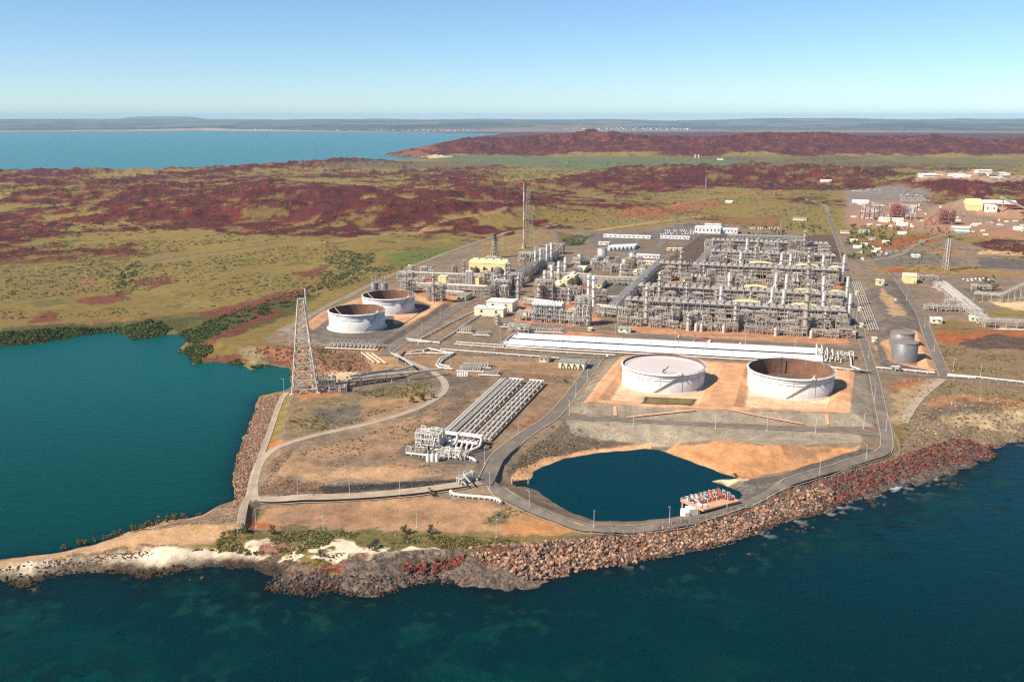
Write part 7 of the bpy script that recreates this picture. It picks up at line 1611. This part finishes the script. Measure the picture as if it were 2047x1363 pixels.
for px, py, s, v, lb in ((738, 1100, 1.5, 1, 'left of two grey round bushes on the white sand'), (752, 1096, 1.9, 1, 'right and larger of two grey round bushes on the white sand'), (864, 990, 1.9, 0, 'dark bush beside the track left of the bent white pipe'), (845, 800, 2.6, 0, 'largest dark bush in the clump by the track bend'), (826, 805, 2.2, 0, 'dark bush at the left of the clump by the track bend'), (833, 790, 1.5, 0, 'small dark bush above the clump by the track bend'), (866, 796, 1.7, 0, 'reddish bush at the right of the clump by the track bend'),
                     (640, 1112, 1.8, 0, 'low green bush on the white sand left of the grey bushes'), (860, 1066, 2.2, 0, 'dense green bush in the right half of the seaward scrub'), (812, 1068, 2.2, 0, 'dense green bush left of the densest in the seaward scrub'), (545, 1066, 2.0, 0, 'green bush near the corner of the seaward scrub'), (490, 1060, 1.9, 0, 'green bush under the fence corner'), (1471, 953, 1.3, 0, 'lone dark bush on the pale point of the pond'), (800, 690 + 60, 1.4, 0, 'dark bush under the elevated pipes'), (697, 741, 2.3, 0, 'dark bush between the flare tower and elevated pipe'), (645, 705, 1.8, 0, 'dark bush below the cross braced coolers'), (1131, 764, 1.6, 0, 'dark bush right of the slug catcher head'),
                     (858, 1038 + 40, 1.4, 0, 'small green bush below the densest bush in the seaward scrub')):
    x, y, z = A(px, py); plant('bush', x, y, z, s, BVG[0] if v else BV[int(px) % 5], lb, 'bush')
# ------------------------------------------------------------------ lamps, poles and fences
lx, ly, lz = A(512, 1054)
lamp = thing('lamp_post', 'slim pale lamp post standing along the plant roads and yards', 'lamp post', (lx, ly, lz), 'lamp posts along the plant roads'); lamp['_o'] = (0, 0, 0)
OBJ('pole', MB().cyl((0, 0, -.4), (0, 0, 10), .12, .08, 8), WHITE, lamp); OBJ('arm', MB().beam((0, 0, 9.9), (1.6, 0, 10.3), .1), WHITE, lamp); OBJ('lamp_head', MB().box(1.8, 0, 10.15, 10.4, 1.0, .4), GREYR, lamp); OBJ('footing', MB().box(0, 0, -.4, .3, .9, .9), CONC, lamp)
for px, py in ((596, 999), (647, 1059), (699, 991), (799, 991), (833, 1055), (979, 978), (1058, 1018), (992, 1075), (969, 926), (1036, 867), (1187, 1057), (1338, 1049), (1453, 1018), (1638, 953), (1731, 922), (1771, 860), (1138, 829), (1151, 793), (1174, 764), (1197, 735), (1266, 851), (1533, 861), (1748, 800), (1726, 856), (880, 640), (843, 665), (930, 604),
               (1712, 640), (1700, 600), (1736, 716), (1867, 702), (1848, 655), (835, 690), (900, 728), (1000, 683), (1120, 700), (1490, 688), (1590, 695), (1350, 677), (1230, 668), (700, 668), (580, 690), (620, 650), (760, 602), (1905, 742), (1960, 752), (1755, 565), (1812, 600), (1060, 665), (1430, 840 + 15), (1630, 866), (860, 795), (568, 760 + 24)):
    dup(lamp, A(px, py), rng.uniform(0, 6.28))
if '_o' in lamp: del lamp['_o']
for o in bpy.data.objects:
    if '_o' in o: del o['_o']
for k, (px, py) in enumerate(((75, 551), (172, 557), (255, 563), (397, 566), (541, 575))):
    x, y, z = A(px, py); t = thing('power_pole', f'{ORD[k]} white power pole from the left across the grassy plain', 'power pole', (x, y, z), 'power poles on the plain'); OBJ('pole', MB().cyl((x, y, z - .5), (x, y, z + 13), .3, .22, 8), PIPEW, t); OBJ('cross_arm', MB().beam((x - 1.6, y, z + 12.2), (x + 1.6, y, z + 12.2), .2), TAN, t)
def fence(pix_pts, label, step=5.0, hgt=2.6):
    P = spline(AP(pix_pts), 2.5); t = thing('chain_fence', label, 'fence', (P[0][0], P[0][1], hz(*P[0])))
    S = np.concatenate([[0], np.cumsum([np.linalg.norm(b - a) for a, b in zip(P[:-1], P[1:])])]); n = min(96, int(S[-1] / step)); XY = [(np.interp(S[-1] * k / n, S, [p[0] for p in P]), np.interp(S[-1] * k / n, S, [p[1] for p in P])) for k in range(n + 1)]
    pm = bpy.data.meshes.new('post'); b = MB().beam((0, 0, -.4), (0, 0, hgt), .16).beam((0, 0, hgt), (.35, .35, hgt + .4), .1); pm.from_pydata(b.v, [], b.f); pm.materials.append(PIPE); wires = MB(); pr = None
    for (x, y) in XY:
        z = hz(x, y); o = link(bpy.data.objects.new('post', pm)); o.parent = t; o.location = V3(x, y, z) - V3(*t.location)
        if pr:
            for h in (.2, .9, 1.7, 2.5): wires.beam((pr[0], pr[1], pr[2] + h), (x, y, z + h), .035)
        pr = (x, y, z)
    OBJ('wire', wires, STEEL, t)
fence([(985, 1078), (1060, 1074), (1190, 1073), (1290, 1063), (1440, 1034), (1540, 1003), (1640, 970), (1772, 926), (1797, 905), (1778, 850)], 'wire fence along the top of the boulder bank beside the shore road', 5.2)
fence([(474, 1060), (500, 985), (526, 890), (562, 796)], 'wire fence along the top of the bay bank', 4)
fence([(985, 1078), (800, 1064), (640, 1060), (490, 1058)], 'wire fence along the seaward edge of the sandy yard', 5)
fence([(1750, 765 + 5), (1860, 768 - 5), (2050, 772)], 'wire fence below the shore pipe at the right', 6)
# ------------------------------------------------------------------ yards and buildings far behind
for px, py, s, lb in ((1736, 439, 1, 'left red steel module frame in the yard'), (1755, 439, 1, 'second red steel module frame in the yard'), (1797, 438, 2, 'dark red filled module frame in the yard'), (1817, 438, 0, 'white steel module frame in the yard'), (1896, 449, 2, 'bright red module tower at the right of the yard')):
    x, y, z = A(px, py); frame((x, y + 8), PU, 26, 20, z, 26, 2 if s < 2 else 4, 9 if s < 2 else 6, lb, m=RED if s else WHITE, pm=RED if s == 2 else WHITE, name='module_frame', seed=int(px), fill=.8)
for px, py in ((1857, 450), (1876, 449)):
    x, y, z = A(px, py); t = thing('red_crane', ('left' if px < 1860 else 'right') + ' red A shaped crane frame in the module yard', 'crane', (x, y, z)); OBJ('leg', MB().beam((x - 8, y, z), (x, y, z + 14), 1.4), RED, t); OBJ('leg', MB().beam((x + 8, y, z), (x, y, z + 14), 1.4), RED, t); OBJ('jib', MB().beam((x, y, z + 14), (x + 16, y + 3, z + 19), 1), RED, t)
BLUEW = mat('blue_white_sheet', (.55, .62, .72), .5)
for a in ((1757, 1779, 444, 437, 16, 'left pale blue roofed shed before the red modules', BLUEW), (1784, 1806, 444, 438, 16, 'right pale blue roofed shed before the red modules', BLUEW), (1793, 1815, 452, 447, 16, 'grey white roofed shed nearest in the module yard', ROOFW), (1704, 1737, 407, 402, 30, 'long white roofed shed left of the module yard', ROOFW), (1820, 1832, 417, 413, 20, 'small white roofed shed above the module yard', ROOFW),
          (1905, 1938, 462, 456, 30, 'green walled shed with white roof right of the tree strip', ROOFW), (1910, 1938, 466, 463, 14, 'long low white shed in front of the green walled shed', ROOFW), (1718, 1738, 466, 462, 16, 'left green roofed hall by the trees', GREEN), (1680, 1702, 467, 463, 14, 'long brown roofed hut behind the road trees', GREYR), (1585, 1612, 441, 437, 20, 'dark open shed on the slope behind the trains', GREYR), (1450, 1464, 406, 403, 20, 'small white roofed hut alone on the plain', ROOFW),
          (1640, 1662, 364, 361, 30, 'long white hut on the rise far behind the trains', ROOFW), (1795, 1812, 469, 466, 14, 'long thin white roofed building right of the trees', ROOFW), (2030, 2046, 461, 456, 24, 'white green shed at the right edge', ROOFW), (1945, 1956, 452, 449, 14, 'small white trailer on the bare right hand yard', ROOFW), (1700, 1714, 484, 481, 14, 'low tan hut amid the trees, nearest the road', PALE_Y), (1722, 1734, 492, 489, 14, 'low tan hut amid the trees, lower right', PALE_Y), (1748, 1760, 502, 498, 12, 'white walled hut at the right end of the trees', ROOFW), (1765, 1778, 489, 484, 16, 'pinkish roofed hut right of the trees', PALE_Y), (1735, 1750, 480, 477, 14, 'grey roofed hut at the back of the trees', GREYR), (1706, 1722, 497, 494, 12, 'low white hut at the foot of the trees', ROOFW)):
    B(*a[:5], a[5], GREEN if 'green walled' in a[5] else (WHITE if a[6] is ROOFW else PALE_Y), a[6], 'gable', wins=0, rise=2)
t, P, L, H_ = B(1933, 1964, 421, 411, 60, 'big cream arched storage hall in the far right yard', CREAM, CREAM, 'gable', rise=12, wins=0)
B(1967, 1993, 424, 412, 40, 'tall white process block beside the cream storage hall', WHITE, ROOFW, wins=2); B(1962, 2032, 408, 404, 30, 'very long white roofed hall behind the cream storage hall', PALE_Y, ROOFW, 'gable', rise=3, wins=0)
x, y, z = A(1998, 424); t = thing('conveyor', 'thin slanting conveyor beside the tall white process block', 'conveyor', (x, y, z)); OBJ('gallery', MB().beam((x + 60, y, z + 4), (x, y, z + 30), 4), PIPE, t); OBJ('leg', MB().beam((x + 5, y, z - 1), (x + 5, y, z + 28), 2), STEEL, t)
cm = MB(); cm.box(0, 0, .35, 1.0, 4.4, 1.8); cm.add([(-1.5, -.8, 1), (1.1, -.8, 1), (1.1, .8, 1), (-1.5, .8, 1), (-1.1, -.7, 1.55), (.6, -.7, 1.55), (.6, .7, 1.55), (-1.1, .7, 1.55)], [(0, 1, 5, 4), (1, 2, 6, 5), (2, 3, 7, 6), (3, 0, 4, 7), (4, 5, 6, 7)])
for sx in (-1.4, 1.4):
    for sy in (-.85, .85): cm.cyl((sx, sy - .1, .35), (sx, sy + .1, .35), .35, n=8)
CARM = []
for c in ((.75, .75, .74), (.7, .69, .66), (.5, .5, .5), (.12, .12, .13), (.35, .08, .06)):
    me = bpy.data.meshes.new('parked_car'); me.from_pydata(cm.v, [], cm.f); me.materials.append(mat('car_paint', c, .3, var=.05)); CARM.append(me)
def cars(quad, nx, ny, label, group, occ=.8):
    q = [V3(*A(*p)) for p in quad]
    for i in range(nx):
        for j in range(ny):
            if rng.random() > occ: continue
            u_, v_ = (i + .5) / nx, (j + .5) / ny; p = (q[0] * (1 - u_) + q[1] * u_) * (1 - v_) + (q[3] * (1 - u_) + q[2] * u_) * v_
            o = link(bpy.data.objects.new('parked_car', CARM[min(int(rng.exponential(1.3)), 4)])); o.location = (p[0], p[1], hz(p[0], p[1])); o.rotation_euler = (0, 0, ROT + 1.57 + rng.choice((0, 3.14)) + rng.normal(0, .05)); tag(o, label, 'car', group)
cars([(1800, 402), (1860, 403), (1846, 388), (1798, 389)], 14, 5, 'tiny parked car in the packed far right car park', 'cars in the far right car park', .75)
cars([(1700, 384), (1764, 384), (1758, 379), (1698, 379)], 16, 3, 'tiny parked car in the far rows above the module yard', 'cars in the rows above the module yard', .7)
cars([(1310, 470), (1400, 470), (1396, 460), (1330, 460)], 16, 4, 'parked car in the lot before the white administration building', 'cars before the administration building', .65)
cars([(1495, 459), (1560, 459), (1556, 455), (1498, 455)], 14, 2, 'parked car in the row between trees and grass behind the trains', 'cars behind the trains', .75)
cars([(1905, 565), (1990, 562), (1985, 556), (1905, 558)], 10, 2, 'parked car by the blue fenced yard at right', 'cars in the right hand yard', .6)
for k, (px, py) in enumerate(((1215, 712), (1660, 985), (1480, 870 - 6), (1790, 600), (770, 640), (1480, 688))):
    x, y, z = A(px, py)
    if k in (1, 2): continue
    o = link(bpy.data.objects.new('parked_car', CARM[k % 3])); o.location = (x, y, z + .15); o.rotation_euler = (0, 0, 1.2); tag(o, ['white car on the road left of the chequered tank', '', '', 'white car on the road beside the grassy bank', 'white car on the wide road by the open topped tanks', 'grey car on the front road of the trains'][k], 'car')
boxm = []
for c in (PALE_Y, GREYR, TAN, BLUEW, WHITE, RED):
    b = MB().box(0, 0, -.2, 2.8, 10, 3); me = bpy.data.meshes.new('container'); r_ = MB().box(0, 0, 2.8, 3.0, 10.3, 3.3); b.add(r_.v, r_.f); b.box(5.03, 0, .2, 2.5, .08, 2.4); me.from_pydata(b.v, [], b.f); me.materials.append(c); boxm.append(me)
def boxes(region, n, label, group, s0=1, s1=1.6):
    for p in scatter(region, n):
        o = link(bpy.data.objects.new('container', boxm[min(int(rng.exponential(1.6)), 5)])); s = rng.uniform(s0, s1); o.scale = (s, s, s); o.location = p; o.rotation_euler = (0, 0, ROT + rng.choice((0, 1.57)) + rng.normal(0, .1)); tag(o, label, 'container', group)
boxes([(1700, 436), (1700, 404), (1800, 406), (1930, 430), (1920, 455), (1740, 455)], 90, 'small container or crate strewn over the module yard', 'containers in the module yard', .6, 1.15)
boxes([(1930, 440), (2047, 430), (2047, 470), (1930, 470)], 26, 'small container on the bare ground at the far right', 'containers at the far right', .6, 1.1)
boxes([(1700, 505), (1770, 490), (1800, 510), (1720, 530)], 14, 'small container at the edge of the gravel yard', 'containers at the gravel yard', .6, 1.0)
boxes([(1440, 690), (1340, 680), (1345, 672), (1440, 680)], 6, 'small crate on the strip between the trains and long roofs', 'crates by the front road', .4, .7)
hm = []
for c in (WHITE, ROOFW, PALE_Y):
    b = MB().box(0, 0, -1, 6, 30, 18); b.add([(-16, -10, 6), (16, -10, 6), (16, 10, 6), (-16, 10, 6), (-16, 0, 8.5), (16, 0, 8.5)], [(0, 1, 5, 4), (2, 3, 4, 5), (1, 2, 5), (3, 0, 4)]); me = bpy.data.meshes.new('town_building'); me.from_pydata(b.v, [], b.f); me.materials.append(c); hm.append(me)
def houses(region, n, label, group, s0, s1):
    for p in scatter(region, n):
        o = link(bpy.data.objects.new('town_building', hm[rng.integers(0, 3)])); s = rng.uniform(s0, s1); o.scale = (s, s, s * .8); o.location = p; o.rotation_euler = (0, 0, rng.uniform(-.5, .5)); tag(o, label, 'building', group)
houses([(1945, 362), (1950, 346), (2010, 344), (2010, 360)], 46, 'small white building in the settlement at the upper right', 'white buildings of the upper right settlement', .7, 1.6)
houses([(1840, 352), (1945, 354), (1945, 360), (1850, 357)], 18, 'small pale building strung out left of the upper right settlement', 'pale buildings left of the settlement', .7, 1.4)
houses([(1432, 322), (1448, 322), (1448, 319), (1434, 319)], 1, 'single white building on the crest of the red hill', 'white buildings on the red hill', .8, 1.0)
for x_, lb in ((1390, 'left of two pale silos beyond the red hill'), (1397, 'right of two pale silos beyond the red hill')):
    x, y, z = A(x_, 317); t = thing('silo', lb, 'silo', (x, y, z)); OBJ('shell', MB().lathe(x, y, [(4.5, z - 3), (4.5, z + 17), (3, z + 19), (.1, z + 20)], 14), STACKM, t); OBJ('cap', MB().lathe(x, y, [(4.9, z + 16), (4.9, z + 17), (4.4, z + 17.1)], 14), STEEL, t)
tv, tf, k = [], [], 0
for reg, n in (([(740, 261.5), (960, 262.5), (960, 260.5), (740, 260)], 60), ([(480, 261), (720, 261.5), (720, 260.4), (480, 260)], 16), ([(1120, 259), (1380, 260.5), (1380, 256.8), (1130, 256.5)], 110)):
    for p in scatter(reg, n, -50):
        s = rng.uniform(16, 44); q_ = MB().box(p[0], p[1], p[2] - 2, p[2] + s * .28, s, s * .7, rng.uniform(0, 1)); tv += q_.v; tf += [tuple(i + k for i in f) for f in q_.f]; k += len(q_.v)
me = bpy.data.meshes.new('far_town'); me.from_pydata(tv, [], tf); me.materials.append(TANKW); o = link(bpy.data.objects.new('far_town', me)); o['kind'] = 'stuff'
for px, yb, yt, lb in ((1410, 388, 350, 'thin lattice mast on the plain behind the plant'), (1268, 452, 432, 'thin mast near the long white barrack'), (1560, 468, 440, 'slim tan mast among the trees behind the trains')):
    x, y, z, h = base_h(px, yb, yt); t = thing('mast', lb, 'mast', (x, y, z)); lg, br = [MB() for _ in range(4)], MB(); lattice(lg, br, (x, y), 3.2, 1.2, z, h, 7, .35, .2, .2); [OBJ('leg', l_, TAN, t) for l_ in lg]; OBJ('bracing', br, TAN, t)
# ------------------------------------------------------------------ the air: far things fade to blue
def haze_box():
    me = bpy.data.meshes.new('haze')
    x0, x1, y0, y1, z0, z1 = -60000, 60000, -3000, 47000, -8, 400
    v = [(x0, y0, z0), (x1, y0, z0), (x1, y1, z0), (x0, y1, z0), (x0, y0, z1), (x1, y0, z1), (x1, y1, z1), (x0, y1, z1)]
    me.from_pydata(v, [], [(3, 2, 1, 0), (4, 5, 6, 7), (0, 1, 5, 4), (1, 2, 6, 5), (2, 3, 7, 6), (3, 0, 4, 7)])
    m = bpy.data.materials.new('haze'); m.use_nodes = True
    t = m.node_tree; t.nodes.remove(t.nodes['Principled BSDF'])
    v = t.nodes.new('ShaderNodeVolumePrincipled')
    v.inputs['Color'].default_value = (0.50, 0.77, 1.0, 1)
    v.inputs['Density'].default_value = 0.000025
    t.links.new(v.outputs[0], t.nodes['Material Output'].inputs['Volume'])
    me.materials.append(m)
    o = link(bpy.data.objects.new('haze', me)); o['kind'] = 'stuff'
haze_box()
